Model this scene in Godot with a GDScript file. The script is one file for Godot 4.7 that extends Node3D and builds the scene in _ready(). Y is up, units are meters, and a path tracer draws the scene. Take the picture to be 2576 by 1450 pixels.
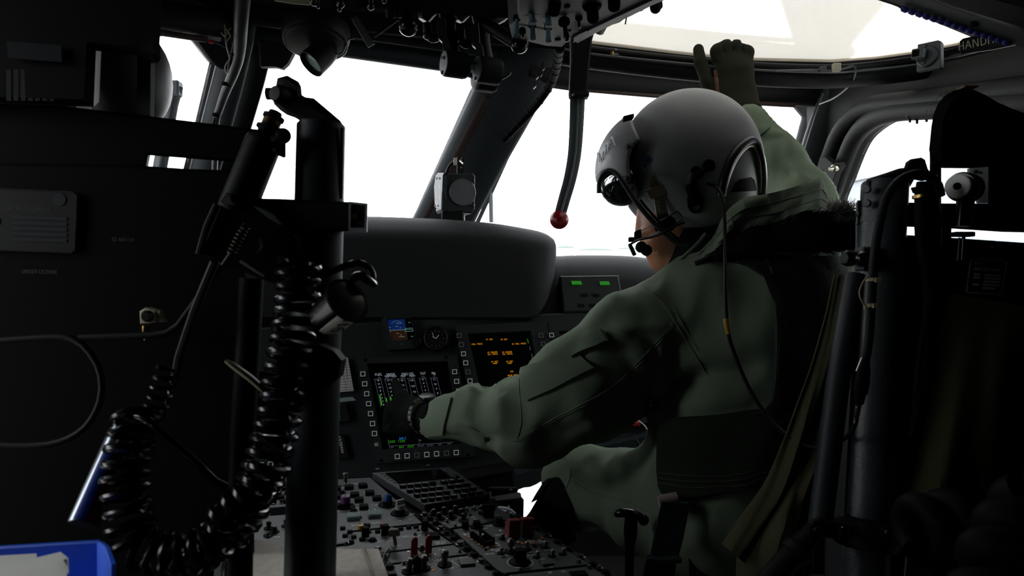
extends Node3D
# The flight deck of a utility helicopter seen from the cabin: the pilot in the right seat reaches for a display.
# Places are given as (x, y) on the 2576 x 1450 frame plus a distance along the view axis; every thing has its own distance and real size.

const F := 1708.0
var eye := Vector3(0.0, 1.0, 0.0)
var look := Basis()
var right := Vector3.RIGHT
var up := Vector3.UP
var back := Vector3.BACK
var m := {}
var used := {}
var rng := RandomNumberGenerator.new()


func _ready():
	rng.seed = 7
	set_view()
	set_sky()
	set_materials()
	build_outside()
	build_shell()
	build_frame()
	build_overhead()
	build_glareshield()
	build_panel()
	build_console()
	build_left_side()
	build_right_seat()
	build_pilot()


func set_view():
	look = Basis(Vector3.RIGHT, deg_to_rad(-2.85))
	right = look.x
	up = look.y
	back = look.z
	var c := Camera3D.new()
	c.name = "camera"
	c.fov = 2.0 * rad_to_deg(atan(725.0 / F))
	c.near = 0.05
	c.far = 4000.0
	var a := CameraAttributesPhysical.new()
	a.frustum_focal_length = 24.0
	a.frustum_focus_distance = 1.25
	a.exposure_aperture = 9.0
	a.frustum_near = 0.05
	a.frustum_far = 4000.0
	c.attributes = a
	add_child(c)
	c.transform = Transform3D(look, eye)
	c.fov = 2.0 * rad_to_deg(atan(725.0 / F))
	c.current = true


func set_sky():
	var w := 512
	var h := 256
	var n := FastNoiseLite.new()
	n.seed = 3
	n.frequency = 1.4
	n.fractal_octaves = 4
	var im := Image.create(w, h, false, Image.FORMAT_RGBAF)
	for y in h:
		for x in w:
			var a := (x + 0.5) / w * TAU
			var b := (0.5 - (y + 0.5) / h) * PI
			var p := Vector3(cos(a) * cos(b), sin(b) * 2.2, sin(a) * cos(b))
			var k := clampf(n.get_noise_3dv(p * 1.6) * 1.4, -0.6, 0.6)
			im.set_pixel(x, y, Color(0.955 + 0.10 * k, 0.985 + 0.085 * k, 1.02 + 0.05 * k))
	var sky := Sky.new()
	var pm := PanoramaSkyMaterial.new()
	pm.panorama = ImageTexture.create_from_image(im)
	pm.energy_multiplier = 1.0
	sky.sky_material = pm
	var e := Environment.new()
	e.background_mode = Environment.BG_SKY
	e.sky = sky
	e.background_energy_multiplier = 6.2
	e.tonemap_mode = Environment.TONE_MAPPER_LINEAR
	e.tonemap_exposure = 1.0
	e.sdfgi_enabled = true
	e.ssao_enabled = true
	e.ssil_enabled = true
	var we := WorldEnvironment.new()
	we.name = "world"
	we.environment = e
	add_child(we)


# ---------------------------------------------------------------- helpers
func P(x: float, y: float, d: float) -> Vector3:
	return eye + look * Vector3((x - 1288.0) * d / F, (725.0 - y) * d / F, -d)


func C(x: float, y: float, z: float) -> Vector3:   # metres right of, above and ahead of the eye
	return eye + look * Vector3(x, y, -z)


func ray(x: float, y: float) -> Vector3:
	return (look * Vector3((x - 1288.0) / F, (725.0 - y) / F, -1.0)).normalized()


class Plane3:
	var o: Vector3
	var n: Vector3
	func _init(a: Vector3, b: Vector3, c: Vector3, eye_: Vector3):
		o = a
		n = (b - a).cross(c - a).normalized()
		if n.dot(eye_ - a) < 0.0:
			n = -n


func plane(a: Vector3, b: Vector3, c: Vector3) -> Plane3:
	return Plane3.new(a, b, c, eye)


func hit(pl: Plane3, x: float, y: float) -> Vector3:
	var r := ray(x, y)
	return eye + r * ((pl.o - eye).dot(pl.n) / r.dot(pl.n))


class MB:
	var t := PackedVector3Array()
	var uv := PackedVector2Array()

	func tri(a: Vector3, b: Vector3, c: Vector3):
		t.append(a)
		t.append(b)
		t.append(c)

	func quad(a: Vector3, b: Vector3, c: Vector3, d: Vector3):
		tri(a, b, c)
		tri(a, c, d)

	func turn_out(from: int):   # front faces run clockwise seen from outside: the signed volume is negative
		var v := 0.0
		var o := t[from] if from < t.size() else Vector3.ZERO
		for i in range(from, t.size(), 3):
			v += (t[i] - o).dot((t[i + 1] - o).cross(t[i + 2] - o))
		if v > 0.0:
			for i in range(from, t.size(), 3):
				var k := t[i + 1]
				t[i + 1] = t[i + 2]
				t[i + 2] = k

	func ctri(a: Vector3, b: Vector3, c: Vector3, mid: Vector3):
		if (b - a).cross(c - a).dot(a - mid) > 0.0:
			tri(a, c, b)
		else:
			tri(a, b, c)

	func box(mid: Vector3, x: Vector3, y: Vector3, z: Vector3, bev := 0.0):   # half edges
		var h := [x, y, z]
		if bev <= 0.0:
			for i in 3:
				for s in [-1.0, 1.0]:
					var f: Vector3 = mid + h[i] * s
					var p: Vector3 = h[(i + 1) % 3]
					var q: Vector3 = h[(i + 2) % 3]
					ctri(f + p + q, f + p - q, f - p - q, mid)
					ctri(f + p + q, f - p - q, f - p + q, mid)
			return
		var l := [x.length(), y.length(), z.length()]
		var b := minf(bev, 0.45 * minf(l[0], minf(l[1], l[2])))
		var g := func(s: Array, ax: int) -> Vector3:
			var r := mid
			for i in 3:
				var k: float = 1.0 if i == ax else 1.0 - b / l[i]
				r += h[i] * (s[i] * k)
			return r
		for ax in 3:
			var j := (ax + 1) % 3
			var k := (ax + 2) % 3
			for s in [-1.0, 1.0]:
				var c4 := []
				for e in [[1, 1], [1, -1], [-1, -1], [-1, 1]]:
					var sg := [0.0, 0.0, 0.0]
					sg[ax] = s
					sg[j] = float(e[0])
					sg[k] = float(e[1])
					c4.append(g.call(sg, ax))
				ctri(c4[0], c4[1], c4[2], mid)
				ctri(c4[0], c4[2], c4[3], mid)
			for sa in [-1.0, 1.0]:   # the edge between faces ax and j, along k
				for sb in [-1.0, 1.0]:
					var s1 := [0.0, 0.0, 0.0]
					s1[ax] = sa
					s1[j] = sb
					s1[k] = 1.0
					var s2 := s1.duplicate()
					s2[k] = -1.0
					var a1: Vector3 = g.call(s1, ax)
					var a2: Vector3 = g.call(s2, ax)
					var b1: Vector3 = g.call(s1, j)
					var b2: Vector3 = g.call(s2, j)
					ctri(a1, a2, b2, mid)
					ctri(a1, b2, b1, mid)
		for sx in [-1.0, 1.0]:
			for sy in [-1.0, 1.0]:
				for sz in [-1.0, 1.0]:
					var s3 := [sx, sy, sz]
					ctri(g.call(s3, 0), g.call(s3, 1), g.call(s3, 2), mid)

	func loft(rings: Array, caps := true, closed := true):
		var from := t.size()
		var k: int = rings[0].size()
		for i in rings.size() - 1:
			var a: PackedVector3Array = rings[i]
			var b: PackedVector3Array = rings[i + 1]
			for j in (k if closed else k - 1):
				var j2 := (j + 1) % k
				if not a[j].is_equal_approx(a[j2]):
					tri(a[j], a[j2], b[j2])
				if not b[j].is_equal_approx(b[j2]):
					tri(a[j], b[j2], b[j])
		if caps and closed:
			for e in [0, rings.size() - 1]:
				var r: PackedVector3Array = rings[e]
				var mid := Vector3.ZERO
				for p in r:
					mid += p
				mid /= k
				for j in k:
					var j2 := (j + 1) % k
					if not r[j].is_equal_approx(r[j2]):
						if e == 0:
							tri(mid, r[j2], r[j])
						else:
							tri(mid, r[j], r[j2])
			turn_out(from)

	func tube(pts: PackedVector3Array, r, sides := 10, flat := 1.0, side := Vector3.ZERO):
		if pts.size() < 2:
			return
		var rings := []
		var u := side
		for i in pts.size():
			var d := (pts[mini(i + 1, pts.size() - 1)] - pts[maxi(i - 1, 0)]).normalized()
			if u.length() < 0.5:
				u = d.cross(Vector3.UP if absf(d.y) < 0.9 else Vector3.RIGHT)
			u = (u - d * u.dot(d)).normalized()
			var v := d.cross(u)
			var rr: float = r[i] if r is Array or r is PackedFloat32Array else r
			var ring := PackedVector3Array()
			for j in sides:
				var a := TAU * (j + 0.5) / sides
				ring.append(pts[i] + u * cos(a) * rr + v * sin(a) * rr * flat)
			rings.append(ring)
		loft(rings)

	func lathe(at: Vector3, axis: Vector3, prof: Array, sides := 20):
		var d := axis.normalized()
		var u := d.cross(Vector3.UP if absf(d.y) < 0.9 else Vector3.RIGHT).normalized()
		var v := d.cross(u)
		var rings := []
		for p in prof:
			var ring := PackedVector3Array()
			for j in sides:
				var a := TAU * j / sides
				ring.append(at + d * p[1] + (u * cos(a) + v * sin(a)) * p[0])
			rings.append(ring)
		loft(rings)

	func ball(at: Vector3, r: float, sides := 20):
		var prof := []
		var k := maxi(6, sides / 2)
		for i in k + 1:
			var a := PI * i / k
			prof.append([maxf(r * sin(a), 0.0), -r * cos(a)])
		lathe(at, Vector3.UP, prof, sides)

	func prism(poly: PackedVector3Array, dir: Vector3, bev := 0.0):   # poly + dir is the far face
		var from := t.size()
		var n := dir.normalized()
		var u := (poly[1] - poly[0])
		u = (u - n * u.dot(n)).normalized()
		var v := n.cross(u)
		var flat := PackedVector2Array()
		for p in poly:
			flat.append(Vector2((p - poly[0]).dot(u), (p - poly[0]).dot(v)))
		var k := poly.size()
		var near := poly.duplicate()
		var area := 0.0
		for i in k:
			area += flat[i].cross(flat[(i + 1) % k])
		if bev > 0.0:   # mitred inset on the near side (poly), where it is seen
			var sgn := 1.0 if area > 0.0 else -1.0
			for i in k:
				var e1 := (flat[i] - flat[(i + k - 1) % k]).normalized()
				var e2 := (flat[(i + 1) % k] - flat[i]).normalized()
				var n1 := Vector2(-e1.y, e1.x) * sgn
				var n2 := Vector2(-e2.y, e2.x) * sgn
				var bis := (n1 + n2).normalized()
				var w := bev / maxf(0.4, bis.dot(n1))
				near[i] = poly[i] + u * bis.x * w + v * bis.y * w
		var idx := Geometry2D.triangulate_polygon(flat)
		for i in range(0, idx.size(), 3):
			tri(near[idx[i]], near[idx[i + 1]], near[idx[i + 2]])
			tri(poly[idx[i]] + dir, poly[idx[i + 2]] + dir, poly[idx[i + 1]] + dir)
		var capn := 0.0
		if idx.size() >= 3:
			capn = (flat[idx[1]] - flat[idx[0]]).cross(flat[idx[2]] - flat[idx[0]])
		var same := (capn > 0.0) == (area > 0.0)
		var nb := n * bev
		for i in k:
			var j := (i + 1) % k
			var a := poly[i] + nb
			var b := poly[j] + nb
			if same:
				if bev > 0.0:
					quad(near[j], near[i], a, b)
				quad(b, a, poly[i] + dir, poly[j] + dir)
			else:
				if bev > 0.0:
					quad(near[i], near[j], b, a)
				quad(a, b, poly[j] + dir, poly[i] + dir)
		turn_out(from)


func px(pl: Plane3, pts: Array, lift := 0.0) -> PackedVector3Array:   # frame points on a plane
	var r := PackedVector3Array()
	for p in pts:
		r.append(hit(pl, p[0], p[1]) + pl.n * lift)
	return r


func pd(pts: Array) -> PackedVector3Array:   # [x, y, distance]
	var r := PackedVector3Array()
	for p in pts:
		r.append(P(p[0], p[1], p[2]))
	return r


func curve(pts: PackedVector3Array, step := 0.02) -> PackedVector3Array:   # Catmull-Rom through the points
	var r := PackedVector3Array()
	var n := pts.size()
	for i in n - 1:
		var a := pts[maxi(i - 1, 0)]
		var b := pts[i]
		var c := pts[i + 1]
		var d := pts[mini(i + 2, n - 1)]
		var k := maxi(1, int(ceil(b.distance_to(c) / step)))
		for j in k:
			var s := float(j) / k
			r.append(0.5 * ((2.0 * b) + (c - a) * s + (2.0 * a - 5.0 * b + 4.0 * c - d) * s * s + (3.0 * b - a - 3.0 * c + d) * s * s * s))
	r.append(pts[n - 1])
	return r


func smooth2(pts: Array, step := 12.0) -> Array:   # the same for closed or open frame outlines, open here
	var r := []
	var n := pts.size()
	for i in n - 1:
		var a := Vector2(pts[maxi(i - 1, 0)][0], pts[maxi(i - 1, 0)][1])
		var b := Vector2(pts[i][0], pts[i][1])
		var c := Vector2(pts[i + 1][0], pts[i + 1][1])
		var d := Vector2(pts[mini(i + 2, n - 1)][0], pts[mini(i + 2, n - 1)][1])
		var k := maxi(1, int(ceil(b.distance_to(c) / step)))
		for j in k:
			var s := float(j) / k
			var q := 0.5 * ((2.0 * b) + (c - a) * s + (2.0 * a - 5.0 * b + 4.0 * c - d) * s * s + (3.0 * b - a - 3.0 * c + d) * s * s * s)
			r.append([q.x, q.y])
	r.append([pts[n - 1][0], pts[n - 1][1]])
	return r


func framed(mb: MB, on: Callable, outer: Array, hole: Array, thick: Vector3):
	var mid := Vector2.ZERO
	var ho := PackedVector2Array()
	var ou := PackedVector2Array()
	for p in hole:
		ho.append(Vector2(p[0], p[1]))
		mid += ho[-1]
	mid /= hole.size()
	for p in outer:
		ou.append(Vector2(p[0], p[1]))
	var angs := []
	for p in ho:
		angs.append((p - mid).angle())
	for p in ou:
		angs.append((p - mid).angle())
	angs.sort()
	var reach := func(poly: PackedVector2Array, a: float) -> Vector2:
		var d := Vector2.from_angle(a)
		var best := 0.0
		for i in poly.size():
			var p := poly[i] - mid
			var q := poly[(i + 1) % poly.size()] - mid
			var e := q - p
			var den := d.cross(e)
			if absf(den) < 1e-9:
				continue
			var s := p.cross(e) / den
			var w := p.cross(d) / den
			if s > 0.0 and w >= -1e-5 and w <= 1.00001:
				best = maxf(best, s)
		return mid + d * best
	var from := mb.t.size()
	var list := []
	for a in angs:
		var i: Vector2 = reach.call(ho, a)
		var o: Vector2 = reach.call(ou, a)
		list.append([on.call(i), on.call(o)])
	for k in list.size():
		var a = list[k]
		var b = list[(k + 1) % list.size()]
		mb.quad(a[0], a[1], b[1], b[0])
		mb.quad(b[0] + thick, b[1] + thick, a[1] + thick, a[0] + thick)
		mb.quad(b[0], b[0] + thick, a[0] + thick, a[0])
		mb.quad(a[1], a[1] + thick, b[1] + thick, b[1])
	mb.turn_out(from)


# ---------------------------------------------------------------- nodes
func numbered(called: String) -> String:
	if not used.has(called):
		used[called] = 0
		return called
	used[called] += 1
	return "%s_%03d" % [called, used[called]]


func tag(o: Node, label: String, category: String, group := "") -> Node:
	o.set_meta("label", label)
	o.set_meta("category", category)
	if group:
		o.set_meta("group", group)
	return o


func thing(called: String, label: String, category: String, at: Vector3, group := "") -> Node3D:
	var o := Node3D.new()
	o.name = numbered(called)
	add_child(o, true)
	o.position = at
	tag(o, label, category, group)
	return o


func origin_of(o: Node) -> Vector3:
	var r := Vector3.ZERO
	while o is Node3D and o != self:
		r += o.position
		o = o.get_parent()
	return r


func mesh_of(mb: MB, at: Vector3, crease := 42.0) -> ArrayMesh:
	var t := mb.t
	var n := t.size()
	var out := PackedVector3Array()
	out.resize(n)
	var nor := PackedVector3Array()
	nor.resize(n)
	var fn := PackedVector3Array()
	fn.resize(n / 3)
	for f in n / 3:
		fn[f] = (t[f * 3 + 2] - t[f * 3]).cross(t[f * 3 + 1] - t[f * 3])
	if crease <= 0.0:
		for i in n:
			nor[i] = fn[i / 3].normalized()
			out[i] = t[i] - at
	else:
		var ids := {}
		var corner := PackedInt32Array()
		corner.resize(n)
		var count := PackedInt32Array()
		for i in n:
			var key := Vector3i((t[i] * 20000.0).round())
			var id = ids.get(key, -1)
			if id < 0:
				id = count.size()
				ids[key] = id
				count.append(0)
			corner[i] = id
			count[id] += 1
		var start := PackedInt32Array()
		start.resize(count.size() + 1)
		for i in count.size():
			start[i + 1] = start[i] + count[i]
		var fill := start.duplicate()
		var faces := PackedInt32Array()
		faces.resize(n)
		for i in n:
			faces[fill[corner[i]]] = i / 3
			fill[corner[i]] += 1
		var un := PackedVector3Array()
		un.resize(fn.size())
		for f in fn.size():
			un[f] = fn[f].normalized()
		var least := cos(deg_to_rad(crease))
		for i in n:
			var me := un[i / 3]
			var s := Vector3.ZERO
			var c := corner[i]
			for k in range(start[c], start[c + 1]):
				var f := faces[k]
				if me.dot(un[f]) > least:
					s += fn[f]
			nor[i] = s.normalized() if s.length_squared() > 1e-24 else me
			out[i] = t[i] - at
	var a := []
	a.resize(Mesh.ARRAY_MAX)
	a[Mesh.ARRAY_VERTEX] = out
	a[Mesh.ARRAY_NORMAL] = nor
	if mb.uv.size() == n:
		a[Mesh.ARRAY_TEX_UV] = mb.uv
	var am := ArrayMesh.new()
	am.add_surface_from_arrays(Mesh.PRIMITIVE_TRIANGLES, a)
	return am


func put(called: String, mb: MB, mat: Material, parent: Node = null, crease := 42.0) -> MeshInstance3D:
	var o := MeshInstance3D.new()
	if mb.t.is_empty():
		push_error("empty " + called)
	if parent == null:
		o.name = numbered(called)
		var box := AABB(mb.t[0], Vector3.ZERO)
		for p in mb.t:
			box = box.expand(p)
		var at := box.get_center()
		at.y = box.position.y
		o.mesh = mesh_of(mb, at, crease)
		o.position = at
		add_child(o, true)
	else:
		o.name = called
		o.mesh = mesh_of(mb, origin_of(parent), crease)
		parent.add_child(o, true)
	o.material_override = mat
	return o


func single(called: String, label: String, category: String, mb: MB, mat: Material, group := "", crease := 42.0) -> MeshInstance3D:
	var o := put(called, mb, mat, null, crease)
	tag(o, label, category, group)
	return o


func setting(called: String, label: String, category: String, mb: MB, mat: Material, crease := 42.0) -> MeshInstance3D:
	var o := put(called, mb, mat, null, crease)
	tag(o, label, category)
	o.set_meta("kind", "structure")
	return o


func part_copy(src: Node3D, parent: Node3D, xf: Transform3D) -> Node3D:   # a part built at the origin, set in place under its thing
	var o := src.duplicate() as Node3D
	o.name = src.get_meta("called")
	o.remove_meta("called")
	parent.add_child(o, true)
	o.transform = Transform3D(xf.basis, xf.origin - origin_of(parent))
	return o


var fonts := {}
var text_cache := {}


func text(mb: MB, s: String, at: Vector3, r: Vector3, u: Vector3, h: float, squeeze := 1.0, face := "Droid Sans", depth := 0.0):
	var key := face + s + str(depth > 0.0)
	if not text_cache.has(key):
		if not fonts.has(face):
			var sf := SystemFont.new()
			sf.font_names = PackedStringArray([face])
			fonts[face] = sf
		var tm := TextMesh.new()
		tm.font = fonts[face]
		tm.text = s
		tm.font_size = 32
		tm.pixel_size = 1.0 / 23.0
		tm.depth = 0.2 if depth > 0.0 else 0.0
		tm.curve_step = 4.0
		var pts := PackedVector3Array()
		for k in tm.get_surface_count():
			var arr := tm.surface_get_arrays(k)
			var vs: PackedVector3Array = arr[Mesh.ARRAY_VERTEX]
			var ix = arr[Mesh.ARRAY_INDEX]
			if ix == null or ix.size() == 0:
				pts.append_array(vs)
			else:
				for i in ix:
					pts.append(vs[i])
		var box := AABB()
		for i in pts.size():
			box = AABB(pts[0], Vector3.ZERO) if i == 0 else box.expand(pts[i])
		var mid := box.get_center()
		for i in pts.size():
			pts[i] -= mid
		text_cache[key] = pts
	var n := r.cross(u).normalized()
	for p: Vector3 in text_cache[key]:
		mb.t.append(at + r * p.x * h * squeeze + u * p.y * h + n * p.z * depth * 5.0)


# ---------------------------------------------------------------- materials
func paint(c: Color, rough := 0.6, metal := 0.0, spec := 0.5) -> StandardMaterial3D:
	var s := StandardMaterial3D.new()
	s.albedo_color = c
	s.roughness = rough
	s.metallic = metal
	s.metallic_specular = spec
	return s


func with_bump(s: StandardMaterial3D, tex: Texture2D, scale: float, deep: float, world := true) -> StandardMaterial3D:
	s.uv1_triplanar = true
	s.uv1_world_triplanar = world
	s.uv1_scale = Vector3.ONE * scale
	s.heightmap_enabled = true
	s.heightmap_texture = tex
	s.heightmap_scale = deep
	return s


func glow(c: Color, energy: float) -> StandardMaterial3D:
	var s := paint(Color(0.01, 0.01, 0.01), 0.5)
	s.emission_enabled = true
	s.emission = c
	s.emission_energy_multiplier = energy
	return s


func noise_tex(freq: float, oct: int, sd: int, size := 256) -> NoiseTexture2D:
	var n := FastNoiseLite.new()
	n.seed = sd
	n.frequency = freq
	n.fractal_octaves = oct
	var tx := NoiseTexture2D.new()
	tx.width = size
	tx.height = size
	tx.seamless = true
	tx.noise = n
	return tx


func weave_tex() -> ImageTexture:
	var k := 64
	var im := Image.create(k, k, false, Image.FORMAT_RGBA8)
	for y in k:
		for x in k:
			var a := 0.5 + 0.5 * sin(TAU * (x + y) / 8.0)
			var b := 0.5 + 0.5 * sin(TAU * (x - y) / 16.0)
			var v := 0.65 * a + 0.35 * b
			im.set_pixel(x, y, Color(v, v, v))
	return ImageTexture.create_from_image(im)


func mottle(c: Color, amount: float, scale: float, tex: Texture2D, s: StandardMaterial3D) -> StandardMaterial3D:
	s.albedo_color = Color.WHITE
	s.albedo_texture = tex
	s.uv1_triplanar = true
	s.uv1_world_triplanar = true
	s.uv1_scale = Vector3.ONE * scale
	return s


func ramp_tex(freq: float, oct: int, sd: int, a: Color, b: Color, size := 256) -> NoiseTexture2D:
	var tx := noise_tex(freq, oct, sd, size)
	var g := Gradient.new()
	g.set_color(0, a)
	g.set_color(1, b)
	tx.color_ramp = g
	return tx


func set_materials():
	var grain := noise_tex(0.06, 3, 11)
	var weave := weave_tex()
	m.grain = grain
	m.weave = weave
	m.frame = with_bump(paint(Color(0.105, 0.112, 0.112), 0.6, 0.0, 0.25), grain, 9.0, 0.015)
	m.frame_blue = with_bump(paint(Color(0.14, 0.165, 0.18), 0.5, 0.0, 0.35), grain, 9.0, 0.015)
	m.seal = paint(Color(0.20, 0.13, 0.11), 0.7)
	m.shell = paint(Color(0.075, 0.075, 0.075), 0.85, 0.0, 0.2)
	m.black = paint(Color(0.06, 0.063, 0.065), 0.55, 0.0, 0.3)
	m.jet = paint(Color(0.022, 0.023, 0.025), 0.6, 0.0, 0.14)
	m.gloss = paint(Color(0.035, 0.035, 0.038), 0.22, 0.0, 0.4)
	m.rubber = paint(Color(0.05, 0.05, 0.052), 0.6, 0.0, 0.3)
	m.dash = with_bump(paint(Color(0.12, 0.125, 0.13), 0.75, 0.0, 0.25), grain, 14.0, 0.025)
	m.panel = with_bump(paint(Color(0.13, 0.14, 0.145), 0.6, 0.0, 0.3), grain, 14.0, 0.008)
	m.console = with_bump(paint(Color(0.20, 0.215, 0.225), 0.5), grain, 16.0, 0.008)
	m.overhead = with_bump(paint(Color(0.225, 0.235, 0.235), 0.6), grain, 16.0, 0.008)
	m.grey = paint(Color(0.29, 0.31, 0.32), 0.5)
	m.lever = paint(Color(0.20, 0.23, 0.25), 0.45)
	m.steel = paint(Color(0.55, 0.54, 0.50), 0.3, 1.0)
	m.chrome = paint(Color(0.75, 0.75, 0.75), 0.12, 1.0)
	m.brass = paint(Color(0.62, 0.50, 0.30), 0.3, 1.0)
	m.bolt = paint(Color(0.30, 0.30, 0.29), 0.35, 1.0)
	m.white = paint(Color(0.80, 0.80, 0.78), 0.5)
	m.ink = paint(Color(0.92, 0.94, 0.92), 0.6)
	m.ink_dim = paint(Color(0.55, 0.56, 0.55), 0.6)
	m.red = paint(Color(0.62, 0.05, 0.07), 0.4)
	m.maroon = paint(Color(0.42, 0.06, 0.06), 0.4)
	m.orange = paint(Color(0.85, 0.50, 0.10), 0.6)
	m.pane = paint(Color(0.9, 0.95, 1.0, 0.03), 0.02)
	m.pane.transparency = BaseMaterial3D.TRANSPARENCY_ALPHA
	m.roof_pane = paint(Color(0.62, 0.58, 0.50, 0.64), 0.05)
	m.roof_pane.backlight_enabled = true
	m.roof_pane.backlight = Color(0.44, 0.42, 0.375)
	m.roof_pane.transparency = BaseMaterial3D.TRANSPARENCY_ALPHA
	m.clear = paint(Color(0.8, 0.9, 0.9, 0.25), 0.05)
	m.clear.transparency = BaseMaterial3D.TRANSPARENCY_ALPHA


# ---------------------------------------------------------------- outside
func build_outside():
	var g := MB.new()
	g.box(Vector3(0, -1.0, -150), Vector3(400, 0, 0), Vector3(0, 0.05, 0), Vector3(0, 0, 400))
	var gm := ramp_tex(0.02, 4, 21, Color(0.56, 0.55, 0.53), Color(0.66, 0.65, 0.625))
	var go := setting("ground", "pale concrete apron spreading out below the aircraft windows", "ground", g, mottle(Color.WHITE, 0.1, 0.4, gm, paint(Color.WHITE, 0.9)))
	var d := 40.0
	var b := thing("office_building", "pale office building with blue window panes beyond the right door window", "building", P(2450, 640, d))
	var wall := MB.new()
	var k := d / F
	var base := -1.0
	var top := P(2500, 428, d).y
	var l := P(2288, 500, d)
	l.y = 0.0
	var deep := back * -8.0
	deep.y = 0
	var r3 := Vector3.RIGHT
	var w := 620.0 * k
	wall.box(l + r3 * w * 0.5 + Vector3(0, (top + base) * 0.5, 0) + deep * 0.5, r3 * w * 0.5, Vector3(0, (top - base) * 0.5, 0), deep * 0.5, 0.05)
	wall.box(l + r3 * w * 0.5 + Vector3(0, top + 0.15, 0) + deep * 0.5, r3 * (w * 0.5 + 0.2), Vector3(0, 0.15, 0), deep * 0.52, 0.03)
	put("wall", wall, paint(Color(0.56, 0.58, 0.60), 0.8), b)
	var glass := paint(Color(0.36, 0.46, 0.54), 0.3, 0.0, 0.3)
	var rows := 4
	var cols := 11
	for i in rows:
		for j in cols:
			var c := l + r3 * (w * (j + 0.5) / cols) + Vector3(0, base + (top - base) * (i + 0.55) / rows, 0)
			var p := MB.new()
			p.box(c, r3 * (w / cols * 0.40), Vector3(0, (top - base) / rows * 0.36, 0), Vector3(0, 0, 0.03), 0.01)
			var o := put("window", p, glass, b, 0)
			var f := MB.new()
			f.box(c + Vector3(0, 0, 0.04), r3 * 0.03, Vector3(0, (top - base) / rows * 0.36, 0), Vector3(0, 0, 0.03))
			f.box(c + Vector3(0, -0.2, 0.04), r3 * (w / cols * 0.40), Vector3(0, 0.03, 0), Vector3(0, 0, 0.03))
			put("glazing_bar", f, paint(Color(0.6, 0.62, 0.64), 0.6), o, 0)
	var specs := [[1398, 1440, 622, 260.0, "low pale shed across the field just right of the glareshield end"], [1452, 1535, 628, 330.0, "long low white hangar across the field left of the chin"], [1548, 1600, 625, 300.0, "small white far building across the field under the microphone"]]
	for s in specs:
		var dd: float = s[3]
		var kk := dd / F
		var h := thing("far_shed", s[4], "building", P((s[0] + s[1]) * 0.5, 640, dd), "far buildings across the field")
		var hw: float = (s[1] - s[0]) * 0.5 * kk
		var mid := P((s[0] + s[1]) * 0.5, 640, dd)
		var hi := P(s[0], s[2], dd).y
		var mb := MB.new()
		mb.box(Vector3(mid.x, (hi - 1.0) * 0.5, mid.z), Vector3(hw, 0, 0), Vector3(0, (hi + 1.0) * 0.5, 0), Vector3(0, 0, 8), 0.05)
		put("wall", mb, paint(Color(0.60, 0.63, 0.61), 0.8), h)
		var rf := MB.new()
		rf.prism(PackedVector3Array([Vector3(mid.x - hw * 1.04, hi, mid.z + 8.5), Vector3(mid.x, hi + 1.0, mid.z + 8.5), Vector3(mid.x + hw * 1.04, hi, mid.z + 8.5)]), Vector3(0, 0, -17))
		put("roof", rf, paint(Color(0.52, 0.57, 0.55), 0.8), h, 0)
	wiper([[1300, 318], [1262, 398], [1188, 560], [1150, 640]], 2.30, "blue grey windscreen wiper standing right of the centre pillar", true)
	wiper([[437, 214], [424, 262], [392, 440], [360, 640]], 1.72, "blue grey windscreen wiper seen past the left headrest", false)


func wiper(line: Array, d: float, label: String, rod: bool):
	var w := thing("windscreen_wiper", label, "wiper", P(line[-1][0], line[-1][1], d), "windscreen wipers")
	var grey := paint(Color(0.20, 0.225, 0.245), 0.5)
	var pts := PackedVector3Array()
	for p in line:
		pts.append(P(p[0], p[1], d))
	var a := MB.new()
	a.tube(pts, 0.011, 4, 0.9, right)
	put("arm", a, grey, w)
	var bl := MB.new()
	var off := right * 0.016 - up * 0.004
	var q := PackedVector3Array()
	for p in pts:
		q.append(p + off)
	bl.tube(q, 0.008, 6, 1.0, right)
	put("blade", bl, m.jet, w)
	var tip := MB.new()
	tip.box(pts[0] - up * 0.01, right * 0.018, up * 0.02, back * 0.014, 0.004)
	put("end_cap", tip, grey, w)
	if rod:
		var r := MB.new()
		r.tube(pd([[1233, 436, d], [1235, 500, d], [1236, 560, d]]), 0.008, 8)
		put("spray_tube", r, m.grey, w)
		var e := MB.new()
		e.ball(P(1233, 434, d), 0.016, 12)
		put("clamp", e, m.black, w)


# ---------------------------------------------------------------- the shell of the flight deck
func pane(called: String, label: String, poly: PackedVector3Array, n: Vector3, mat: Material):
	var g := MB.new()
	g.prism(poly, n * 0.006)
	setting(called, label, "window", g, mat, 0)


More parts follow.
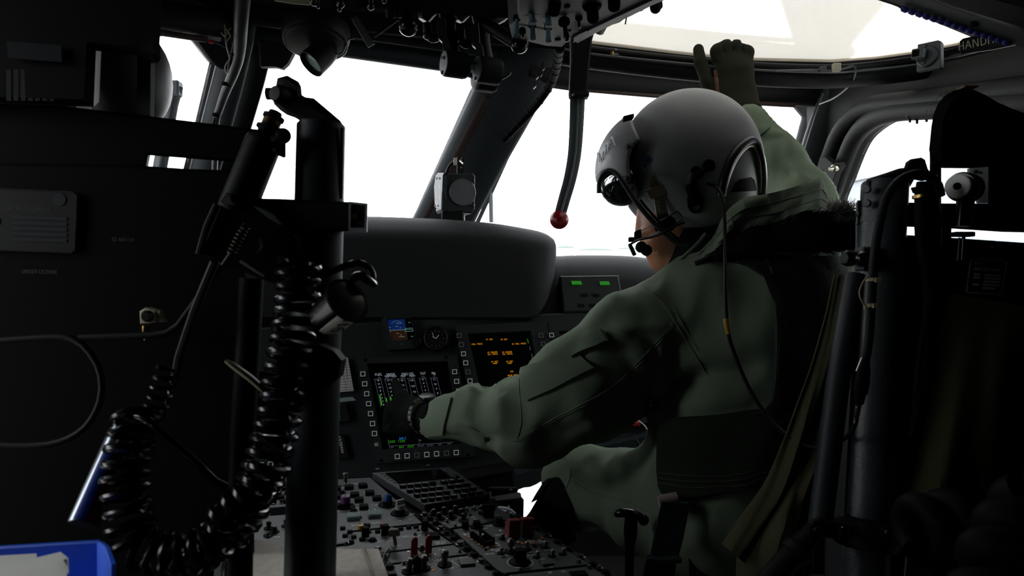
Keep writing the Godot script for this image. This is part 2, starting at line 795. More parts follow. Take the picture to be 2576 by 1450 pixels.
func build_shell():
	var fl := MB.new()
	fl.box(Vector3(0, -0.03, -0.45), Vector3(1.5, 0, 0), Vector3(0, 0.03, 0), Vector3(0, 0, 1.95))
	setting("floor", "dark grey flight deck floor under the seats", "floor", fl, m.shell, 0)
	var ce := MB.new()
	var hole := [[0.14, 0.96]]
	for q in [[1440, 112], [1490, 116], [1700, 141], [1800, 151], [1902, 158], [2092, 162], [2200, 154], [2297, 141], [2416, 118], [2470, 104], [2205, -4], [2180, -60]]:
		var z: float = 0.66 * F / (725.0 - q[1])
		hole.append([(q[0] - 1288.0) / F * z, z])
	hole.append([0.70, 0.96])
	var on_top := func(p: Vector2) -> Vector3: return C(p.x, 0.66, p.y)
	framed(ce, on_top, [[-1.3, -1.3], [1.4, -1.3], [1.4, 2.4], [0.9, 2.3], [-0.1, 1.98], [-0.6, 1.80], [-1.3, 1.6]], hole, up * 0.015)
	setting("ceiling", "dark cabin ceiling with the overhead window opening", "ceiling", ce, m.shell, 30)
	var rp := PackedVector3Array()
	for p in hole:
		rp.append(C(p[0], 0.666, p[1]))
	pane("window_1", "warm tinted overhead window above the raised glove", rp, up, m.roof_pane)
	var wb := MB.new()
	wb.box(C(0, -0.2, -1.3), right * 1.5, up * 0.95, back * 0.05)
	setting("wall_back", "dark cabin bulkhead behind the seats", "wall", wb, m.shell, 0)
	var wl := MB.new()
	wl.box(C(-1.15, -0.2, -0.54), right * 0.05, up * 0.95, back * 0.77)
	wl.box(C(-1.15, -0.2, 0.70), right * 0.05, up * 0.95, back * 0.10)
	wl.box(C(-1.15, -0.2, 1.75), right * 0.05, up * 0.95, back * 0.12)
	wl.box(C(-1.15, 0.69, 0.41), right * 0.05, up * 0.06, back * 0.19)
	wl.box(C(-1.15, -0.95, 0.41), right * 0.05, up * 0.2, back * 0.19)
	wl.box(C(-1.15, 0.68, 1.22), right * 0.05, up * 0.07, back * 0.45)
	wl.box(C(-1.15, -0.60, 1.22), right * 0.05, up * 0.56, back * 0.45)
	setting("wall_left", "black left side wall beside the copilot seat", "wall", wl, m.shell, 0)
	var wr := MB.new()
	wr.box(C(1.17, -0.2, -0.25), right * 0.05, up * 0.95, back * 1.05)
	setting("wall_right_rear", "dark right cabin wall behind the door window", "wall", wr, m.shell, 0)
	var pr := plane(P(2576, 400, 1.30), P(2030, 400, 2.2), P(2030, 400, 2.2) + up)
	var on_r := func(p: Vector2) -> Vector3: return hit(pr, p.x, p.y)
	var arch := smooth2([[2102, 640], [2104, 517], [2130, 444], [2158, 373], [2182, 338], [2225, 308], [2268, 298], [2345, 294], [2480, 290], [2700, 300], [2760, 420], [2760, 660]], 20)
	arch.append([2102, 665])
	var ws := MB.new()
	framed(ws, on_r, [[2030, 196], [2200, 186], [2304, 172], [2400, 152], [2576, 110], [3500, -300], [3500, 1900], [2600, 1750], [2030, 1500]], arch, -pr.n * 0.03)
	setting("wall_right", "dark door wall round the right side window", "wall", ws, m.frame, 30)
	pane("window_2", "right door window behind the pilot seat", px(pr, arch, -0.02), -pr.n, m.pane)
	var fr := plane(P(1380, 220, 1.98), P(2000, 270, 2.25), P(1300, 560, 2.12))
	var on_f := func(p: Vector2) -> Vector3: return hit(fr, p.x, p.y)
	var h3 := [[1370, 219], [1431, 227], [1650, 247], [1905, 266], [2002, 270], [2026, 298], [2004, 381], [1960, 560], [1930, 720], [1090, 720], [1186, 552]]
	var w3 := MB.new()
	framed(w3, on_f, [[1310, 100], [1420, 140], [1700, 186], [1905, 206], [2140, 212], [2120, 240], [2080, 860], [940, 860], [1113, 552], [1285, 225]], h3, -fr.n * 0.02)
	setting("wall_front_right", "dark frame round the right windscreen", "wall", w3, m.frame, 30)
	pane("window_3", "right windscreen pane in front of the pilot helmet", px(fr, h3, -0.012), -fr.n, m.pane)
	var fl2 := plane(P(735, 130, 1.75), P(1210, 200, 1.98), P(700, 560, 1.92))
	var on_l := func(p: Vector2) -> Vector3: return hit(fl2, p.x, p.y)
	var h2 := [[689, 116], [834, 138], [1100, 178], [1213, 195], [1187, 232], [1045, 550], [962, 720], [512, 720], [634, 316]]
	var w2 := MB.new()
	framed(w2, on_l, [[640, -80], [1320, -80], [1290, 225], [1115, 552], [950, 860], [480, 860], [600, 330]], h2, -fl2.n * 0.02)
	setting("wall_front_left", "dark frame round the left windscreen", "wall", w2, m.frame, 30)
	pane("window_4", "left windscreen pane behind the seat strut", px(fl2, h2, -0.012), -fl2.n, m.pane)
	var ll := plane(P(600, 60, 1.72), P(530, 420, 1.82), P(250, 90, 1.35))
	var on_ll := func(p: Vector2) -> Vector3: return hit(ll, p.x, p.y)
	var h1 := [[200, 58], [403, 88], [493, 102], [530, 150], [543, 165], [510, 303], [478, 430], [440, 600], [180, 600]]
	var w1 := MB.new()
	framed(w1, on_ll, [[-420, -260], [690, -120], [640, 60], [600, 330], [520, 860], [-420, 1200]], h1, -ll.n * 0.02)
	setting("wall_front_side", "dark frame round the left side windscreen", "wall", w1, m.frame, 30)
	pane("window_5", "left side windscreen past the copilot headrest", px(ll, h1, -0.012), -ll.n, m.pane)
	var ch := [[1290, 1190], [1380, 1188], [1408, 1206], [1412, 1330], [1390, 1345], [1300, 1345], [1286, 1330]]
	var nose := MB.new()
	var pn := plane(P(1288, 900, 2.3), P(1500, 900, 2.3), P(1288, 1400, 2.25))
	var on_n := func(p: Vector2) -> Vector3: return hit(pn, p.x, p.y)
	framed(nose, on_n, [[-60, 800], [2300, 800], [2300, 1640], [-60, 1640]], ch, -pn.n * 0.05)
	setting("wall_front", "dark nose wall under the instrument panel with the chin window", "wall", nose, m.shell, 30)
	pane("window_6", "chin window showing bright ground left of the pilot knee", px(pn, ch, -0.03), -pn.n, m.pane)


# ---------------------------------------------------------------- frame members
func build_frame():
	var mb := MB.new()
	var path := pd([[1345, 95, 1.90], [1288, 215, 1.92], [1200, 385, 1.99], [1115, 554, 2.06], [1050, 680, 2.1]])
	mb.tube(path, [0.100, 0.096, 0.090, 0.086, 0.086], 20, 0.42, right)
	setting("trim_1", "broad dark centre pillar between the two windscreens", "pillar", mb, m.frame_blue)
	var st := MB.new()
	st.tube(pd([[1226, 245, 1.90], [1144, 405, 1.97], [1068, 560, 2.04]]), 0.012, 8, 0.5, right)
	setting("trim_2", "brown sealing strip on the left edge of the centre pillar", "seal", st, m.seal)
	var hl := MB.new()
	hl.tube(pd([[620, 80, 1.67], [834, 112, 1.73], [1100, 151, 1.83], [1240, 171, 1.90]]), 0.0285, 16, 0.8, up)
	setting("trim_3", "blue grey header tube above the left windscreen", "header", hl, m.frame_blue)
	var h2 := MB.new()
	h2.tube(pd([[640, 50, 1.60], [860, 80, 1.66], [1100, 114, 1.76], [1250, 136, 1.80]]), 0.0125, 12, 0.8, up)
	h2.tube(pd([[640, 62, 1.63], [860, 92, 1.69], [1100, 127, 1.79], [1250, 149, 1.83]]), 0.004, 8)
	setting("trim_4", "thin rail along the top of the left header tube", "rail", h2, m.frame)
	var hr := MB.new()
	hr.tube(curve(pd([[1330, 178, 1.90], [1431, 195, 1.93], [1650, 215, 2.01], [1905, 235, 2.10], [2060, 241, 2.14]]), 0.08), 0.034, 16, 0.85, up)
	setting("trim_5", "dark header tube above the right windscreen behind the helmet", "header", hr, m.frame)
	var sr := MB.new()
	sr.tube(curve(pd([[1368, 213, 1.92], [1431, 222, 1.93], [1650, 241, 2.0], [1905, 260, 2.08], [1998, 265, 2.1]]), 0.08), 0.007, 8)
	setting("trim_6", "brown sealing strip under the right header tube", "seal", sr, m.seal)
	var ra := MB.new()
	ra.tube(curve(pd([[1400, 140, 1.650], [1490, 153, 1.630], [1700, 177, 1.590], [1902, 194, 1.580], [2081, 200, 1.610], [2200, 192, 1.630], [2304, 180, 1.600], [2400, 160, 1.570], [2576, 118, 1.490], [2760, 60, 1.390]]), 0.05), 0.021, 14, 1.0, up)
	setting("trim_7", "curved dark roof rail under the overhead window", "rail", ra, m.frame)
	var rb := MB.new()
	rb.tube(curve(pd([[1400, 110, 1.620], [1490, 125, 1.600], [1700, 149, 1.560], [1902, 166, 1.550], [2092, 172, 1.580], [2200, 164, 1.600], [2297, 151, 1.580], [2416, 128, 1.530], [2576, 85, 1.460]]), 0.05), 0.0085, 10, 1.0, up)
	setting("trim_8", "thin dark gasket along the edge of the overhead window", "gasket", rb, m.rubber)
	var rc := MB.new()
	rc.tube(curve(pd([[1414, 122, 1.598], [1490, 136, 1.588], [1700, 158, 1.548], [1902, 176, 1.538], [2081, 182, 1.568], [2153, 179, 1.588], [2304, 163, 1.558], [2416, 140, 1.518], [2576, 98, 1.448]]), 0.05), 0.0026, 8)
	setting("trim_9", "light grey bead running along the roof rail", "bead", rc, m.grey)
	var rp := MB.new()
	rp.tube(curve(pd([[2120, 200, 2.06], [2092, 260, 2.08], [2058, 350, 2.10], [2030, 450, 2.12], [1990, 600, 2.16]]), 0.05), 0.044, 14, 0.6, right)
	setting("trim_10", "dark pillar between the right windscreen and the door", "pillar", rp, m.frame_blue)
	var rs := MB.new()
	rs.tube(curve(pd([[2072, 235, 2.04], [2055, 282, 2.05], [2020, 395, 2.07], [1985, 510, 2.1]]), 0.05), 0.003, 8)
	setting("trim_11", "bright metal edge strip on the right windscreen pillar", "strip", rs, m.grey)
	var a1 := MB.new()
	a1.tube(curve(pd([[2050, 500, 2.1], [2085, 395, 2.02], [2110, 335, 1.95], [2145, 292, 1.88], [2195, 264, 1.78], [2350, 248, 1.53], [2576, 222, 1.27], [2760, 205, 1.12]]), 0.04), 0.024, 14, 0.9, up)
	setting("trim_12", "worn curved arch over the right door window", "arch", a1, m.frame)
	var a2 := MB.new()
	a2.tube(curve(pd([[2085, 520, 2.04], [2118, 425, 1.96], [2148, 350, 1.89], [2185, 308, 1.81], [2240, 283, 1.70], [2350, 272, 1.53], [2576, 258, 1.27], [2760, 250, 1.13]]), 0.04), 0.026, 14, 0.9, up)
	setting("trim_13", "inner arch close round the right door window", "arch", a2, m.frame)
	var lp := MB.new()
	lp.tube(curve(pd([[612, 20, 1.62], [586, 155, 1.64], [547, 305, 1.69], [515, 430, 1.74], [480, 560, 1.78]]), 0.05), 0.038, 16, 0.5, right)
	setting("trim_14", "grey pillar left of the left windscreen", "pillar", lp, m.frame_blue)
	var lq := MB.new()
	lq.tube(curve(pd([[672, 20, 1.68], [650, 160, 1.70], [608, 312, 1.75], [570, 440, 1.80]]), 0.05), 0.027, 10, 0.35, right)
	setting("trim_15", "dark flange beside the grey left pillar", "flange", lq, m.frame)
	var tl := MB.new()
	tl.tube(pd([[300, 20, 1.38], [403, 38, 1.47], [600, 66, 1.66]]), 0.032, 14, 0.8, up)
	setting("trim_16", "grey header above the left side windscreen", "header", tl, m.frame)
	var ts := MB.new()
	ts.tube(pd([[300, 66, 1.36], [403, 82, 1.45], [520, 100, 1.57]]), 0.007, 8)
	setting("trim_17", "brown sealing strip above the left side windscreen", "seal", ts, m.seal)
	var g1 := MB.new()
	var q1 := plane(P(500, 100, 1.58), P(590, 120, 1.61), P(540, 170, 1.61))
	g1.prism(px(q1, [[485, 92], [600, 112], [592, 166], [566, 172], [546, 168], [532, 158], [508, 124]]), back * -0.02, 0.004)
	setting("trim_18", "small black gusset left of the grey pillar", "gusset", g1, m.black, 20)
	var g2 := MB.new()
	g2.prism(px(q1, [[648, 96], [742, 120], [733, 138], [722, 158], [708, 171], [690, 166], [652, 166]]), back * -0.02, 0.004)
	setting("trim_19", "small black gusset right of the grey pillar", "gusset", g2, m.black, 20)
	var li := MB.new()
	li.tube(pd([[600, 10, 1.6], [900, 34, 1.66], [1300, 75, 1.74]]), 0.045, 12, 0.6, up)
	setting("trim_20", "dark liner roll between header and overhead console", "liner", li, m.shell)
	var br := MB.new()
	var bars := plane(P(2205, 0, 1.40), P(2576, 118, 1.30), P(2576, 0, 1.2))
	br.prism(px(bars, [[2150, -18], [2205, 0], [2420, 70], [2576, 121], [2700, 160], [2700, 70], [2576, 78], [2390, 18], [2300, -20]]), up * 0.03 - back * 0.03, 0.002)
	setting("trim_21", "grey roof bar crossing the top right corner", "bar", br, m.overhead, 20)
	var bk := MB.new()
	bk.prism(px(plane(P(2300, 0, 1.26), P(2576, 80, 1.2), P(2576, -40, 1.1)), [[2270, -30], [2390, 14], [2576, 72], [2740, 120], [2740, 60], [2576, 18], [2470, -10], [2400, -40]]), up * 0.05, 0.002)
	setting("trim_22", "black liner above the grey roof bar", "liner", bk, m.black, 20)


# ---------------------------------------------------------------- overhead
func screw(parent: Node3D, at: Vector3, n: Vector3, r: float, mat: Material, called := "screw"):
	var g := MB.new()
	g.lathe(at, n, [[0.0, -r], [r, -r], [r, r * 0.25], [r * 0.75, r * 0.6], [0.0, r * 0.62]], 10)
	var u := n.cross(up if absf(n.dot(up)) < 0.9 else right).normalized()
	var v := n.cross(u)
	g.box(at + n * r * 0.6, u * r * 0.6, v * r * 0.12, n * r * 0.06)
	put(called, g, mat, parent)


func build_overhead():
	var oc := thing("overhead_console", "black overhead console hanging above the left windscreen", "console", P(960, 40, 1.2))
	var ob := MB.new()
	ob.prism(pd([[640, -90, 1.16], [1300, -90, 1.16], [1303, 48, 1.16], [1180, 40, 1.16], [1040, 30, 1.16], [960, 22, 1.16], [860, 26, 1.16], [760, 20, 1.16], [640, 4, 1.16]]), ray(960, 20) * 0.25 + up * 0.02, 0.004)
	put("body", ob, m.black, oc, 20)
	var tp := MB.new()
	tp.prism(pd([[690, -14, 1.15], [792, -14, 1.15], [778, 12, 1.15], [736, 8, 1.15], [690, 1, 1.15]]), back * -0.004)
	put("placard", tp, paint(Color(0.50, 0.49, 0.38), 0.7), oc, 0)
	var trims := [[790, -2, 11], [857, 3, 11], [854, 20, 6], [933, 10, 10], [967, -4, 8], [800, 14, 5]]
	for q in trims:
		var t := MB.new()
		var a := P(q[0] + 2, q[1] - 30, 1.13)
		var b := P(q[0], q[1] + q[2] * 0.6, 1.13)
		var r: float = q[2] * 1.13 / F
		t.tube(curve(PackedVector3Array([a, (a + b) * 0.5, b - (b - a).normalized() * r * 0.6, b]), 0.01), r * 0.8, 10)
		t.ball(b, r, 14)
		put("toggle_switch", t, m.bolt, oc)
	var pl := plane(P(1310, 5, 1.02), P(1600, 5, 1.05), P(1400, 112, 1.24))
	var op := thing("overhead_switch_unit", "grey overhead panel of knobs and switches above the brake lever", "panel", hit(pl, 1400, 60))
	var face := MB.new()
	face.prism(px(pl, [[1303, -60], [1760, -60], [1625, 0], [1560, 34], [1500, 60], [1442, 90], [1415, 119], [1372, 116], [1288, 96], [1280, 62], [1303, 48]]), -pl.n * 0.05, 0.002)
	put("faceplate", face, m.overhead, op, 20)
	var ed := MB.new()
	ed.prism(px(pl, [[1440, 91], [1500, 61], [1625, 1], [1770, -66], [1790, -60], [1640, 8], [1510, 72], [1452, 104]], 0.004), -pl.n * 0.03, 0.001)
	put("edge_strip", ed, m.grey, op, 20)
	var jo := MB.new()
	jo.prism(px(pl, [[1306, 59], [1372, 71], [1372, 75], [1306, 63]], 0.0004), -pl.n * 0.001)
	put("joint", jo, m.jet, op, 0)
	var dn := (P(1400, 60, 1.08) - P(1400, 10, 1.08)).normalized()
	for q in [[1402, -30, 1393, 31, 16, 0], [1489, 10, 1492, 48, 15, 25], [1545, -40, 1545, 20, 15.5, 0]]:
		var d := 1.05
		var a := P(q[0], q[1], d)
		var b := P(q[2], q[3], d - 0.02)
		var r: float = q[4] * d / F
		var ax := (b - a).normalized()
		var l := a.distance_to(b)
		var k := MB.new()
		var prof := [[0.0, 0.0], [r * 1.04, 0.0], [r, l * 0.92], [r * 0.93, l], [r * 0.86, l * 1.01], [0.0, l * 0.99]]
		k.lathe(a, ax, prof, 24)
		if q[5] > 0:
			var rf: float = q[5] * d / F
			k.lathe(a, ax, [[0.0, -0.004], [rf, -0.003], [rf, 0.002], [r, 0.007]], 24)
		put("knob", k, m.jet, op)
	var pale := paint(Color(0.42, 0.55, 0.60), 0.3)
	for q in [[1337, 22, 1339, 60, 9], [1378, 30, 1380, 67, 9], [1300, 45, 1299, 90, 7], [1339, 62, 1341, 97, 7.5], [1379, 68, 1380, 103, 7.5]]:
		var d: float = 1.06 + q[1] * 0.0008
		var t := MB.new()
		var a := P(q[0], q[1], d)
		var b := P(q[2], q[3], d - 0.015)
		var r: float = q[4] * d / F
		t.tube(PackedVector3Array([a, a.lerp(b, 0.3), b]), [r * 0.55, r * 0.8, r], 12, 0.8)
		var o := put("toggle_switch", t, pale, op)
		var e := MB.new()
		e.lathe(a, (b - a).normalized(), [[0, -0.002], [r * 1.35, -0.002], [r * 1.35, 0.003], [0, 0.004]], 16)
		put("bushing", e, m.jet, o)
		if q[4] == 9:
			var w := MB.new()
			w.box(b, right * r * 0.95, (b - a).normalized() * 0.001, back * r * 0.8, 0.0003)
			put("end_mark", w, m.white, o, 0)
	for q in [[1419, 55, 1426, 97, 8], [1456, 44, 1457, 66, 5], [1314, 78, 1315, 92, 5]]:
		var d := 1.08
		var a := P(q[0], q[1], d + 0.02)
		var b := P(q[2], q[3], d)
		var r: float = q[4] * d / F
		var t := MB.new()
		t.tube(PackedVector3Array([a, a.lerp(b, 0.6), b]), [r * 0.7, r * 0.8, r], 12)
		t.ball(b, r * 1.02, 14)
		var o := put("toggle_switch", t, m.bolt, op)
		var e := MB.new()
		e.lathe(a, (b - a).normalized(), [[0, -0.002], [r * 1.9, -0.002], [r * 1.9, 0.002], [0, 0.003]], 16)
		put("bushing", e, m.jet, o)
	for q in [[1427, 15, 8], [1433, 76, 5], [1403, 98, 9], [1370, 60, 2.5], [1349, 53, 2.5]]:
		screw(op, hit(pl, q[0], q[1]), pl.n, q[2] * 1.08 / F, m.jet)
	var le := MB.new()
	for q in [["NORM", 1322, 38], ["RESET", 1354, 35], ["OFF", 1368, 42], ["OPR", 1405, 42], ["TEST", 1323, 68], ["HIGH", 1440, 30], ["MED", 1450, 55], ["LOW", 1477, 62]]:
		text(le, q[0], hit(pl, q[1], q[2]) + pl.n * 0.0004, right, -dn, 0.0026)
	put("lettering", le, m.ink_dim, op, 0)
	var fa := MB.new()
	fa.prism(pd([[1446, 92, 1.16], [1503, 64, 1.16], [1506, 69, 1.16], [1516, 72, 1.16], [1523, 70, 1.16], [1534, 50, 1.16], [1545, 46, 1.16], [1566, 39, 1.16], [1578, 30, 1.16], [1600, 20, 1.16], [1640, -6, 1.16], [1600, -20, 1.16]]), back * -0.03, 0.003)
	put("fairing", fa, m.black, op, 20)
	for q in [[1609, -12, 1610, 14, 14], [1647, -14, 1649, 20, 14], [1659, 5, 1660, 16, 7]]:
		var t := MB.new()
		var r: float = q[4] * 1.12 / F
		t.tube(pd([[q[0], q[1], 1.12], [q[2], q[3], 1.12]]), r, 16)
		t.ball(P(q[2], q[3], 1.12), r, 16)
		put("knob", t, m.jet, op)
	var hk := MB.new()
	hk.tube(pd([[1586, 28, 1.12], [1577, 38, 1.12], [1573, 61, 1.12]]), 0.0012, 8)
	hk.tube(pd([[1584, 30, 1.12], [1570, 36, 1.12], [1566, 41, 1.12]]), 0.0009, 8)
	put("wire_end", hk, m.bolt, op)
	build_levers()
	build_dome()
	build_roof_fittings()


func build_levers():
	var ax := (right * -0.90 + back * 0.42).normalized()
	var specs := [[1118, 159, 33, "left of the two round-capped power levers hanging from the overhead console"], [1202, 174, 34, "right of the two round-capped power levers hanging before the centre pillar"]]
	for q in specs:
		var d := 1.28
		var c := P(q[0], q[1], d)
		var r: float = q[2] * d / F
		var t := thing("power_lever", q[3], "lever", c - up * r, "engine power levers")
		var cap := MB.new()
		cap.lathe(c, ax, [[0, -0.044], [r * 0.93, -0.044], [r, -0.038], [r, -0.003], [r * 0.95, 0.0], [0, 0.0]], 32)
		put("cap", cap, m.black, t)
		var disc := MB.new()
		disc.lathe(c + ax * 0.0002, ax, [[0, 0.0], [r * 0.93, 0.0], [r * 0.9, 0.002], [0, 0.0022]], 32)
		var dk := put("disc", disc, m.lever, t)
		var fu := ax.cross(up).normalized()
		for k in [[0.15, 0.35], [-0.3, -0.62]]:
			screw(dk, c + ax * 0.0022 + up * r * k[1] + fu * r * k[0] * -1.0, ax, r * 0.14, m.bolt)
		var dot := MB.new()
		dot.lathe(c + ax * 0.0023 + up * r * 0.5 + fu * r * 0.35, ax, [[0, 0], [r * 0.1, 0], [r * 0.1, 0.0006], [0, 0.0006]], 12)
		put("hole", dot, m.jet, dk, 0)
		var le := MB.new()
		text(le, "GO-AROUND" if q[0] > 1150 else "PULL", c + ax * 0.0026 - up * r * 0.08, (up * -0.8 - fu * 0.5).normalized(), (fu * -0.8 + up * 0.5).normalized() * -1.0, 0.003)
		put("lettering", le, m.ink_dim, dk, 0)
		var s := MB.new()
		s.prism(pd([[q[0] - 20, q[1] - 112, d], [q[0] + 2, q[1] - 118, d], [q[0] + 6, q[1] - 66, d], [q[0] + 12, q[1] - 60, d], [q[0] + 17, q[1] - 30, d], [q[0] + 6, q[1] - 22, d], [q[0] - 4, q[1] - 26, d], [q[0] - 6, q[1] - 54, d], [q[0] - 16, q[1] - 64, d]]), back * -0.012, 0.001)
		put("strap", s, m.lever, t, 20)
		var st := MB.new()
		st.tube(pd([[q[0] + 4, q[1] - 140, d + 0.03], [q[0] + 16, q[1] - 60, d + 0.025], [q[0] + 22, q[1] - 14, d + 0.022]]), [0.016, 0.012, 0.015], 14)
		put("stalk", st, m.black, t)
		var li := MB.new()
		li.tube(curve(pd([[q[0] - 44, q[1] - 100, d + 0.02], [q[0] - 40, q[1] - 70, d + 0.02], [q[0] - 26, q[1] - 62, d + 0.02], [q[0] - 6, q[1] - 72, d + 0.02]]), 0.006), 0.0085, 10)
		li.ball(P(q[0] - 44, q[1] - 70, d + 0.01), 0.008, 12)
		put("linkage", li, m.bolt, t)
	var th := thing("fuel_lever", "dark rounded lever end tucked under the right power lever", "lever", P(1212, 232, 1.36))
	var c3 := P(1212, 196, 1.36)
	var g := MB.new()
	g.lathe(c3, ax, [[0, -0.03], [0.024, -0.03], [0.027, -0.024], [0.027, 0.012], [0.022, 0.016], [0, 0.016]], 28)
	put("cap", g, m.black, th)
	var w := MB.new()
	w.tube(curve(pd([[1236, 214, 1.36], [1262, 200, 1.36], [1282, 188, 1.36], [1285, 182, 1.36]]), 0.01), 0.0016, 8)
	w.tube(curve(pd([[1236, 198, 1.36], [1262, 196, 1.36], [1266, 186, 1.36]]), 0.01), 0.0016, 8)
	put("guard_wire", w, m.bolt, th)
	var cr := MB.new()
	cr.box(P(1168, 160, 1.33), (right * 0.9 + up * 0.25).normalized() * 0.034, up * 0.009, back * 0.006, 0.002)
	cr.box(P(1160, 182, 1.34), (right * 0.95 - up * 0.3).normalized() * 0.03, up * 0.005, back * 0.006, 0.002)
	put("cross_bar", cr, m.lever, th)
	for q in [[1027, 66, 25, 1030, -20, 1.16, "glossy black ball grip left of the power levers"], [1307, 113, 22, 1225, 62, 1.22, "glossy black ball grip below the grey overhead panel"]]:
		var d: float = q[5]
		var t := thing("ball_grip", q[6], "grip", P(q[0], q[1] + q[2], d), "ball grips under the overhead console")
		var b := MB.new()
		b.ball(P(q[0], q[1], d), q[2] * d / F, 32)
		put("ball", b, m.gloss, t)
		var s := MB.new()
		s.tube(pd([[q[3], q[4], d + 0.05], [q[0], q[1], d + 0.005]]), 0.012, 14)
		put("stalk", s, m.black, t)
	for q in [[1064, 52, 1078, 20, "small grey cone fitting beside the left ball grip"], [1150, 52, 1170, 10, "small grey cone fitting between the power levers"], [1228, 58, 1250, 36, "small dark cone fitting right of the power levers"]]:
		var cc := MB.new()
		var a := P(q[0], q[1], 1.3)
		var b2 := P(q[2], q[3], 1.3)
		cc.lathe(a, b2 - a, [[0.0, 0.0], [0.009, 0.0], [0.013, 0.004], [0.02, 0.026], [0.02, 0.05], [0, 0.05]], 20)
		single("cone_fitting", q[4], "fitting", cc, m.bolt, "cone fittings on the overhead console")
	var bo := MB.new()
	for i in 4:
		bo.tube(curve(pd([[978 + i * 15, -10, 1.18 - 0.004 * i], [980 + i * 14, 20, 1.175], [982 + i * 15 + (i % 2) * 3, 44, 1.18]]), 0.01), 0.008, 8)
	single("gaiter", "pleated black gaiter above the left ball grip", "gaiter", bo, m.rubber)
	var rl := thing("brake_lever", "long dark lever with a red ball end hanging before the right windscreen", "lever", P(1407, 578, 1.45))
	var u1 := MB.new()
	u1.prism(pd([[1436, 60, 1.36], [1510, 44, 1.36], [1497, 74, 1.37], [1490, 100, 1.38], [1486, 140, 1.40], [1477, 232, 1.43], [1433, 230, 1.43], [1437, 150, 1.40]]), back * -0.035, 0.004)
	put("bracket", u1, m.frame, rl, 20)
	var co := MB.new()
	co.box(P(1456, 238, 1.44), right * 0.021, up * 0.008, back * 0.014, 0.003)
	put("collar", co, m.black, rl)
	screw(rl, P(1442, 238, 1.422), back, 0.003, m.steel)
	var path := curve(pd([[1453, 240, 1.45], [1450, 320, 1.45], [1445, 390, 1.45], [1434, 450, 1.45], [1420, 500, 1.45], [1409, 540, 1.45]]), 0.015)
	var rad := []
	for i in path.size():
		rad.append(lerpf(0.0165, 0.0125, float(i) / path.size()))
	var bl := MB.new()
	bl.tube(path, rad, 14, 0.5, right)
	put("blade", bl, m.lever, rl)
	var sp := PackedVector3Array()
	for p in path:
		sp.append(p + back * 0.0085 + right * 0.001)
	var st2 := MB.new()
	st2.tube(sp, 0.0022, 6)
	put("stripe", st2, m.grey, rl)
	var kn := MB.new()
	kn.ball(P(1407, 553, 1.45), 24.0 * 1.45 / F, 28)
	put("grip", kn, paint(Color(0.50, 0.05, 0.06), 0.3), rl)
	var tg := thing("placard_tag", "narrow grey tag hanging slanted beside the dome light", "tag", P(935, 118, 1.32))
	var tb := MB.new()
	tb.prism(pd([[883, 47, 1.32], [898, 38, 1.32], [942, 109, 1.32], [925, 119, 1.32]]), back * -0.006, 0.0008)
	put("plate", tb, paint(Color(0.30, 0.31, 0.31), 0.5), tg, 20)
	var ts := MB.new()
	ts.tube(pd([[942, 92, 1.34], [970, 72, 1.36], [1000, 50, 1.40]]), 0.003, 8)
	put("strap", ts, m.black, tg)


func build_dome():
	var d := 1.5
	var t := thing("dome_light", "dark round dome light with a tilted spot above the seat strut", "lamp", P(795, 180, d))
	var ax := (-up + back * 0.25).normalized()
	var c := P(795, 88, d)
	var b := MB.new()
	b.lathe(c, ax, [[0, -0.02], [0.072, -0.018], [0.074, 0.0], [0.07, 0.016], [0.062, 0.026], [0.034, 0.03], [0, 0.03]], 36)
	b.tube(PackedVector3Array([c - ax * 0.01, P(800, 26, 1.62)]), 0.02, 14)
	put("base", b, m.black, t)
	var r := MB.new()
	var ring := PackedVector3Array()
	var u := right
	var v := ax.cross(u).normalized()
	for i in 41:
		var a := TAU * i / 40.0
		ring.append(c + ax * 0.02 + (u * cos(a) + v * sin(a)) * 0.068)
	r.tube(ring, 0.0022, 6)
	put("rim", r, m.bolt, t)
	var sx := (right * -0.55 - up * 0.72 + back * 0.45).normalized()
	var sc := P(808, 140, d)
	var s := MB.new()
	s.lathe(sc, sx, [[0, -0.034], [0.017, -0.034], [0.026, -0.022], [0.029, 0.0], [0.031, 0.034], [0.028, 0.034], [0.026, 0.02], [0, 0.02]], 28)
	put("spot", s, m.black, t)
	var l := MB.new()
	l.lathe(sc + sx * 0.021, sx, [[0, 0], [0.025, 0], [0.025, 0.002], [0, 0.003]], 24)
	put("lens", l, m.clear, t)
	var w := MB.new()
	w.tube(curve(pd([[828, 130, 1.5], [856, 136, 1.5], [868, 120, 1.5], [876, 100, 1.5], [892, 96, 1.5]]), 0.006), 0.0022, 8)
	put("lead", w, m.grey, t)


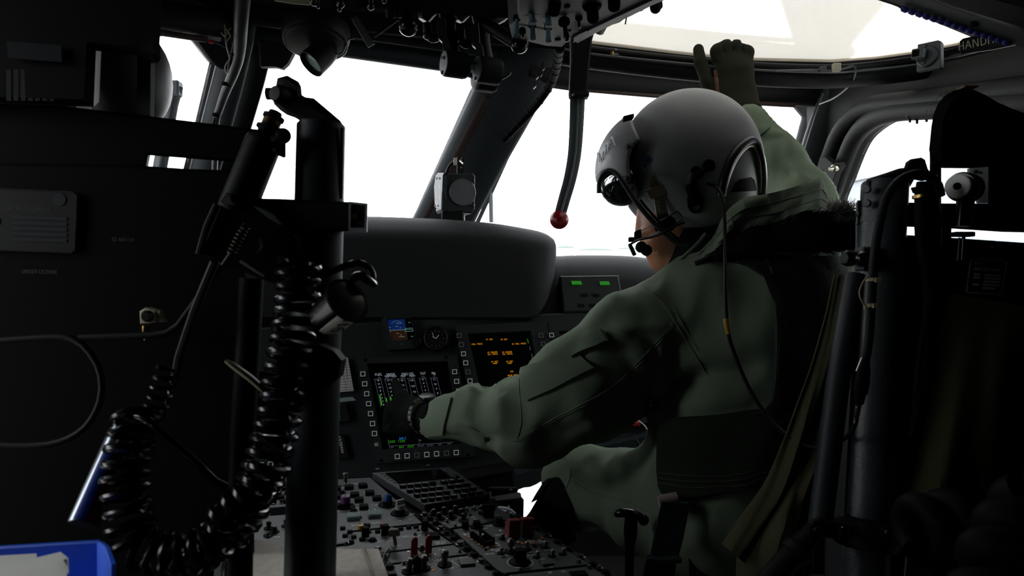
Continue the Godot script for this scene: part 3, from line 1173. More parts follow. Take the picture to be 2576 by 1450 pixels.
func build_roof_fittings():
	var t := thing("sensor_socket", "grey square plate with a round socket on the roof rail", "socket", P(2336, 182, 1.46))
	var pl := plane(P(2308, 110, 1.47), P(2365, 101, 1.43), P(2308, 178, 1.47))
	var g := MB.new()
	g.prism(px(pl, [[2308, 112], [2359, 101], [2366, 108], [2367, 169], [2363, 172], [2306, 181], [2305, 176]]), -pl.n * 0.012, 0.0012)
	put("back_plate", g, m.grey, t, 20)
	var c := hit(pl, 2333, 142)
	var f := MB.new()
	f.lathe(c, pl.n, [[0, 0], [0.022, 0], [0.022, 0.004], [0.02, 0.006], [0, 0.006]], 28)
	put("flange", f, m.grey, t)
	var u := (hit(pl, 2350, 140) - hit(pl, 2316, 146)).normalized()
	var v := pl.n.cross(u).normalized()
	var b := MB.new()
	b.box(hit(pl, 2322, 139) + pl.n * 0.012, u * 0.012, v * 0.0105, pl.n * 0.012, 0.0012)
	put("box", b, m.grey, t)
	var k := MB.new()
	k.box(hit(pl, 2319, 139) + pl.n * 0.0242, u * 0.007, v * 0.0065, pl.n * 0.0012)
	put("opening", k, m.jet, t, 0)
	screw(t, hit(pl, 2330, 118) + pl.n * 0.006, pl.n, 0.0042, m.bolt)
	screw(t, hit(pl, 2328, 160) + pl.n * 0.006, pl.n, 0.0035, m.bolt)
	var h := thing("hand_hold_placard", "dark plate stencilled HAND on the roof rail below the grey bar", "sign", P(2470, 140, 1.46))
	var hp := plane(P(2420, 100, 1.48), P(2560, 70, 1.42), P(2420, 130, 1.48))
	var hb := MB.new()
	hb.prism(px(hp, [[2414, 104], [2422, 97], [2500, 78], [2590, 58], [2594, 104], [2500, 124], [2418, 136], [2416, 122]]), -hp.n * 0.006, 0.0008)
	put("plate", hb, m.black, h, 20)
	var hu := (hit(hp, 2560, 70) - hit(hp, 2420, 102)).normalized()
	var hl := MB.new()
	text(hl, "HAND", hit(hp, 2446, 110) + hp.n * 0.0008, hu, hp.n.cross(hu), 0.0165, 0.85, "Droid Sans")
	text(hl, "HOLD", hit(hp, 2520, 94) + hp.n * 0.0008, hu, hp.n.cross(hu), 0.0165, 0.85, "Droid Sans")
	put("lettering", hl, paint(Color(0.62, 0.60, 0.52), 0.7), h, 0)
	var lc := thing("lacing_cord", "row of small blue lacing loops along the grey roof bar", "cord", P(2400, 100, 1.3))
	var blue := paint(Color(0.16, 0.18, 0.50), 0.6)
	for i in 15:
		var f2 := i / 14.0
		var x := lerpf(2276, 2532, f2)
		var y := lerpf(25, 108, f2)
		var dd := lerpf(1.375, 1.31, f2)
		var mb := MB.new()
		var a := P(x - 10, y - 5, dd)
		var e := P(x + 9, y + 4, dd)
		mb.tube(PackedVector3Array([a, a.lerp(e, 0.25), a.lerp(e, 0.75), e]), [0.0015, 0.0052, 0.0052, 0.0015], 10, 1.0)
		put("loop", mb, blue, lc)
	var cl := MB.new()
	cl.tube(pd([[2262, 18, 1.385], [2400, 62, 1.35], [2545, 110, 1.315]]), 0.0016, 8)
	put("line", cl, blue, lc)
	var bars := plane(P(2205, 0, 1.40), P(2576, 118, 1.30), P(2576, 0, 1.2))
	for q in [[2452, 60, 9]]:
		var sg := MB.new()
		var at := hit(bars, q[0], q[1])
		sg.lathe(at, bars.n, [[0, -0.002], [0.007, -0.002], [0.007, 0.002], [0.005, 0.0045], [0, 0.0045]], 14)
		single("bar_screw", "dark round screw in the grey roof bar", "screw", sg, m.jet)
	var w := MB.new()
	w.tube(curve(pd([[1950, 178, 1.53], [2040, 176, 1.55], [2092, 178, 1.55], [2120, 174, 1.55], [2146, 166, 1.55], [2152, 172, 1.55], [2150, 192, 1.58], [2135, 218, 1.66], [2100, 246, 1.78], [2062, 262, 1.98]]), 0.015), 0.0022, 8)
	single("sensor_wire", "thin grey wire looping from the roof rail down to the right pillar", "wire", w, m.grey)
	var c1 := MB.new()
	c1.box(P(2104, 170, 1.545), right * 0.0085, up * 0.009, back * 0.006, 0.001)
	single("cable_clip", "cream plastic clip holding the wire on the roof rail", "clip", c1, paint(Color(0.72, 0.70, 0.62), 0.5))
	var c2 := MB.new()
	c2.box(P(2069, 175, 1.55), right * 0.007, up * 0.006, back * 0.006, 0.001)
	single("cable_clip", "small dark clip on the roof rail left of the cream clip", "clip", c2, m.grey)
	var hk := thing("latch_hook", "small metal latch on the roof rail left of the raised glove", "latch", P(1545, 142, 1.6))
	var h1 := MB.new()
	h1.box(P(1548, 138, 1.585), right * 0.012, up * 0.003, back * 0.006, 0.001)
	put("base", h1, m.grey, hk)
	var h3 := MB.new()
	h3.ball(P(1549, 129, 1.585), 0.006, 12)
	put("bead", h3, m.bolt, hk)
	var h4 := MB.new()
	h4.lathe(P(1541, 135, 1.58), (right * -0.3 + up).normalized(), [[0, -0.004], [0.004, -0.004], [0.004, 0.004], [0, 0.004]], 10)
	put("pin", h4, m.brass, hk)
	var i2 := 0
	for q in [[2289, 297, 1.60, "leftmost of three small studs under the door arch"], [2307, 300, 1.58, "middle of three small studs under the door arch"], [2331, 295, 1.55, "stud nearest the headrest under the door arch"]]:
		var s := MB.new()
		s.lathe(P(q[0], q[1] - 9, q[2]), -up, [[0, 0], [0.0075, 0], [0.0075, 0.006], [0.0045, 0.009], [0.003, 0.012], [0.0028, 0.019], [0, 0.019]], 10)
		single("door_stud", q[3], "stud", s, m.black, "studs under the door arch")
	var bk := thing("door_bracket", "dark metal bracket with brass bolts on the door post", "bracket", P(2085, 505, 1.95))
	var kp := plane(P(2060, 400, 1.98), P(2110, 415, 1.9), P(2060, 500, 2.0))
	var kb := MB.new()
	kb.prism(px(kp, [[2062, 395], [2075, 395], [2096, 413], [2108, 409], [2112, 420], [2100, 440], [2082, 500], [2050, 500], [2052, 430]]), -kp.n * 0.02, 0.0015)
	put("plate", kb, m.frame, bk, 20)
	for q in [[2066, 431], [2085, 487]]:
		screw(bk, hit(kp, q[0], q[1]), kp.n, 0.0055, m.brass, "bolt")
	var nb := MB.new()
	nb.lathe(hit(kp, 2104, 422), (kp.n + right * 0.5).normalized(), [[0, 0], [0.01, 0], [0.01, 0.012], [0.006, 0.014], [0.005, 0.026], [0, 0.026]], 12)
	put("stud", nb, m.steel, bk)
	var cb := thing("cable_loom", "beaded black cable loom curving down the right side of the centre pillar", "cable", P(1270, 350, 1.85))
	var cpath := curve(pd([[1408, 120, 1.50], [1404, 150, 1.60], [1396, 185, 1.70], [1378, 225, 1.78], [1345, 270, 1.83], [1300, 318, 1.88], [1268, 352, 1.92]]), 0.012)
	var cm := MB.new()
	cm.tube(cpath, 0.0105, 12)
	put("sheath", cm, m.jet, cb)
	for i in cpath.size():
		if i % 4 == 1 and i < cpath.size() - 1:
			var q := MB.new()
			q.lathe(cpath[i], cpath[i + 1] - cpath[i], [[0.009, -0.002], [0.0122, -0.001], [0.0122, 0.001], [0.009, 0.002]], 10)
			put("tie", q, m.black, cb)
	var c4 := thing("cable_bracket", "small metal clamp row on the shaded side of the centre pillar", "clamp", P(1360, 200, 1.84))
	for q in [[1366, 168, 0.010], [1352, 190, 0.008], [1345, 214, 0.008], [1362, 186, 0.006]]:
		var z := MB.new()
		z.box(P(q[0], q[1], 1.80), right * q[2] * 0.5 + up * 0.004, up * q[2], back * 0.006, 0.0012)
		put("clamp", z, m.bolt, c4)
	var hn := thing("pillar_harness", "grey wire harness strapped down the left pillar", "harness", P(545, 310, 1.58))
	var hp2 := curve(pd([[611, -10, 1.42], [606, 60, 1.46], [604, 110, 1.50], [598, 150, 1.53], [585, 190, 1.55], [566, 235, 1.58], [552, 275, 1.60], [544, 310, 1.62], [540, 430, 1.66]]), 0.012)
	var hr := []
	for i in hp2.size():
		hr.append(lerpf(0.0165, 0.007, clampf(float(i) / hp2.size() * 1.25, 0, 1)))
	var hm := MB.new()
	hm.tube(hp2, hr, 14)
	put("sheath", hm, paint(Color(0.22, 0.23, 0.235), 0.45), hn)
	var h5 := MB.new()
	h5.tube(curve(pd([[594, 70, 1.47], [590, 110, 1.50], [578, 160, 1.53], [574, 200, 1.56], [556, 250, 1.59], [541, 296, 1.61], [538, 312, 1.61]]), 0.012), 0.004, 10)
	put("cable", h5, m.black, hn)
	for q in [[600, 112, 0.016], [594, 140, 0.015], [570, 213, 0.012], [544, 290, 0.0095]]:
		var z := MB.new()
		z.lathe(P(q[0], q[1], 1.51 + (q[1] - 110) * 0.0005), (up + right * 0.25).normalized(), [[q[2] * 0.8, -0.004], [q[2], -0.003], [q[2], 0.003], [q[2] * 0.8, 0.004]], 14)
		put("tie", z, m.jet, hn)
	var lw := thing("loose_wires", "loose tied cream wires beside the left pillar harness", "wires", P(575, 190, 1.5))
	for q in [[[565, 62], [567, 85], [568, 110], [574, 130], [578, 150]], [[568, 72], [580, 92], [572, 100], [570, 118], [576, 140]], [[557, 82], [566, 92], [574, 78], [582, 70]], [[576, 150], [566, 168], [570, 185], [576, 176]]]:
		var z := MB.new()
		var pts := []
		for p in q:
			pts.append([p[0], p[1], 1.47])
		z.tube(curve(pd(pts), 0.006), 0.0014, 6)
		put("wire", z, paint(Color(0.62, 0.61, 0.52), 0.5), lw)
	var rw := MB.new()
	rw.tube(curve(pd([[528, 104, 1.55], [540, 106, 1.55], [556, 114, 1.55], [572, 122, 1.56]]), 0.006), 0.0016, 6)
	single("blue_wire", "thin blue wire with a red end across the left gusset", "wire", rw, paint(Color(0.10, 0.22, 0.34), 0.5))
	var re := MB.new()
	re.box(P(531, 105, 1.545), right * 0.005, up * 0.004, back * 0.003, 0.001)
	single("red_terminal", "small red terminal on the left gusset", "terminal", re, m.red)


# ---------------------------------------------------------------- glareshield, compass
func build_glareshield():
	var mb := MB.new()
	var tops := [[600, 538], [680, 540], [760, 542], [935, 545], [1050, 549], [1150, 554], [1240, 562], [1310, 573], [1355, 582], [1380, 592], [1394, 603], [1399, 617]]
	var rings := []
	for q in smooth2(tops, 24):
		var x: float = q[0]
		var y: float = q[1]
		var e := clampf((1399.0 - x) / 70.0, 0.0, 1.0)   # the end turns inwards
		var s := sqrt(1.0 - (1.0 - e) * (1.0 - e))
		var bot := lerpf(y + 28.0, 806.0, s)
		var d0 := 1.68
		var ring := PackedVector3Array()
		ring.append(P(x, y + 10, d0 + 0.16 * s))
		ring.append(P(x, y + 2, d0 + 0.10 * s))
		ring.append(P(x, y, d0 + 0.04 * s))
		ring.append(P(x, lerpf(y, bot, 0.04), d0 - 0.01 * s))
		ring.append(P(x, lerpf(y, bot, 0.12), d0 - 0.05 * s))
		ring.append(P(x, lerpf(y, bot, 0.22), d0 - 0.075 * s))
		ring.append(P(x, lerpf(y, bot, 0.5), d0 - 0.10 * s))
		ring.append(P(x, lerpf(y, bot, 0.97), d0 - 0.12 * s))
		ring.append(P(x, bot, d0 - 0.11 * s))
		ring.append(P(x, bot, d0 + 0.16 * s))
		rings.append(ring)
	mb.loft(rings)
	single("glareshield", "large black glareshield hood over the instrument panel", "glareshield", mb, m.dash, "", 50)
	var m2 := MB.new()
	rings = []
	for q in smooth2([[1250, 640], [1390, 645], [1450, 643], [1560, 644], [1640, 651], [1700, 662], [1800, 684], [1900, 712], [1990, 745]], 24):
		var x: float = q[0]
		var y: float = q[1]
		var ring := PackedVector3Array()
		var d0 := 1.80
		ring.append(P(x, y + 12, d0 + 0.16))
		ring.append(P(x, y + 3, d0 + 0.10))
		ring.append(P(x, y, d0 + 0.04))
		ring.append(P(x, y + 8, d0 - 0.01))
		ring.append(P(x, y + 26, d0 - 0.06))
		ring.append(P(x, y + 60, d0 - 0.11))
		ring.append(P(x, y + 110, d0 - 0.14))
		ring.append(P(x, 806, d0 - 0.17))
		ring.append(P(x, 812, d0 - 0.15))
		ring.append(P(x, 812, d0 + 0.16))
		rings.append(ring)
	m2.loft(rings)
	single("side_glareshield", "lower black hood right of the main glareshield", "glareshield", m2, m.dash, "", 50)
	var pl := plane(P(1400, 700, 1.64), P(1560, 702, 1.645), P(1400, 790, 1.60))
	var an := thing("annunciator_panel", "black recessed panel with two green lights under the side hood", "panel", hit(pl, 1470, 790))
	var ab := MB.new()
	ab.prism(px(pl, [[1408, 694], [1556, 692], [1572, 780], [1420, 786]]), -pl.n * 0.05, 0.003)
	put("bezel", ab, m.panel, an, 20)
	var green := glow(Color(0.06, 0.62, 0.03), 0.42)
	for q in [[[1437, 709], [1461, 709], [1464, 717], [1439, 717]], [[1508, 710], [1531, 710], [1534, 718], [1510, 718]]]:
		var g := MB.new()
		g.prism(px(pl, q, 0.004), -pl.n * 0.004)
		put("green_light", g, green, an, 0)
	for q in [[1470, 742], [1500, 742], [1462, 768], [1492, 768]]:
		var g := MB.new()
		g.box(hit(pl, q[0], q[1]), right * 0.008, up * 0.004, back * 0.004, 0.001)
		put("key", g, m.black, an)
	var d := 1.76
	var cp := thing("standby_compass", "grey boxed standby compass on the foot of the centre pillar", "compass", P(1145, 552, d))
	var pc := plane(P(1113, 440, d), P(1193, 440, d + 0.03), P(1113, 530, d))
	var cb := MB.new()
	cb.prism(px(pc, [[1113, 443], [1118, 436], [1190, 436], [1196, 443], [1195, 528], [1188, 537], [1116, 533], [1111, 526]]), -pc.n * 0.06, 0.003)
	put("case", cb, paint(Color(0.125, 0.145, 0.155), 0.5, 0.0, 0.3), cp, 20)
	var ps := plane(P(1112, 440, d), P(1094, 440, d + 0.05), P(1112, 530, d))
	var sb := MB.new()
	sb.prism(px(ps, [[1096, 440], [1101, 435], [1116, 435], [1113, 442], [1110, 526], [1108, 528], [1094, 522], [1092, 470]]), right * 0.012, 0.001)
	put("side_plate", sb, m.lever, cp, 20)
	for q in [[1099, 449], [1106, 449], [1095, 518], [1102, 518]]:
		screw(cp, hit(ps, q[0], q[1]), ps.n, 0.0028, m.lever)
	var lt := MB.new()
	var sd := (hit(ps, 1104, 460) - hit(ps, 1104, 510)).normalized()
	text(lt, "CORRECTION CARD", hit(ps, 1107, 484) + ps.n * 0.0012, sd, ps.n.cross(sd), 0.0034, 0.9)
	text(lt, "STEER TO", hit(ps, 1100, 490) + ps.n * 0.0012, sd, ps.n.cross(sd), 0.0034, 0.9)
	put("lettering", lt, m.ink, cp, 0)
	var rc := hit(pc, 1163, 484)
	var rg := MB.new()
	rg.lathe(rc, pc.n, [[0.0335, 0], [0.036, 0], [0.0365, 0.003], [0.0345, 0.005], [0.0335, 0.004]], 40)
	put("ring", rg, m.grey, cp)
	var fc := MB.new()
	fc.lathe(rc, pc.n, [[0, 0], [0.0335, 0], [0.0335, 0.002], [0, 0.002]], 40)
	put("dial", fc, m.black, cp)
	var pr := (hit(pc, 1190, 484) - rc).normalized()
	var pu := pc.n.cross(pr)
	var wn := MB.new()
	wn.box(rc + pc.n * 0.0022 - pr * 0.003 - pu * 0.002, pr * 0.023, pu * 0.019, pc.n * 0.0012, 0.001)
	var wo := put("card_window", wn, m.gloss, cp)
	var wl := MB.new()
	text(wl, "N", rc + pc.n * 0.0038 - pr * 0.014, pr, pu, 0.0035)
	text(wl, "33", rc + pc.n * 0.0038 + pr * 0.001, pr, pu, 0.0035)
	wl.box(rc + pc.n * 0.0036 - pr * 0.004, pr * 0.0004, pu * 0.013, pc.n * 0.0003)
	put("lettering", wl, m.ink_dim, wo, 0)
	for q in [[1136, 449], [1191, 454], [1132, 514], [1147, 511], [1184, 515], [1191, 519]]:
		screw(cp, hit(pc, q[0], q[1]), pc.n, 0.0032, m.bolt)
	var fe := MB.new()
	fe.box(P(1140, 545, d + 0.03), right * 0.03, up * 0.014, back * 0.02, 0.004)
	put("foot", fe, m.black, cp)
	var sw := thing("lamp_switch", "small toggle switch on an angle bracket above the compass", "switch", P(1160, 436, d))
	var pb := plane(P(1150, 400, d + 0.005), P(1170, 400, d + 0.012), P(1150, 436, d + 0.005))
	var bb := MB.new()
	bb.prism(px(pb, [[1151, 394], [1168, 396], [1166, 436], [1150, 436]]), -pb.n * 0.003)
	put("bracket", bb, m.black, sw, 0)
	var tg := MB.new()
	tg.tube(pd([[1157, 406, d], [1161, 409, d - 0.012], [1166, 413, d - 0.024]]), [0.0025, 0.002, 0.0028], 8)
	put("toggle", tg, m.steel, sw)
	var tn := MB.new()
	tn.lathe(hit(pb, 1157, 406), pb.n, [[0, 0], [0.005, 0], [0.005, 0.003], [0, 0.004]], 6)
	put("nut", tn, m.steel, sw)
	var tl := MB.new()
	text(tl, "ON", hit(pb, 1160, 398) + pb.n * 0.0004, right, up, 0.0033)
	text(tl, "OFF", hit(pb, 1159, 422) + pb.n * 0.0004, right, up, 0.0033)
	put("lettering", tl, m.ink, sw, 0)
	var cl := MB.new()
	cl.box(P(1146, 407, d + 0.01), right * 0.005, up * 0.009, back * 0.006, 0.001)
	put("connector", cl, m.white, sw)
	var cbm := MB.new()
	cbm.tube(curve(pd([[1145, 406, d + 0.01], [1134, 414, d + 0.01], [1126, 428, d + 0.01], [1122, 440, d + 0.02]]), 0.008), 0.004, 10)
	put("lead", cbm, m.rubber, sw)


# ---------------------------------------------------------------- instrument panel
class Face:   # a flat face with its own right, up and outward directions
	var pl: Plane3
	var r: Vector3
	var u: Vector3
	var n: Vector3


func face_of(pl: Plane3, ax: float, ay: float, bx: float, by: float) -> Face:
	var f := Face.new()
	f.pl = pl
	f.n = pl.n
	f.r = (hit(pl, bx, by) - hit(pl, ax, ay)).normalized()
	f.u = f.n.cross(f.r).normalized()
	return f


func key_on(parent: Node3D, f: Face, x: float, y: float, size: float, bright: bool, k: float):
	var at := hit(f.pl, x, y)
	var h := size * k * 0.5
	var b := MB.new()
	b.box(at + f.n * 0.002, f.r * h, f.u * h, f.n * 0.003, 0.0008)
	var o := put("key", b, m.panel, parent, 20)
	var q := MB.new()
	var s := h * 0.56
	var w := h * 0.07
	var l := at + f.n * 0.0052
	for e in [-1.0, 1.0]:
		q.box(l + f.r * s * e, f.r * w, f.u * (s + w), f.n * 0.0002)
		q.box(l + f.u * s * e, f.r * (s + w), f.u * w, f.n * 0.0002)
	put("mark", q, m.key_lit if bright else m.key_dim, o, 0)


func label_on(mb: MB, f: Face, s: String, x: float, y: float, px_high: float, k: float, lift := 0.0006, squeeze := 1.0, face := "Droid Sans"):
	text(mb, s, hit(f.pl, x, y) + f.n * lift, f.r, f.u, px_high * k, squeeze, face)


func strip_on(mb: MB, f: Face, a: Array, b: Array, w: float, lift := 0.0006):   # a printed line between two frame points
	var p := hit(f.pl, a[0], a[1]) + f.n * lift
	var q := hit(f.pl, b[0], b[1]) + f.n * lift
	var d := (q - p)
	var l := d.length()
	if l < 1e-6:
		return
	d /= l
	mb.box((p + q) * 0.5, d * l * 0.5, d.cross(f.n) * w * 0.5, f.n * 0.00012)


func build_panel():
	m.key_lit = glow(Color(0.75, 0.78, 0.78), 0.30)
	m.key_dim = glow(Color(0.55, 0.58, 0.60), 0.10)
	m.screen = paint(Color(0.03, 0.035, 0.04), 0.12)
	m.amber = glow(Color(0.95, 0.62, 0.03), 0.75)
	m.lit_white = glow(Color(0.8, 0.85, 0.9), 0.42)
	m.lit_grey = glow(Color(0.6, 0.62, 0.7), 0.16)
	m.lit_green = glow(Color(0.25, 0.75, 0.1), 0.42)
	m.lit_cyan = glow(Color(0.2, 0.55, 0.95), 0.6)
	var d := 1.5
	var k := d / F
	var ip := plane(P(905, 905, 1.50), P(1150, 893, 1.53), P(945, 1165, 1.44))
	var f := face_of(ip, 905, 905, 1150, 893)
	var pn := MB.new()
	pn.prism(px(ip, [[500, 828], [1700, 770], [1760, 1085], [1640, 1092], [1300, 1172], [1205, 1196], [900, 1206], [640, 1216], [560, 1225]], -0.012), -ip.n * 0.09, 0.004)
	var po := thing("instrument_panel", "black instrument panel board behind the display units", "panel", hit(ip, 905, 1200))
	put("board", pn, m.panel, po, 20)
	var cd := thing("checklist_card", "white printed table card left of the centre display", "card", hit(ip, 865, 988))
	var cm := MB.new()
	cm.prism(px(ip, [[838, 902], [875, 900], [890, 984], [846, 988]], 0.001), -ip.n * 0.002)
	put("sheet", cm, m.white, cd, 0)
	var cl := MB.new()
	for i in 12:
		var t := i / 11.0
		strip_on(cl, f, [lerpf(840, 847, t), lerpf(905, 984, t)], [lerpf(876, 889, t), lerpf(903, 981, t)], 0.0007, 0.0016)
	for i in 4:
		var a := 844 + i * 8.5
		strip_on(cl, f, [a, 904], [a + 5, 958], 0.0006, 0.0016)
	strip_on(cl, f, [868, 958], [872, 983], 0.0006, 0.0016)
	put("ruling", cl, m.black, cd, 0)
	var pk := MB.new()
	pk.prism(px(ip, [[838, 1004], [886, 999], [896, 1008], [844, 1014]], 0.0015), -ip.n * 0.003)
	single("card_pocket", "clear pocket edge under the printed table card", "pocket", pk, m.clear, "", 0)
	var gg := thing("torque_gauge", "small dark gauge with a green scale left of the centre display", "gauge", hit(ip, 856, 1064))
	var gb := MB.new()
	gb.prism(px(ip, [[836, 1018], [870, 1014], [880, 1060], [842, 1066]], 0.006), -ip.n * 0.012, 0.001)
	put("case", gb, m.black, gg, 20)
	var gs := MB.new()
	for i in 6:
		strip_on(gs, f, [849 + i * 1.0, 1026 + i * 6.2], [854 + i * 1.0, 1024 + i * 6.2], 0.0014, 0.0066)
	put("scale", gs, glow(Color(0.25, 0.5, 0.45), 0.25), gg, 0)
	var kp := thing("speed_limit_plate", "black plate printed with airspeed limits left of the centre display", "plate", hit(ip, 858, 1158))
	var kb := MB.new()
	kb.prism(px(ip, [[838, 1094], [862, 1091], [876, 1152], [846, 1157]], 0.003), -ip.n * 0.008, 0.001)
	put("plate", kb, m.black, kp, 20)
	var kl := MB.new()
	for q in [["KIAS", 852, 1101], ["LIMIT", 853, 1108], ["150", 857, 1114.5], ["100", 858, 1120.5], ["80", 860, 1126.5], ["60", 861, 1132.5], ["45", 862, 1138.5]]:
		label_on(kl, f, q[0], q[1], q[2], 3.8, k, 0.0034)
	put("lettering", kl, m.key_lit, kp, 0)
	build_center_display(f, k)
	build_right_displays(f, k)
	build_standby(f, k)
	var lg := MB.new()
	lg.prism(pd([[1290, 1182, 1.42], [1480, 1118, 1.50], [1640, 1072, 1.56], [1700, 1064, 1.58], [1700, 1082, 1.50], [1500, 1128, 1.44], [1300, 1196, 1.36]]), -up * 0.03)
	single("panel_ledge", "blue grey ledge under the board beside the pilot knee", "ledge", lg, m.frame_blue, "", 20)
	var un := MB.new()
	un.prism(pd([[1150, 1204, 1.40], [1300, 1180, 1.42], [1480, 1128, 1.46], [1640, 1092, 1.52], [1640, 1150, 1.50], [1480, 1180, 1.46], [1372, 1206, 1.42], [1350, 1220, 1.42], [1334, 1227, 1.42], [1306, 1230, 1.42], [1296, 1250, 1.42], [1228, 1252, 1.42], [1180, 1226, 1.42]]), back * -0.2, 0.004)
	single("footwell_cover", "ragged black cover hanging under the board above the chin window", "cover", un, m.shell, "", 20)
	var ar := MB.new()
	ar.tube(curve(pd([[1604, 1058, 1.42], [1622, 1072, 1.42], [1634, 1095, 1.42], [1642, 1120, 1.42], [1643, 1150, 1.42]]), 0.008), 0.0016, 8)
	single("rim_strip", "thin bright curved rim behind the pilot forearm", "rim", ar, m.white)
	var rd := MB.new()
	rd.box(P(1596, 1066, 1.5), right * 0.012, up * 0.005, back * 0.008, 0.002)
	single("red_tab", "small red tab behind the pilot forearm", "tab", rd, m.red)
	var fk := thing("control_fork", "small dark metal fork beyond the pilot thigh", "fitting", P(1610, 1145, 1.42))
	var fb := MB.new()
	fb.tube(pd([[1598, 1106, 1.42], [1609, 1124, 1.42], [1606, 1140, 1.42]]), 0.0045, 8)
	put("stem", fb, m.frame_blue, fk)
	var fc := MB.new()
	fc.tube(pd([[1609, 1124, 1.42], [1628, 1134, 1.42], [1642, 1142, 1.42]]), 0.0045, 8)
	put("arm", fc, m.frame_blue, fk)


func build_center_display(f: Face, k: float):
	var ip := f.pl
	var t := thing("display_unit", "centre display unit with green bars that the gloved hand reaches", "display", hit(ip, 1065, 1170))
	var on := func(p: Vector2) -> Vector3: return hit(ip, p.x, p.y) + ip.n * 0.010
	var bz := MB.new()
	framed(bz, on, [[898, 904], [1149, 897], [1196, 1150], [946, 1168]], [[924, 917], [1126, 911], [1160, 1118], [962, 1133]], -ip.n * 0.024)
	put("bezel", bz, m.panel, t, 20)
	var sc := MB.new()
	sc.prism(px(ip, [[922, 915], [1128, 909], [1162, 1120], [960, 1135]], -0.004), -ip.n * 0.006)
	put("screen", sc, m.screen, t, 0)
	for q in [[920, 908], [1122, 902], [960, 1160], [1176, 1146]]:
		screw(t, hit(ip, q[0], q[1]) + ip.n * 0.010, ip.n, 0.0035, m.jet)
	for i in 7:
		key_on_lift(t, f, 914 + i * 4.85, 944 + i * 24.8, 17, true, k)
	for i in 6:
		key_on_lift(t, f, 1143 + i * 5.0, 938.5 + i * 24.0, 17, true, k)
	for i in 7:
		key_on_lift(t, f, 1000 + i * 24.5, 1150 - i * 1.65, 23, i != 2 and i != 5, k)
	var rk := MB.new()
	label_on(rk, f, "BRT", 948, 1118, 4, k, 0.0104)
	strip_on(rk, f, [943, 1123], [953, 1122], 0.0009, 0.0104)
	put("lettering", rk, m.key_lit, t, 0)
	var wt := MB.new()
	var gt := MB.new()
	var gr := MB.new()
	var lf := -0.0032
	for q in [["FUEL", 952, 942, 6], ["XMSN", 982, 942, 6], ["ENG OIL", 1026, 940.5, 6], ["TGT", 1064, 939.5, 6], ["Ng", 1091, 939.5, 6], ["TEMP", 974, 947, 4], ["PRESS", 990, 946.5, 4], ["TEMP", 1014, 946, 4], ["PRESS", 1037, 945.5, 4]]:
		label_on(wt, f, q[0], q[1], q[2], q[3], k, lf)
	for q in [["LBS", 953, 949], ["X100", 954, 952], ["DEG C", 974, 951], ["PSI", 991, 950.5], ["DEG C", 1014, 950], ["PSI", 1038, 949.5], ["DEG C", 1065, 947], ["X100", 1066, 950], ["PCT", 1092, 946], ["X10", 1093, 949]]:
		label_on(gt, f, q[0], q[1], q[2], 2.6, k, lf)
	var cols := [[950, 954, 966, 1024, ["14", "12", "10", "8", "6", "4", "2", "0"]], [976, 954, 990, 1010, ["17", "12", "10", "8", "6", "4"]], [994, 954, 1008, 1010, ["190", "130", "70", "50"]], [1010, 953, 1026, 1024, ["18", "14", "10", "5", "2", "0"]], [1034, 952, 1052, 1024, ["170", "120", "70", "50", "30"]], [1063, 952, 1078, 1014, ["9", "8", "7", "6", "5", "4", "2"]], [1091, 951, 1106, 1008, ["11", "10", "9", "8", "7"]]]
	for c in cols:
		var x0: float = c[0]
		var x1: float = c[2]
		strip_on(gt, f, [x0 - 8, c[1]], [x1 - 8, c[3]], 0.0008, lf)
		strip_on(gt, f, [x0 + 8, c[1]], [x1 + 8, c[3]], 0.0008, lf)
		strip_on(gt, f, [x0 - 10, c[1]], [x0 + 10, c[1] - 0.5], 0.0008, lf)
		var list: Array = c[4]
		for i in list.size():
			var s := (i + 0.35) / list.size()
			var x := lerpf(x0, x1, s)
			var y := lerpf(c[1], c[3], s)
			label_on(wt, f, list[i], x, y, 4.2, k, lf)
			strip_on(gt, f, [x - 8, y], [x - 5.5, y], 0.0007, lf)
			strip_on(gt, f, [x + 5.5, y], [x + 8, y], 0.0007, lf)
	strip_on(gr, f, [955, 993], [960, 1020], 0.0026, lf)
	strip_on(gr, f, [971, 1001], [974, 1016], 0.0026, lf)
	strip_on(gr, f, [982, 998], [984, 1008], 0.0026, lf)
	for q in [["5200", 985, 1111.5, 5.6], ["1200", 1010, 1110, 5.6], ["NAV", 1010, 1125, 4.6], ["DIGIT", 1034, 1123.5, 4.6]]:
		label_on(gr, f, q[0], q[1], q[2], q[3], k, lf)
	strip_on(gr, f, [1056, 1108], [1059, 1108], 0.002, lf)
	for q in [["CAP", 985, 1126], ["EVENT", 1059, 1122], ["READY", 1083, 1120.5], ["ND", 1107, 1119], ["PFD", 1131, 1117.5]]:
		label_on(gt, f, q[0], q[1], q[2], 4.2, k, lf)
	strip_on(gt, f, [978, 1123], [1140, 1113], 0.0008, lf)
	strip_on(gt, f, [976, 1106], [979, 1123], 0.0008, lf)
	strip_on(gt, f, [1053, 1104], [1055, 1117], 0.0008, lf)
	var bl := MB.new()
	label_on(bl, f, "3/A C", 1013, 1103, 5.6, k, lf)
	put("lettering", wt, m.lit_white, t, 0)
	put("tape_scale", gt, m.lit_grey, t, 0)
	put("green_bar", gr, m.lit_green, t, 0)
	put("lettering", bl, m.lit_cyan, t, 0)


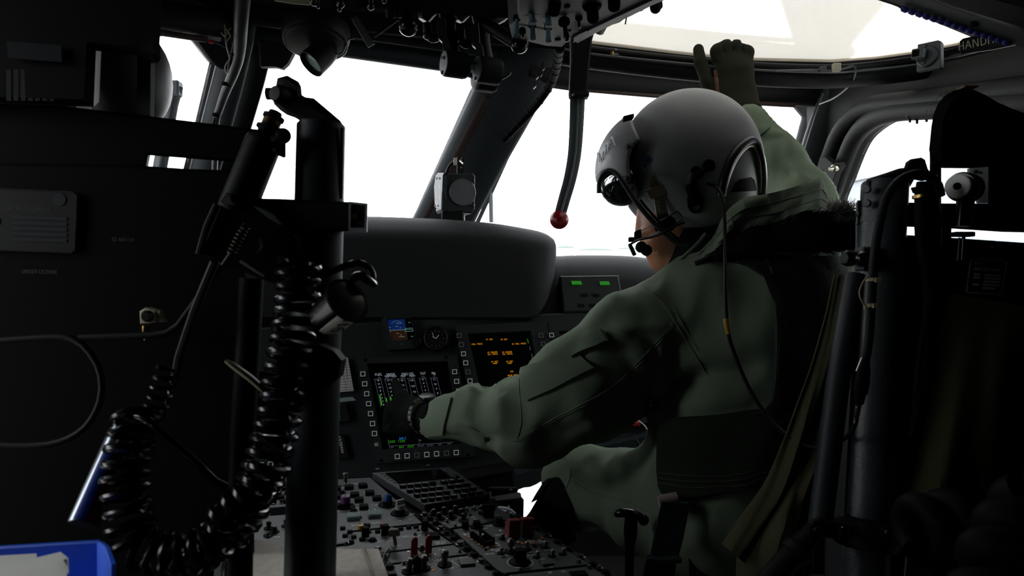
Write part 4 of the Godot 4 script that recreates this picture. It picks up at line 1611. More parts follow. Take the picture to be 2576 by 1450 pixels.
func key_on_lift(t: Node3D, f: Face, x: float, y: float, size: float, bright: bool, k: float):
	var g := Face.new()
	g.pl = f.pl
	g.r = f.r
	g.u = f.u
	g.n = f.n
	var at := hit(f.pl, x, y) + f.n * 0.010
	var h := size * k * 0.5
	var b := MB.new()
	b.box(at + f.n * 0.001, f.r * h, f.u * h, f.n * 0.0025, 0.0008)
	var o := put("key", b, m.panel, t, 20)
	var q := MB.new()
	var s := 5.2 * k
	var w := 0.75 * k
	var l := at + f.n * 0.0037
	for e in [-1.0, 1.0]:
		q.box(l + f.r * s * e, f.r * w, f.u * (s + w), f.n * 0.0002)
		q.box(l + f.u * s * e, f.r * (s + w), f.u * w, f.n * 0.0002)
	put("mark", q, m.key_lit if bright else m.key_dim, o, 0)


func build_right_displays(f: Face, k: float):
	var ip := f.pl
	var t := thing("display_unit", "display unit showing amber caution captions above the sleeve", "display", hit(ip, 1280, 1080))
	var on := func(p: Vector2) -> Vector3: return hit(ip, p.x, p.y) + ip.n * 0.010
	var bz := MB.new()
	framed(bz, on, [[1146, 822], [1374, 812], [1425, 1075], [1196, 1086]], [[1176, 842], [1334, 835], [1378, 1040], [1222, 1048]], -ip.n * 0.024)
	put("bezel", bz, m.panel, t, 20)
	var sc := MB.new()
	sc.prism(px(ip, [[1174, 840], [1336, 833], [1380, 1042], [1220, 1050]], -0.004), -ip.n * 0.006)
	put("screen", sc, m.screen, t, 0)
	for i in 7:
		key_on_lift(t, f, 1154.5 + i * 5.4, 848.5 + i * 22.6, 15, i in [2, 3, 5], k)
	for i in 4:
		key_on_lift(t, f, 1358.5 + i * 5.8, 848 + i * 21.3, 15, false, k)
	var am := MB.new()
	var lf := -0.0032
	for q in [["#1 GEN", 1231, 853.5], ["#2 GEN", 1268, 853.5], ["#1 FUEL PRESS", 1196, 865.5], ["#2 FUEL PRESS", 1306, 864.5], ["#1 ENGINE", 1239, 886], ["OIL PRESS", 1240, 890.8], ["#2 ENGINE", 1276, 885.5], ["OIL PRESS", 1277, 890.3], ["#1 HYD", 1244.5, 909.5], ["PUMP", 1246, 914], ["#2 HYD", 1282, 909], ["PUMP", 1283, 913.5], ["SAS", 1288, 934.5], ["MAIN XMSN", 1290.5, 944], ["OIL PRESS", 1292, 948.5]]:
		label_on(am, f, q[0], q[1], q[2], 3.7, k, lf, 0.95, "Droid Sans Mono")
	put("lettering", am, m.amber, t, 0)
	var gr := MB.new()
	for i in 4:
		strip_on(gr, f, [1326 + i * 0.7, 853 + i * 3.0], [1329 + i * 0.7, 853 + i * 3.0], 0.0012, lf)
	put("caption", gr, m.lit_green, t, 0)
	var sl := MB.new()
	for q in [[1173, 876, 14], [1179, 901, 10], [1184, 922, 12], [1190, 945, 14], [1195, 966, 12], [1333, 876, 10], [1338, 896, 14]]:
		strip_on(sl, f, [q[0], q[1] - q[2] * 0.5], [q[0] + 2, q[1] + q[2] * 0.5], 0.0014, lf)
	put("caption", sl, m.lit_grey, t, 0)
	var t2 := thing("display_unit", "display unit with a round dial mostly hidden behind the shoulder", "display", hit(ip, 1500, 1070))
	var b2 := MB.new()
	framed(b2, on, [[1376, 812], [1640, 800], [1690, 1062], [1427, 1075]], [[1404, 836], [1600, 827], [1644, 1030], [1450, 1042]], -ip.n * 0.024)
	put("bezel", b2, m.panel, t2, 20)
	var s2 := MB.new()
	s2.prism(px(ip, [[1402, 834], [1602, 825], [1646, 1032], [1448, 1044]], -0.004), -ip.n * 0.006)
	put("screen", s2, m.screen, t2, 0)
	for i in 4:
		key_on_lift(t2, f, 1385 + i * 5.6, 847 + i * 21.4, 15, i < 2, k)
	var w := MB.new()
	label_on(w, f, "SAS1/2TRM AP", 1414, 853, 3.6, k, lf, 0.95, "Droid Sans Mono")
	put("lettering", w, m.amber, t2, 0)
	var ring := MB.new()
	var red := MB.new()
	var grn := MB.new()
	var c := Vector2(1426, 880)
	for i in 30:
		var a := -PI * 1.15 + i * 0.105
		var a2 := a + 0.105
		var p := [c.x + 21 * cos(a), c.y + 22 * sin(a)]
		var q := [c.x + 21 * cos(a2), c.y + 22 * sin(a2)]
		strip_on(grn if i > 18 else ring, f, p, q, 0.0009, lf)
		if i % 4 == 0 and i < 18:
			strip_on(ring, f, p, [c.x + 18 * cos(a), c.y + 19 * sin(a)], 0.0009, lf)
	label_on(ring, f, "200", 1415.5, 866.5, 4, k, lf)
	label_on(ring, f, "150", 1414, 887, 4, k, lf)
	strip_on(ring, f, [1421, 859], [1427, 880], 0.0022, lf)
	label_on(red, f, "-", 1405, 876, 8, k, lf)
	put("dial_scale", ring, m.lit_grey, t2, 0)
	put("green_arc", grn, m.lit_green, t2, 0)
	put("red_mark", red, glow(Color(0.8, 0.1, 0.05), 0.4), t2, 0)
	var t3 := thing("display_unit", "copilot display unit half hidden behind the coiled cord", "display", hit(ip, 660, 1180))
	var b3 := MB.new()
	framed(b3, on, [[480, 930], [730, 915], [775, 1178], [525, 1195]], [[510, 945], [700, 935], [738, 1140], [548, 1152]], -ip.n * 0.024)
	put("bezel", b3, m.panel, t3, 20)
	var s3 := MB.new()
	s3.prism(px(ip, [[508, 943], [702, 933], [740, 1142], [546, 1154]], -0.004), -ip.n * 0.006)
	put("screen", s3, m.screen, t3, 0)
	for i in 6:
		key_on_lift(t3, f, 586 + i * 24.5, 1176 - i * 1.65, 23, true, k)


func build_standby(f: Face, k: float):
	var ip := f.pl
	var t := thing("standby_display", "small square attitude display with blue and brown halves", "display", hit(ip, 1010, 885))
	var on := func(p: Vector2) -> Vector3: return hit(ip, p.x, p.y) + ip.n * 0.012
	var bz := MB.new()
	framed(bz, on, [[968, 801], [1030, 799], [1036, 806], [1050, 868], [1046, 878], [1036, 880], [980, 883], [972, 876], [960, 808]], [[974, 805], [1034, 803], [1046, 857], [986, 860]], -ip.n * 0.026)
	put("bezel", bz, m.panel, t, 20)
	var sc := MB.new()
	sc.prism(px(ip, [[972, 803], [1036, 801], [1048, 859], [984, 862]], 0.004), -ip.n * 0.006)
	put("screen", sc, m.screen, t, 0)
	var sky := MB.new()
	sky.prism(px(ip, [[975.5, 806], [1018, 804.5], [1022.5, 831], [979, 833]], 0.0045), -ip.n * 0.0006)
	put("blue_field", sky, glow(Color(0.03, 0.16, 0.42), 0.45), t, 0)
	var gr := MB.new()
	gr.prism(px(ip, [[979, 833], [1022.5, 831], [1026, 857], [984.5, 859]], 0.0045), -ip.n * 0.0006)
	put("brown_field", gr, glow(Color(0.22, 0.11, 0.05), 0.35), t, 0)
	var l := MB.new()
	var lf := 0.005
	strip_on(l, f, [977, 833], [1036, 830.5], 0.0007, lf)
	for q in [[991, 823, 10], [993, 815, 20], [994, 841, 8], [1000, 849, 20], [1001, 827, 6], [1003, 845, 6]]:
		strip_on(l, f, [q[0] + 4, q[1]], [q[0] + 4 + q[2] * 0.7, q[1] - 0.4], 0.0007, lf)
	for i in 7:
		var a := -PI * 0.75 + i * PI * 0.5 / 6.0
		strip_on(l, f, [998 + 18 * cos(a), 826 + 18 * sin(a)], [998 + 15.5 * cos(a), 826 + 15.5 * sin(a)], 0.0007, lf)
	for q in [["20", 977, 832, 5], ["40", 977, 845, 3.5], ["2m", 1030, 813, 3], ["-2m", 1036, 848, 3]]:
		label_on(l, f, q[0], q[1], q[2], q[3], k, lf)
	for q in [[[1019, 828], [1037, 827]], [[1019, 836], [1039, 835]], [[1019, 828], [1020, 836]], [[1037, 827], [1039, 835]], [[971, 826], [983, 825.5]], [[972, 837], [984, 836.5]]]:
		strip_on(l, f, q[0], q[1], 0.0007, lf)
	put("lettering", l, glow(Color(0.6, 0.85, 0.8), 0.35), t, 0)
	var b := MB.new()
	for q in [["-", 993, 869.5], ["M", 1011, 869], ["+", 1027.5, 868.5]]:
		label_on(b, f, q[0], q[1], q[2], 4, k, 0.0125)
	put("lettering", b, m.ink_dim, t, 0)
	var kn := MB.new()
	kn.lathe(hit(ip, 1049, 864) + ip.n * 0.01, ip.n, [[0.0105, 0], [0.0105, 0.008], [0.0088, 0.011], [0.0080, 0.009], [0, 0.009]], 24)
	put("knob", kn, m.bolt, t)
	var c := thing("panel_clock", "round black clock with white hands beside the attitude display", "clock", hit(ip, 1097, 884))
	var cc := hit(ip, 1096, 853)
	var rim := MB.new()
	rim.lathe(cc, ip.n, [[0.029, -0.006], [0.029, 0.008], [0.027, 0.011], [0.024, 0.009], [0.024, 0.002], [0, 0.002]], 36)
	put("case", rim, m.black, c)
	var hd := MB.new()
	strip_on(hd, f, [1097, 853], [1104, 844], 0.0014, 0.0032)
	strip_on(hd, f, [1097, 853], [1088, 848], 0.0014, 0.0036)
	strip_on(hd, f, [1088, 838], [1090, 848], 0.001, 0.0032)
	put("hand", hd, m.ink, c, 0)
	var tk := MB.new()
	for i in 12:
		var a := TAU * i / 12.0
		strip_on(tk, f, [1096 + 21.5 * cos(a), 853 + 22 * sin(a)], [1096 + 18 * cos(a), 853 + 18.5 * sin(a)], 0.001, 0.0028)
	put("dial_mark", tk, m.ink_dim, c, 0)


# ---------------------------------------------------------------- lower console
var cf: Face   # the console's sloping face


func far_of(p: Vector3) -> float:
	return -(look.inverse() * (p - eye)).z


func kk(p: Vector3) -> float:   # metres per frame pixel at that point
	return far_of(p) / F


func plate(t: Node3D, quad: Array, lift := 0.003):
	var g := MB.new()
	g.prism(px(cf.pl, quad, lift), -cf.n * 0.012, 0.0008)
	put("faceplate", g, m.console, t, 20)


func knob(t: Node3D, x: float, y: float, r: float, h: float, mat: Material, skirt := 0.0, called := "knob") -> MeshInstance3D:
	var p := hit(cf.pl, x, y) + cf.n * 0.003
	var k := kk(p)
	var g := MB.new()
	var R := r * k
	var H := h * k
	g.lathe(p, cf.n, [[0, 0], [R * 1.03, 0], [R, H * 0.1], [R * 0.96, H * 0.9], [R * 0.88, H], [0, H]], 24)
	var o := put(called, g, mat, t)
	if skirt > 0.0:
		var s := MB.new()
		var S := skirt * k
		s.lathe(p, cf.n, [[0, 0], [S, 0], [S * 0.97, 0.0015], [R * 1.1, H * 0.22], [0, H * 0.22]], 28)
		put("skirt", s, m.jet, o)
	return o


func cap_on(o: MeshInstance3D, x: float, y: float, h0: float, r: float, h: float, mat: Material, kind: int, called := "cap"):
	var p := hit(cf.pl, x, y) + cf.n * 0.003
	var k := kk(p)
	var a := p + cf.n * h0 * k
	var R := r * k
	var H := h * k
	var g := MB.new()
	if kind == 1:
		g.lathe(a, cf.n, [[0, 0], [R, 0], [R * 0.92, H * 0.55], [R * 0.5, H * 0.8], [0, H]], 24)
	elif kind == 2:
		g.lathe(a, cf.n, [[0, 0], [R, 0], [R * 0.95, H * 0.45], [R * 0.6, H * 0.5], [0, H * 0.5]], 24)
		g.box(a + cf.n * H * 0.55, (cf.r * 0.85 + cf.u * 0.5).normalized() * R * 0.95, (cf.u * 0.85 - cf.r * 0.5).normalized() * R * 0.3, cf.n * H * 0.45, R * 0.12)
	elif kind == 3:
		g.lathe(a, cf.n, [[0, 0], [R, 0], [R * 0.98, H * 0.9], [R * 0.9, H], [R * 0.5, H * 0.97], [0, H * 0.8]], 24)
		g.box(a + cf.n * H * 0.85, cf.u * R * 0.9, cf.r * R * 0.22, cf.n * H * 0.2, R * 0.08)
	else:
		g.lathe(a, cf.n, [[0, 0], [R, 0], [R * 0.97, H * 0.9], [R * 0.9, H], [0, H]], 24)
	put(called, g, mat, o)


func bat(t: Node3D, x: float, y: float, tx: float, ty: float, r: float, shape := 0, mat: Material = null) -> MeshInstance3D:
	var p := hit(cf.pl, x, y) + cf.n * 0.003
	var k := kk(p)
	var e := P(tx, ty, far_of(p) - 4.0 * k)
	var ax := (e - p).normalized()
	var l := p.distance_to(e)
	var R := r * k
	var g := MB.new()
	if shape == 1:
		g.lathe(p, ax, [[0, -R], [R * 0.72, -R], [R * 0.8, l * 0.55], [R, l * 0.62], [R * 1.05, l * 0.72], [R * 0.98, l * 0.88], [R * 0.6, l * 0.98], [0, l]], 18)
	elif shape == 2:
		g.lathe(p, ax, [[0, -R], [R * 0.85, -R], [R * 0.9, l * 0.2], [R * 0.6, l * 0.32], [R * 0.62, l * 0.42], [R * 0.98, l * 0.5], [R, l * 0.75], [R * 1.06, l * 0.78], [R * 0.5, l * 0.95], [0, l]], 18)
	else:
		g.lathe(p, ax, [[0, -R], [R * 0.72, -R], [R * 0.95, l * 0.72], [R, l * 0.86], [R * 0.75, l * 0.96], [R * 0.3, l], [0, l]], 14)
	var o := put("toggle_switch", g, mat if mat else m.steel_dull, t)
	var b := MB.new()
	b.lathe(p, cf.n, [[R * 0.9, -0.001], [R * 1.9, -0.001], [R * 1.9, R * 0.35], [R * 1.2, R * 0.5], [R * 0.9, R * 0.4]], 14)
	put("bushing", b, m.jet, o)
	return o


func push(t: Node3D, x: float, y: float, w: float, h: float, mat: Material, called := "push_button", high := 0.004) -> MeshInstance3D:
	var p := hit(cf.pl, x, y) + cf.n * 0.003
	var k := kk(p)
	var g := MB.new()
	g.box(p + cf.n * high * 0.5, cf.r * w * k * 0.5, cf.u * h * k * 0.5, cf.n * high * 0.5, 0.0006)
	return put(called, g, mat, t, 20)


func words_on(t: Node3D, list: Array, mat: Material = null):
	var g := MB.new()
	for q in list:
		var p := hit(cf.pl, q[1], q[2]) + cf.n * 0.0034
		text(g, q[0], p, cf.r, cf.u, q[3] * 1.5 * kk(p), 0.62)
	put("lettering", g, mat if mat else m.ink, t, 0)


func lines_on(t: Node3D, list: Array, w: float, mat: Material, called := "marking"):
	var g := MB.new()
	for q in list:
		var a := hit(cf.pl, q[0], q[1]) + cf.n * 0.0033
		var b := hit(cf.pl, q[2], q[3]) + cf.n * 0.0033
		var d := b - a
		var k := kk(a)
		g.box((a + b) * 0.5, d * 0.5, d.normalized().cross(cf.n) * w * k * 0.5, cf.n * 0.00012)
	put(called, g, mat, t, 0)


func ring_on(t: Node3D, x: float, y: float, r: float, a0: float, a1: float, w: float, mat: Material):
	var p := hit(cf.pl, x, y) + cf.n * 0.0033
	var k := kk(p)
	var g := MB.new()
	var n := 24
	for i in n:
		var a := lerpf(a0, a1, float(i) / n)
		var b := lerpf(a0, a1, float(i + 1) / n)
		var u1 := cf.r * cos(a) + cf.u * sin(a)
		var u2 := cf.r * cos(b) + cf.u * sin(b)
		g.quad(p + u1 * (r - w) * k, p + u1 * r * k, p + u2 * r * k, p + u2 * (r - w) * k)
	put("marking", g, mat, t, 0)


func fasteners(t: Node3D, list: Array):
	for q in list:
		var p := hit(cf.pl, q[0], q[1]) + cf.n * 0.003
		var k := kk(p)
		var g := MB.new()
		var R: float = (q[2] if q.size() > 2 else 6.0) * k
		g.lathe(p, cf.n, [[0, 0], [R, 0], [R, R * 0.25], [R * 0.6, R * 0.3], [R * 0.55, R * 0.8], [R * 0.3, R * 1.0], [0, R * 1.0]], 14)
		put("fastener", g, m.bolt, t)


func build_console():
	m.steel_dull = paint(Color(0.50, 0.48, 0.44), 0.38, 0.9)
	var pl := plane(P(1257, 1445, 0.83), P(1482, 1426, 0.86), P(938, 1212, 1.17))
	cf = face_of(pl, 1257, 1445, 1482, 1426)
	var t := thing("center_console", "black lower console between the seats carrying the radio panels", "console", hit(pl, 1050, 1320) - cf.n * 0.30)
	var b := MB.new()
	b.prism(px(pl, [[560, 1222], [935, 1203], [1138, 1188], [1260, 1262], [1360, 1338], [1580, 1490], [1440, 1560], [500, 1560]], -0.004), -cf.n * 0.28, 0.003)
	put("body", b, m.jet, t, 20)
	for q in [[1062, 1296, 1262, 1462], [848, 1226, 990, 1450], [1232, 1262, 1545, 1462]]:
		var r := MB.new()
		var a := hit(pl, q[0], q[1])
		var e := hit(pl, q[2], q[3])
		r.box((a + e) * 0.5 + cf.n * 0.0005, (e - a) * 0.5, cf.r * 0.006, cf.n * 0.002, 0.0008)
		put("rail", r, m.black, t, 20)
		for i in 12:
			var p := a.lerp(e, (i + 0.4) / 12.0)
			var l := MB.new()
			l.lathe(p + cf.n * 0.002, cf.n, [[0, 0], [0.0062, 0], [0.0062, 0.0015], [0.0042, 0.002], [0.004, 0.0045], [0, 0.0048]], 12)
			put("latch", l, m.bolt if i % 3 == 0 else m.jet, t)
	console_cdu()
	console_comm()
	console_fuel()
	console_mid()
	console_left()
	console_beside()


func console_cdu():
	var t := thing("keypad_unit", "black keypad unit with a dark screen at the head of the console", "keypad", hit(cf.pl, 1090, 1245))
	plate(t, [[936, 1207], [1131, 1192], [1232, 1262], [1068, 1290]], 0.012)
	var sc := MB.new()
	sc.prism(px(cf.pl, [[968, 1210], [1106, 1199], [1136, 1221], [1002, 1236]], 0.0135), -cf.n * 0.002)
	put("screen", sc, m.screen, t, 0)
	for i in 5:
		for s in 2:
			var g := MB.new()
			var x := lerpf(961, 992, i / 4.0) if s == 0 else lerpf(1108, 1136, i / 4.0)
			var y := lerpf(1210, 1233, i / 4.0) if s == 0 else lerpf(1198, 1217, i / 4.0)
			var p := hit(cf.pl, x, y) + cf.n * 0.013
			g.box(p, cf.r * 4.0 * kk(p), cf.u * 0.9 * kk(p), cf.n * 0.0006)
			put("key", g, m.ink_dim, t, 0)
	var names := ["INIT", "FPLN", "CARR", "PPOS", "", "LEGS", "SAR", "NAV", "FIX", "MENU", "TDL", "PROG", "DATA", "VNAV", "HOLD", "WPT", "STAT", "ZERO", "IFF", "PERF", "MSN"]
	var le := MB.new()
	var idx := 0
	for r in 4:
		for c in 5:
			var s := (c + 0.5) / 5.0
			var v := (r + 0.5) / 4.0
			var a := Vector2(995, 1240).lerp(Vector2(1066, 1288), v)
			var b := Vector2(1088, 1231).lerp(Vector2(1158, 1276), v)
			var q := a.lerp(b, s)
			var p := hit(cf.pl, q.x, q.y) + cf.n * 0.014
			var g := MB.new()
			g.box(p, cf.r * 8.2 * kk(p), cf.u * 8.2 * kk(p), cf.n * 0.0022, 0.0007)
			put("key", g, m.jet, t, 20)
			if names[idx] != "":
				text(le, names[idx], p + cf.n * 0.0025, cf.r, cf.u, 7.5 * kk(p), 0.6)
			idx += 1
	var letters := ["ABC 1", "DEF 2", "GHI 3", "JKL 4", "MNO 5", "PQR 6", "STU 7", "VWX 8", "YZ 9", "CLR", "0", "ENTR"]
	idx = 0
	for r in 4:
		for c in 3:
			var s := (c + 0.5) / 3.0
			var v := (r + 0.5) / 4.0
			var a := Vector2(1098, 1230).lerp(Vector2(1164, 1275), v)
			var b := Vector2(1160, 1223).lerp(Vector2(1222, 1265), v)
			var q := a.lerp(b, s)
			var p := hit(cf.pl, q.x, q.y) + cf.n * 0.014
			var g := MB.new()
			g.box(p, cf.r * 8.6 * kk(p), cf.u * 8.2 * kk(p), cf.n * 0.0022, 0.0007)
			put("key", g, m.jet, t, 20)
			text(le, letters[idx], p + cf.n * 0.0025, cf.r, cf.u, 7.5 * kk(p), 0.55)
			idx += 1
	put("lettering", le, m.ink, t, 0)
	for q in [[949, 1201], [1076, 1191]]:
		var g := MB.new()
		var p := hit(cf.pl, q[0], q[1]) + cf.n * 0.014
		g.lathe(p, cf.n, [[0, 0], [0.0035, 0], [0.0035, 0.001], [0, 0.0012]], 14)
		put("screw", g, m.grey, t)
	var pst := MB.new()
	var pp := hit(cf.pl, 1148, 1224)
	pst.lathe(pp, cf.n, [[0, 0], [0.0055, 0], [0.0055, 0.016], [0.004, 0.0185], [0, 0.019]], 16)
	put("post", pst, m.gloss, t)


func console_comm():
	var t := thing("intercom_panel", "intercom panel with tall black knobs in front of the keypad unit", "panel", hit(cf.pl, 1190, 1310))
	plate(t, [[1072, 1298], [1236, 1270], [1298, 1309], [1132, 1335]])
	for q in [[1093, 1300, 1090, 1282], [1107, 1312, 1104, 1290], [1119, 1296, 1118, 1276], [1136, 1308, 1134, 1286], [1147, 1294, 1146, 1272], [1166, 1316, 1167, 1292], [1163, 1300, 1164, 1280]]:
		bat(t, q[0], q[1], q[2], q[3], 7.0, 1, m.gloss)
	for q in [[1174, 1290, 1177, 1276], [1191, 1287, 1195, 1273], [1208, 1285, 1213, 1271], [1225, 1281, 1229, 1269]]:
		bat(t, q[0], q[1], q[2], q[3], 3.0, 0, m.chrome)
	bat(t, 1124, 1319, 1127, 1305, 2.6, 0, m.chrome)
	var o := knob(t, 1228, 1304, 15, 22, m.jet, 0, "selector_knob")
	var p := hit(cf.pl, 1228, 1304)
	var w := MB.new()
	w.box(p + cf.n * 27.0 * kk(p), cf.r * 17.0 * kk(p), cf.u * 9.0 * kk(p), cf.n * 8.0 * kk(p), 0.0015)
	put("grip", w, m.jet, o, 20)
	knob(t, 1170, 1334, 9, 17, m.jet)
	knob(t, 1199, 1332, 10, 16, m.jet, 17)
	knob(t, 1256, 1326, 9.5, 17, m.jet, 17)
	knob(t, 1208, 1299, 4.5, 6, m.jet)
	knob(t, 1183, 1303, 3.5, 5, m.bolt)
	words_on(t, [["C", 1080, 1306, 6], ["O", 1087, 1311, 6], ["M", 1094, 1316, 6], ["M", 1101, 1321, 6], ["ICS", 1108, 1318, 5], ["OFF", 1117, 1324, 4.5], ["VOX", 1140, 1320, 4.5], ["VOL", 1196, 1312, 5], ["NAV", 1190, 1307, 4.5], ["HOT MIC", 1160, 1327, 4.5], ["TEST", 1250, 1303, 4.5], ["NORM", 1230, 1330, 4.5], ["BACKUP", 1218, 1336, 4.5]])
	lines_on(t, [[1150, 1296, 1226, 1283], [1250, 1296, 1258, 1302], [1258, 1302, 1246, 1305]], 1.2, m.ink_dim)
	fasteners(t, [[1083, 1297, 5], [1286, 1306, 8], [1145, 1332, 7]])


func hazard(t: Node3D, pts: Array, w: float):
	var i := 0
	for q in pts:
		var a := hit(cf.pl, q[0], q[1]) + cf.n * 0.0034
		var k := kk(a)
		var g := MB.new()
		var s := w * k
		g.box(a, (cf.r * cos(q[2]) + cf.u * sin(q[2])) * s * 0.62, (cf.u * cos(q[2]) - cf.r * sin(q[2])) * s, cf.n * 0.00015)
		put("hazard_mark", g, m.orange if i % 2 == 0 else m.white, t, 0)
		i += 1


func console_fuel():
	var t := thing("fuel_management_unit", "grey fuel panel with steel toggles and two maroon switch guards", "panel", hit(cf.pl, 1310, 1390))
	plate(t, [[1140, 1338], [1300, 1313], [1356, 1345], [1482, 1426], [1272, 1448], [1252, 1440]])
	for q in [[1300, 1350, 0.0], [1334, 1346, 0.0]]:
		var a := hit(cf.pl, q[0] - 12, q[1] + 4) + cf.n * 0.003
		var k := kk(a)
		var g := MB.new()
		var fwd := cf.u
		var prof := PackedVector3Array()
		for v in [[20, 0], [22, 10], [18, 28], [2, 38], [-14, 40], [-20, 36], [-22, 6], [-14, 0]]:
			prof.append(a + fwd * v[0] * k * 1.05 + cf.n * v[1] * k * 1.15 - cf.r * 14.0 * k)
		g.prism(prof, cf.r * 29.0 * k, 0.0012)
		var o := put("switch_guard", g, m.maroon, t, 20)
		var r := MB.new()
		var top := a + cf.n * 43.0 * k - fwd * 20.0 * k
		r.tube(PackedVector3Array([top - cf.r * 14.0 * k, top + cf.r * 15.0 * k]), 5.0 * k, 14)
		put("finger_roll", r, m.maroon, o)
		var s := MB.new()
		s.tube(PackedVector3Array([a + cf.r * 8.0 * k - fwd * 23.0 * k + cf.n * 26.0 * k, a + cf.r * 10.0 * k - fwd * 24.0 * k + cf.n * 2.0 * k]), 0.0006, 6)
		put("lock_wire", s, m.steel, o)
	var gp := hit(cf.pl, 1213, 1368) + cf.n * 0.003
	var gk := kk(gp)
	var gm := MB.new()
	var dirn := (hit(cf.pl, 1238, 1382) - hit(cf.pl, 1192, 1352)).normalized()
	var side := cf.n.cross(dirn).normalized()
	for e in [-1.0, 1.0]:
		var rail := PackedVector3Array()
		for v in [[-34, 0], [-36, 14], [-24, 20], [20, 17], [34, 18], [36, 0]]:
			rail.append(gp + dirn * v[0] * gk + cf.n * v[1] * gk + side * e * 12.0 * gk)
		gm.prism(rail, side * 3.0 * gk * e, 0.0004)
	gm.box(gp + dirn * 30.0 * gk + cf.n * 6.0 * gk, dirn * 5.0 * gk, side * 13.0 * gk, cf.n * 6.0 * gk, 0.0008)
	var go := put("switch_guard", gm, m.jet, t, 20)
	bat(t, 1218, 1362, 1215, 1344, 5.0)
	hazard(t, [[1180, 1357, 0.5], [1189, 1363, -0.9], [1198, 1369, -0.9], [1207, 1375, -0.9], [1216, 1380, -0.9], [1226, 1384, -0.6], [1241, 1381, 0.6], [1249, 1374, 0.6]], 6.5)
	hazard(t, [[1275, 1353, 0.9], [1303, 1370, -0.6], [1313, 1373, 0.2], [1332, 1368, 0.6], [1343, 1368, 0.3], [1358, 1367, 0.4], [1363, 1360, -0.6]], 5.5)
	bat(t, 1260, 1400, 1263, 1378, 5.5)
	bat(t, 1263, 1362, 1266, 1344, 5.0)
	bat(t, 1285, 1396, 1285, 1354, 9.0, 2)
	bat(t, 1327, 1390, 1325, 1363, 5.5)
	bat(t, 1370, 1384, 1374, 1362, 5.5)
	bat(t, 1350, 1409, 1354, 1387, 5.5)
	bat(t, 1388, 1406, 1392, 1383, 5.5)
	bat(t, 1415, 1401, 1420, 1379, 5.5)
	var o := knob(t, 1308, 1422, 15, 34, m.gloss, 28, "selector_knob")
	for i in 18:
		var p := hit(cf.pl, 1308, 1422) + cf.n * 0.003
		var k := kk(p)
		var a := TAU * i / 18.0
		var ri := MB.new()
		var w := cf.r * cos(a) + cf.u * sin(a)
		ri.box(p + w * 15.0 * k + cf.n * 22.0 * k, w * 0.8 * k, cf.n.cross(w) * 1.0 * k, cf.n * 10.0 * k)
		put("rib", ri, m.jet, o, 0)
	ring_on(t, 1308, 1422, 33, -2.9, -1.95, 1.3, m.ink)
	ring_on(t, 1308, 1422, 33, 1.9, 3.6, 1.3, m.ink)
	ring_on(t, 1308, 1422, 33, -1.2, 0.3, 1.3, m.ink)
	lines_on(t, [[1307, 1421, 1308, 1428]], 2.0, m.white)
	push(t, 1376, 1425, 30, 28, m.console, "push_button", 0.003)
	push(t, 1343, 1382, 6, 6, m.jet, "indicator", 0.003)
	fasteners(t, [[1457, 1421, 8], [1310, 1441, 6], [1221, 1390, 5], [1345, 1381, 5], [1133, 1352, 5]])
	words_on(t, [["FUEL", 1176, 1350, 8], ["ICS", 1160, 1367, 7], ["MODE", 1247, 1390, 7], ["XFER", 1252, 1394, 5], ["PROBE", 1232, 1401, 6], ["REFUEL", 1267, 1404, 6], ["AUX FLOW", 1350, 1371, 8], ["TANK", 1251, 1353, 5], ["NO 2", 1338, 1396, 5], ["EXTERNAL", 1336, 1404, 5.5], ["OFF", 1306, 1434, 6], ["INT", 1335, 1428, 5], ["TEST", 1386, 1434, 5], ["PRESS", 1362, 1414, 5], ["LEFT", 1318, 1384, 4.5], ["RIGHT", 1378, 1391, 4.5], ["INBD", 1288, 1386, 4.5]])
	lines_on(t, [[1257, 1411, 1300, 1404], [1257, 1411, 1257, 1414], [1325, 1399, 1350, 1395], [1370, 1397, 1398, 1393], [1352, 1376, 1382, 1372]], 1.0, m.ink_dim)
	var tr := MB.new()
	for q in [[1170, 1352], [1258, 1341], [1255, 1379]]:
		var p := hit(cf.pl, q[0], q[1]) + cf.n * 0.0035
		var k := kk(p)
		tr.tri(p + cf.r * 4.5 * k - cf.u * 4.0 * k, p - cf.r * 4.5 * k - cf.u * 4.0 * k, p + cf.u * 6.0 * k)
	put("arrow_mark", tr, m.ink, t, 0)
	var t2 := thing("blank_panel", "console panel cut by the lower edge right of the fuel selector", "panel", hit(cf.pl, 1420, 1460))
	plate(t2, [[1280, 1453], [1484, 1431], [1590, 1496], [1350, 1530]])
	fasteners(t2, [[1483, 1435, 8], [1508, 1437, 9]])
	push(t2, 1455, 1452, 44, 26, m.jet, "display_window", 0.002)
	words_on(t2, [["SET", 1384, 1448, 6], ["BAL", 1418, 1445, 5]])


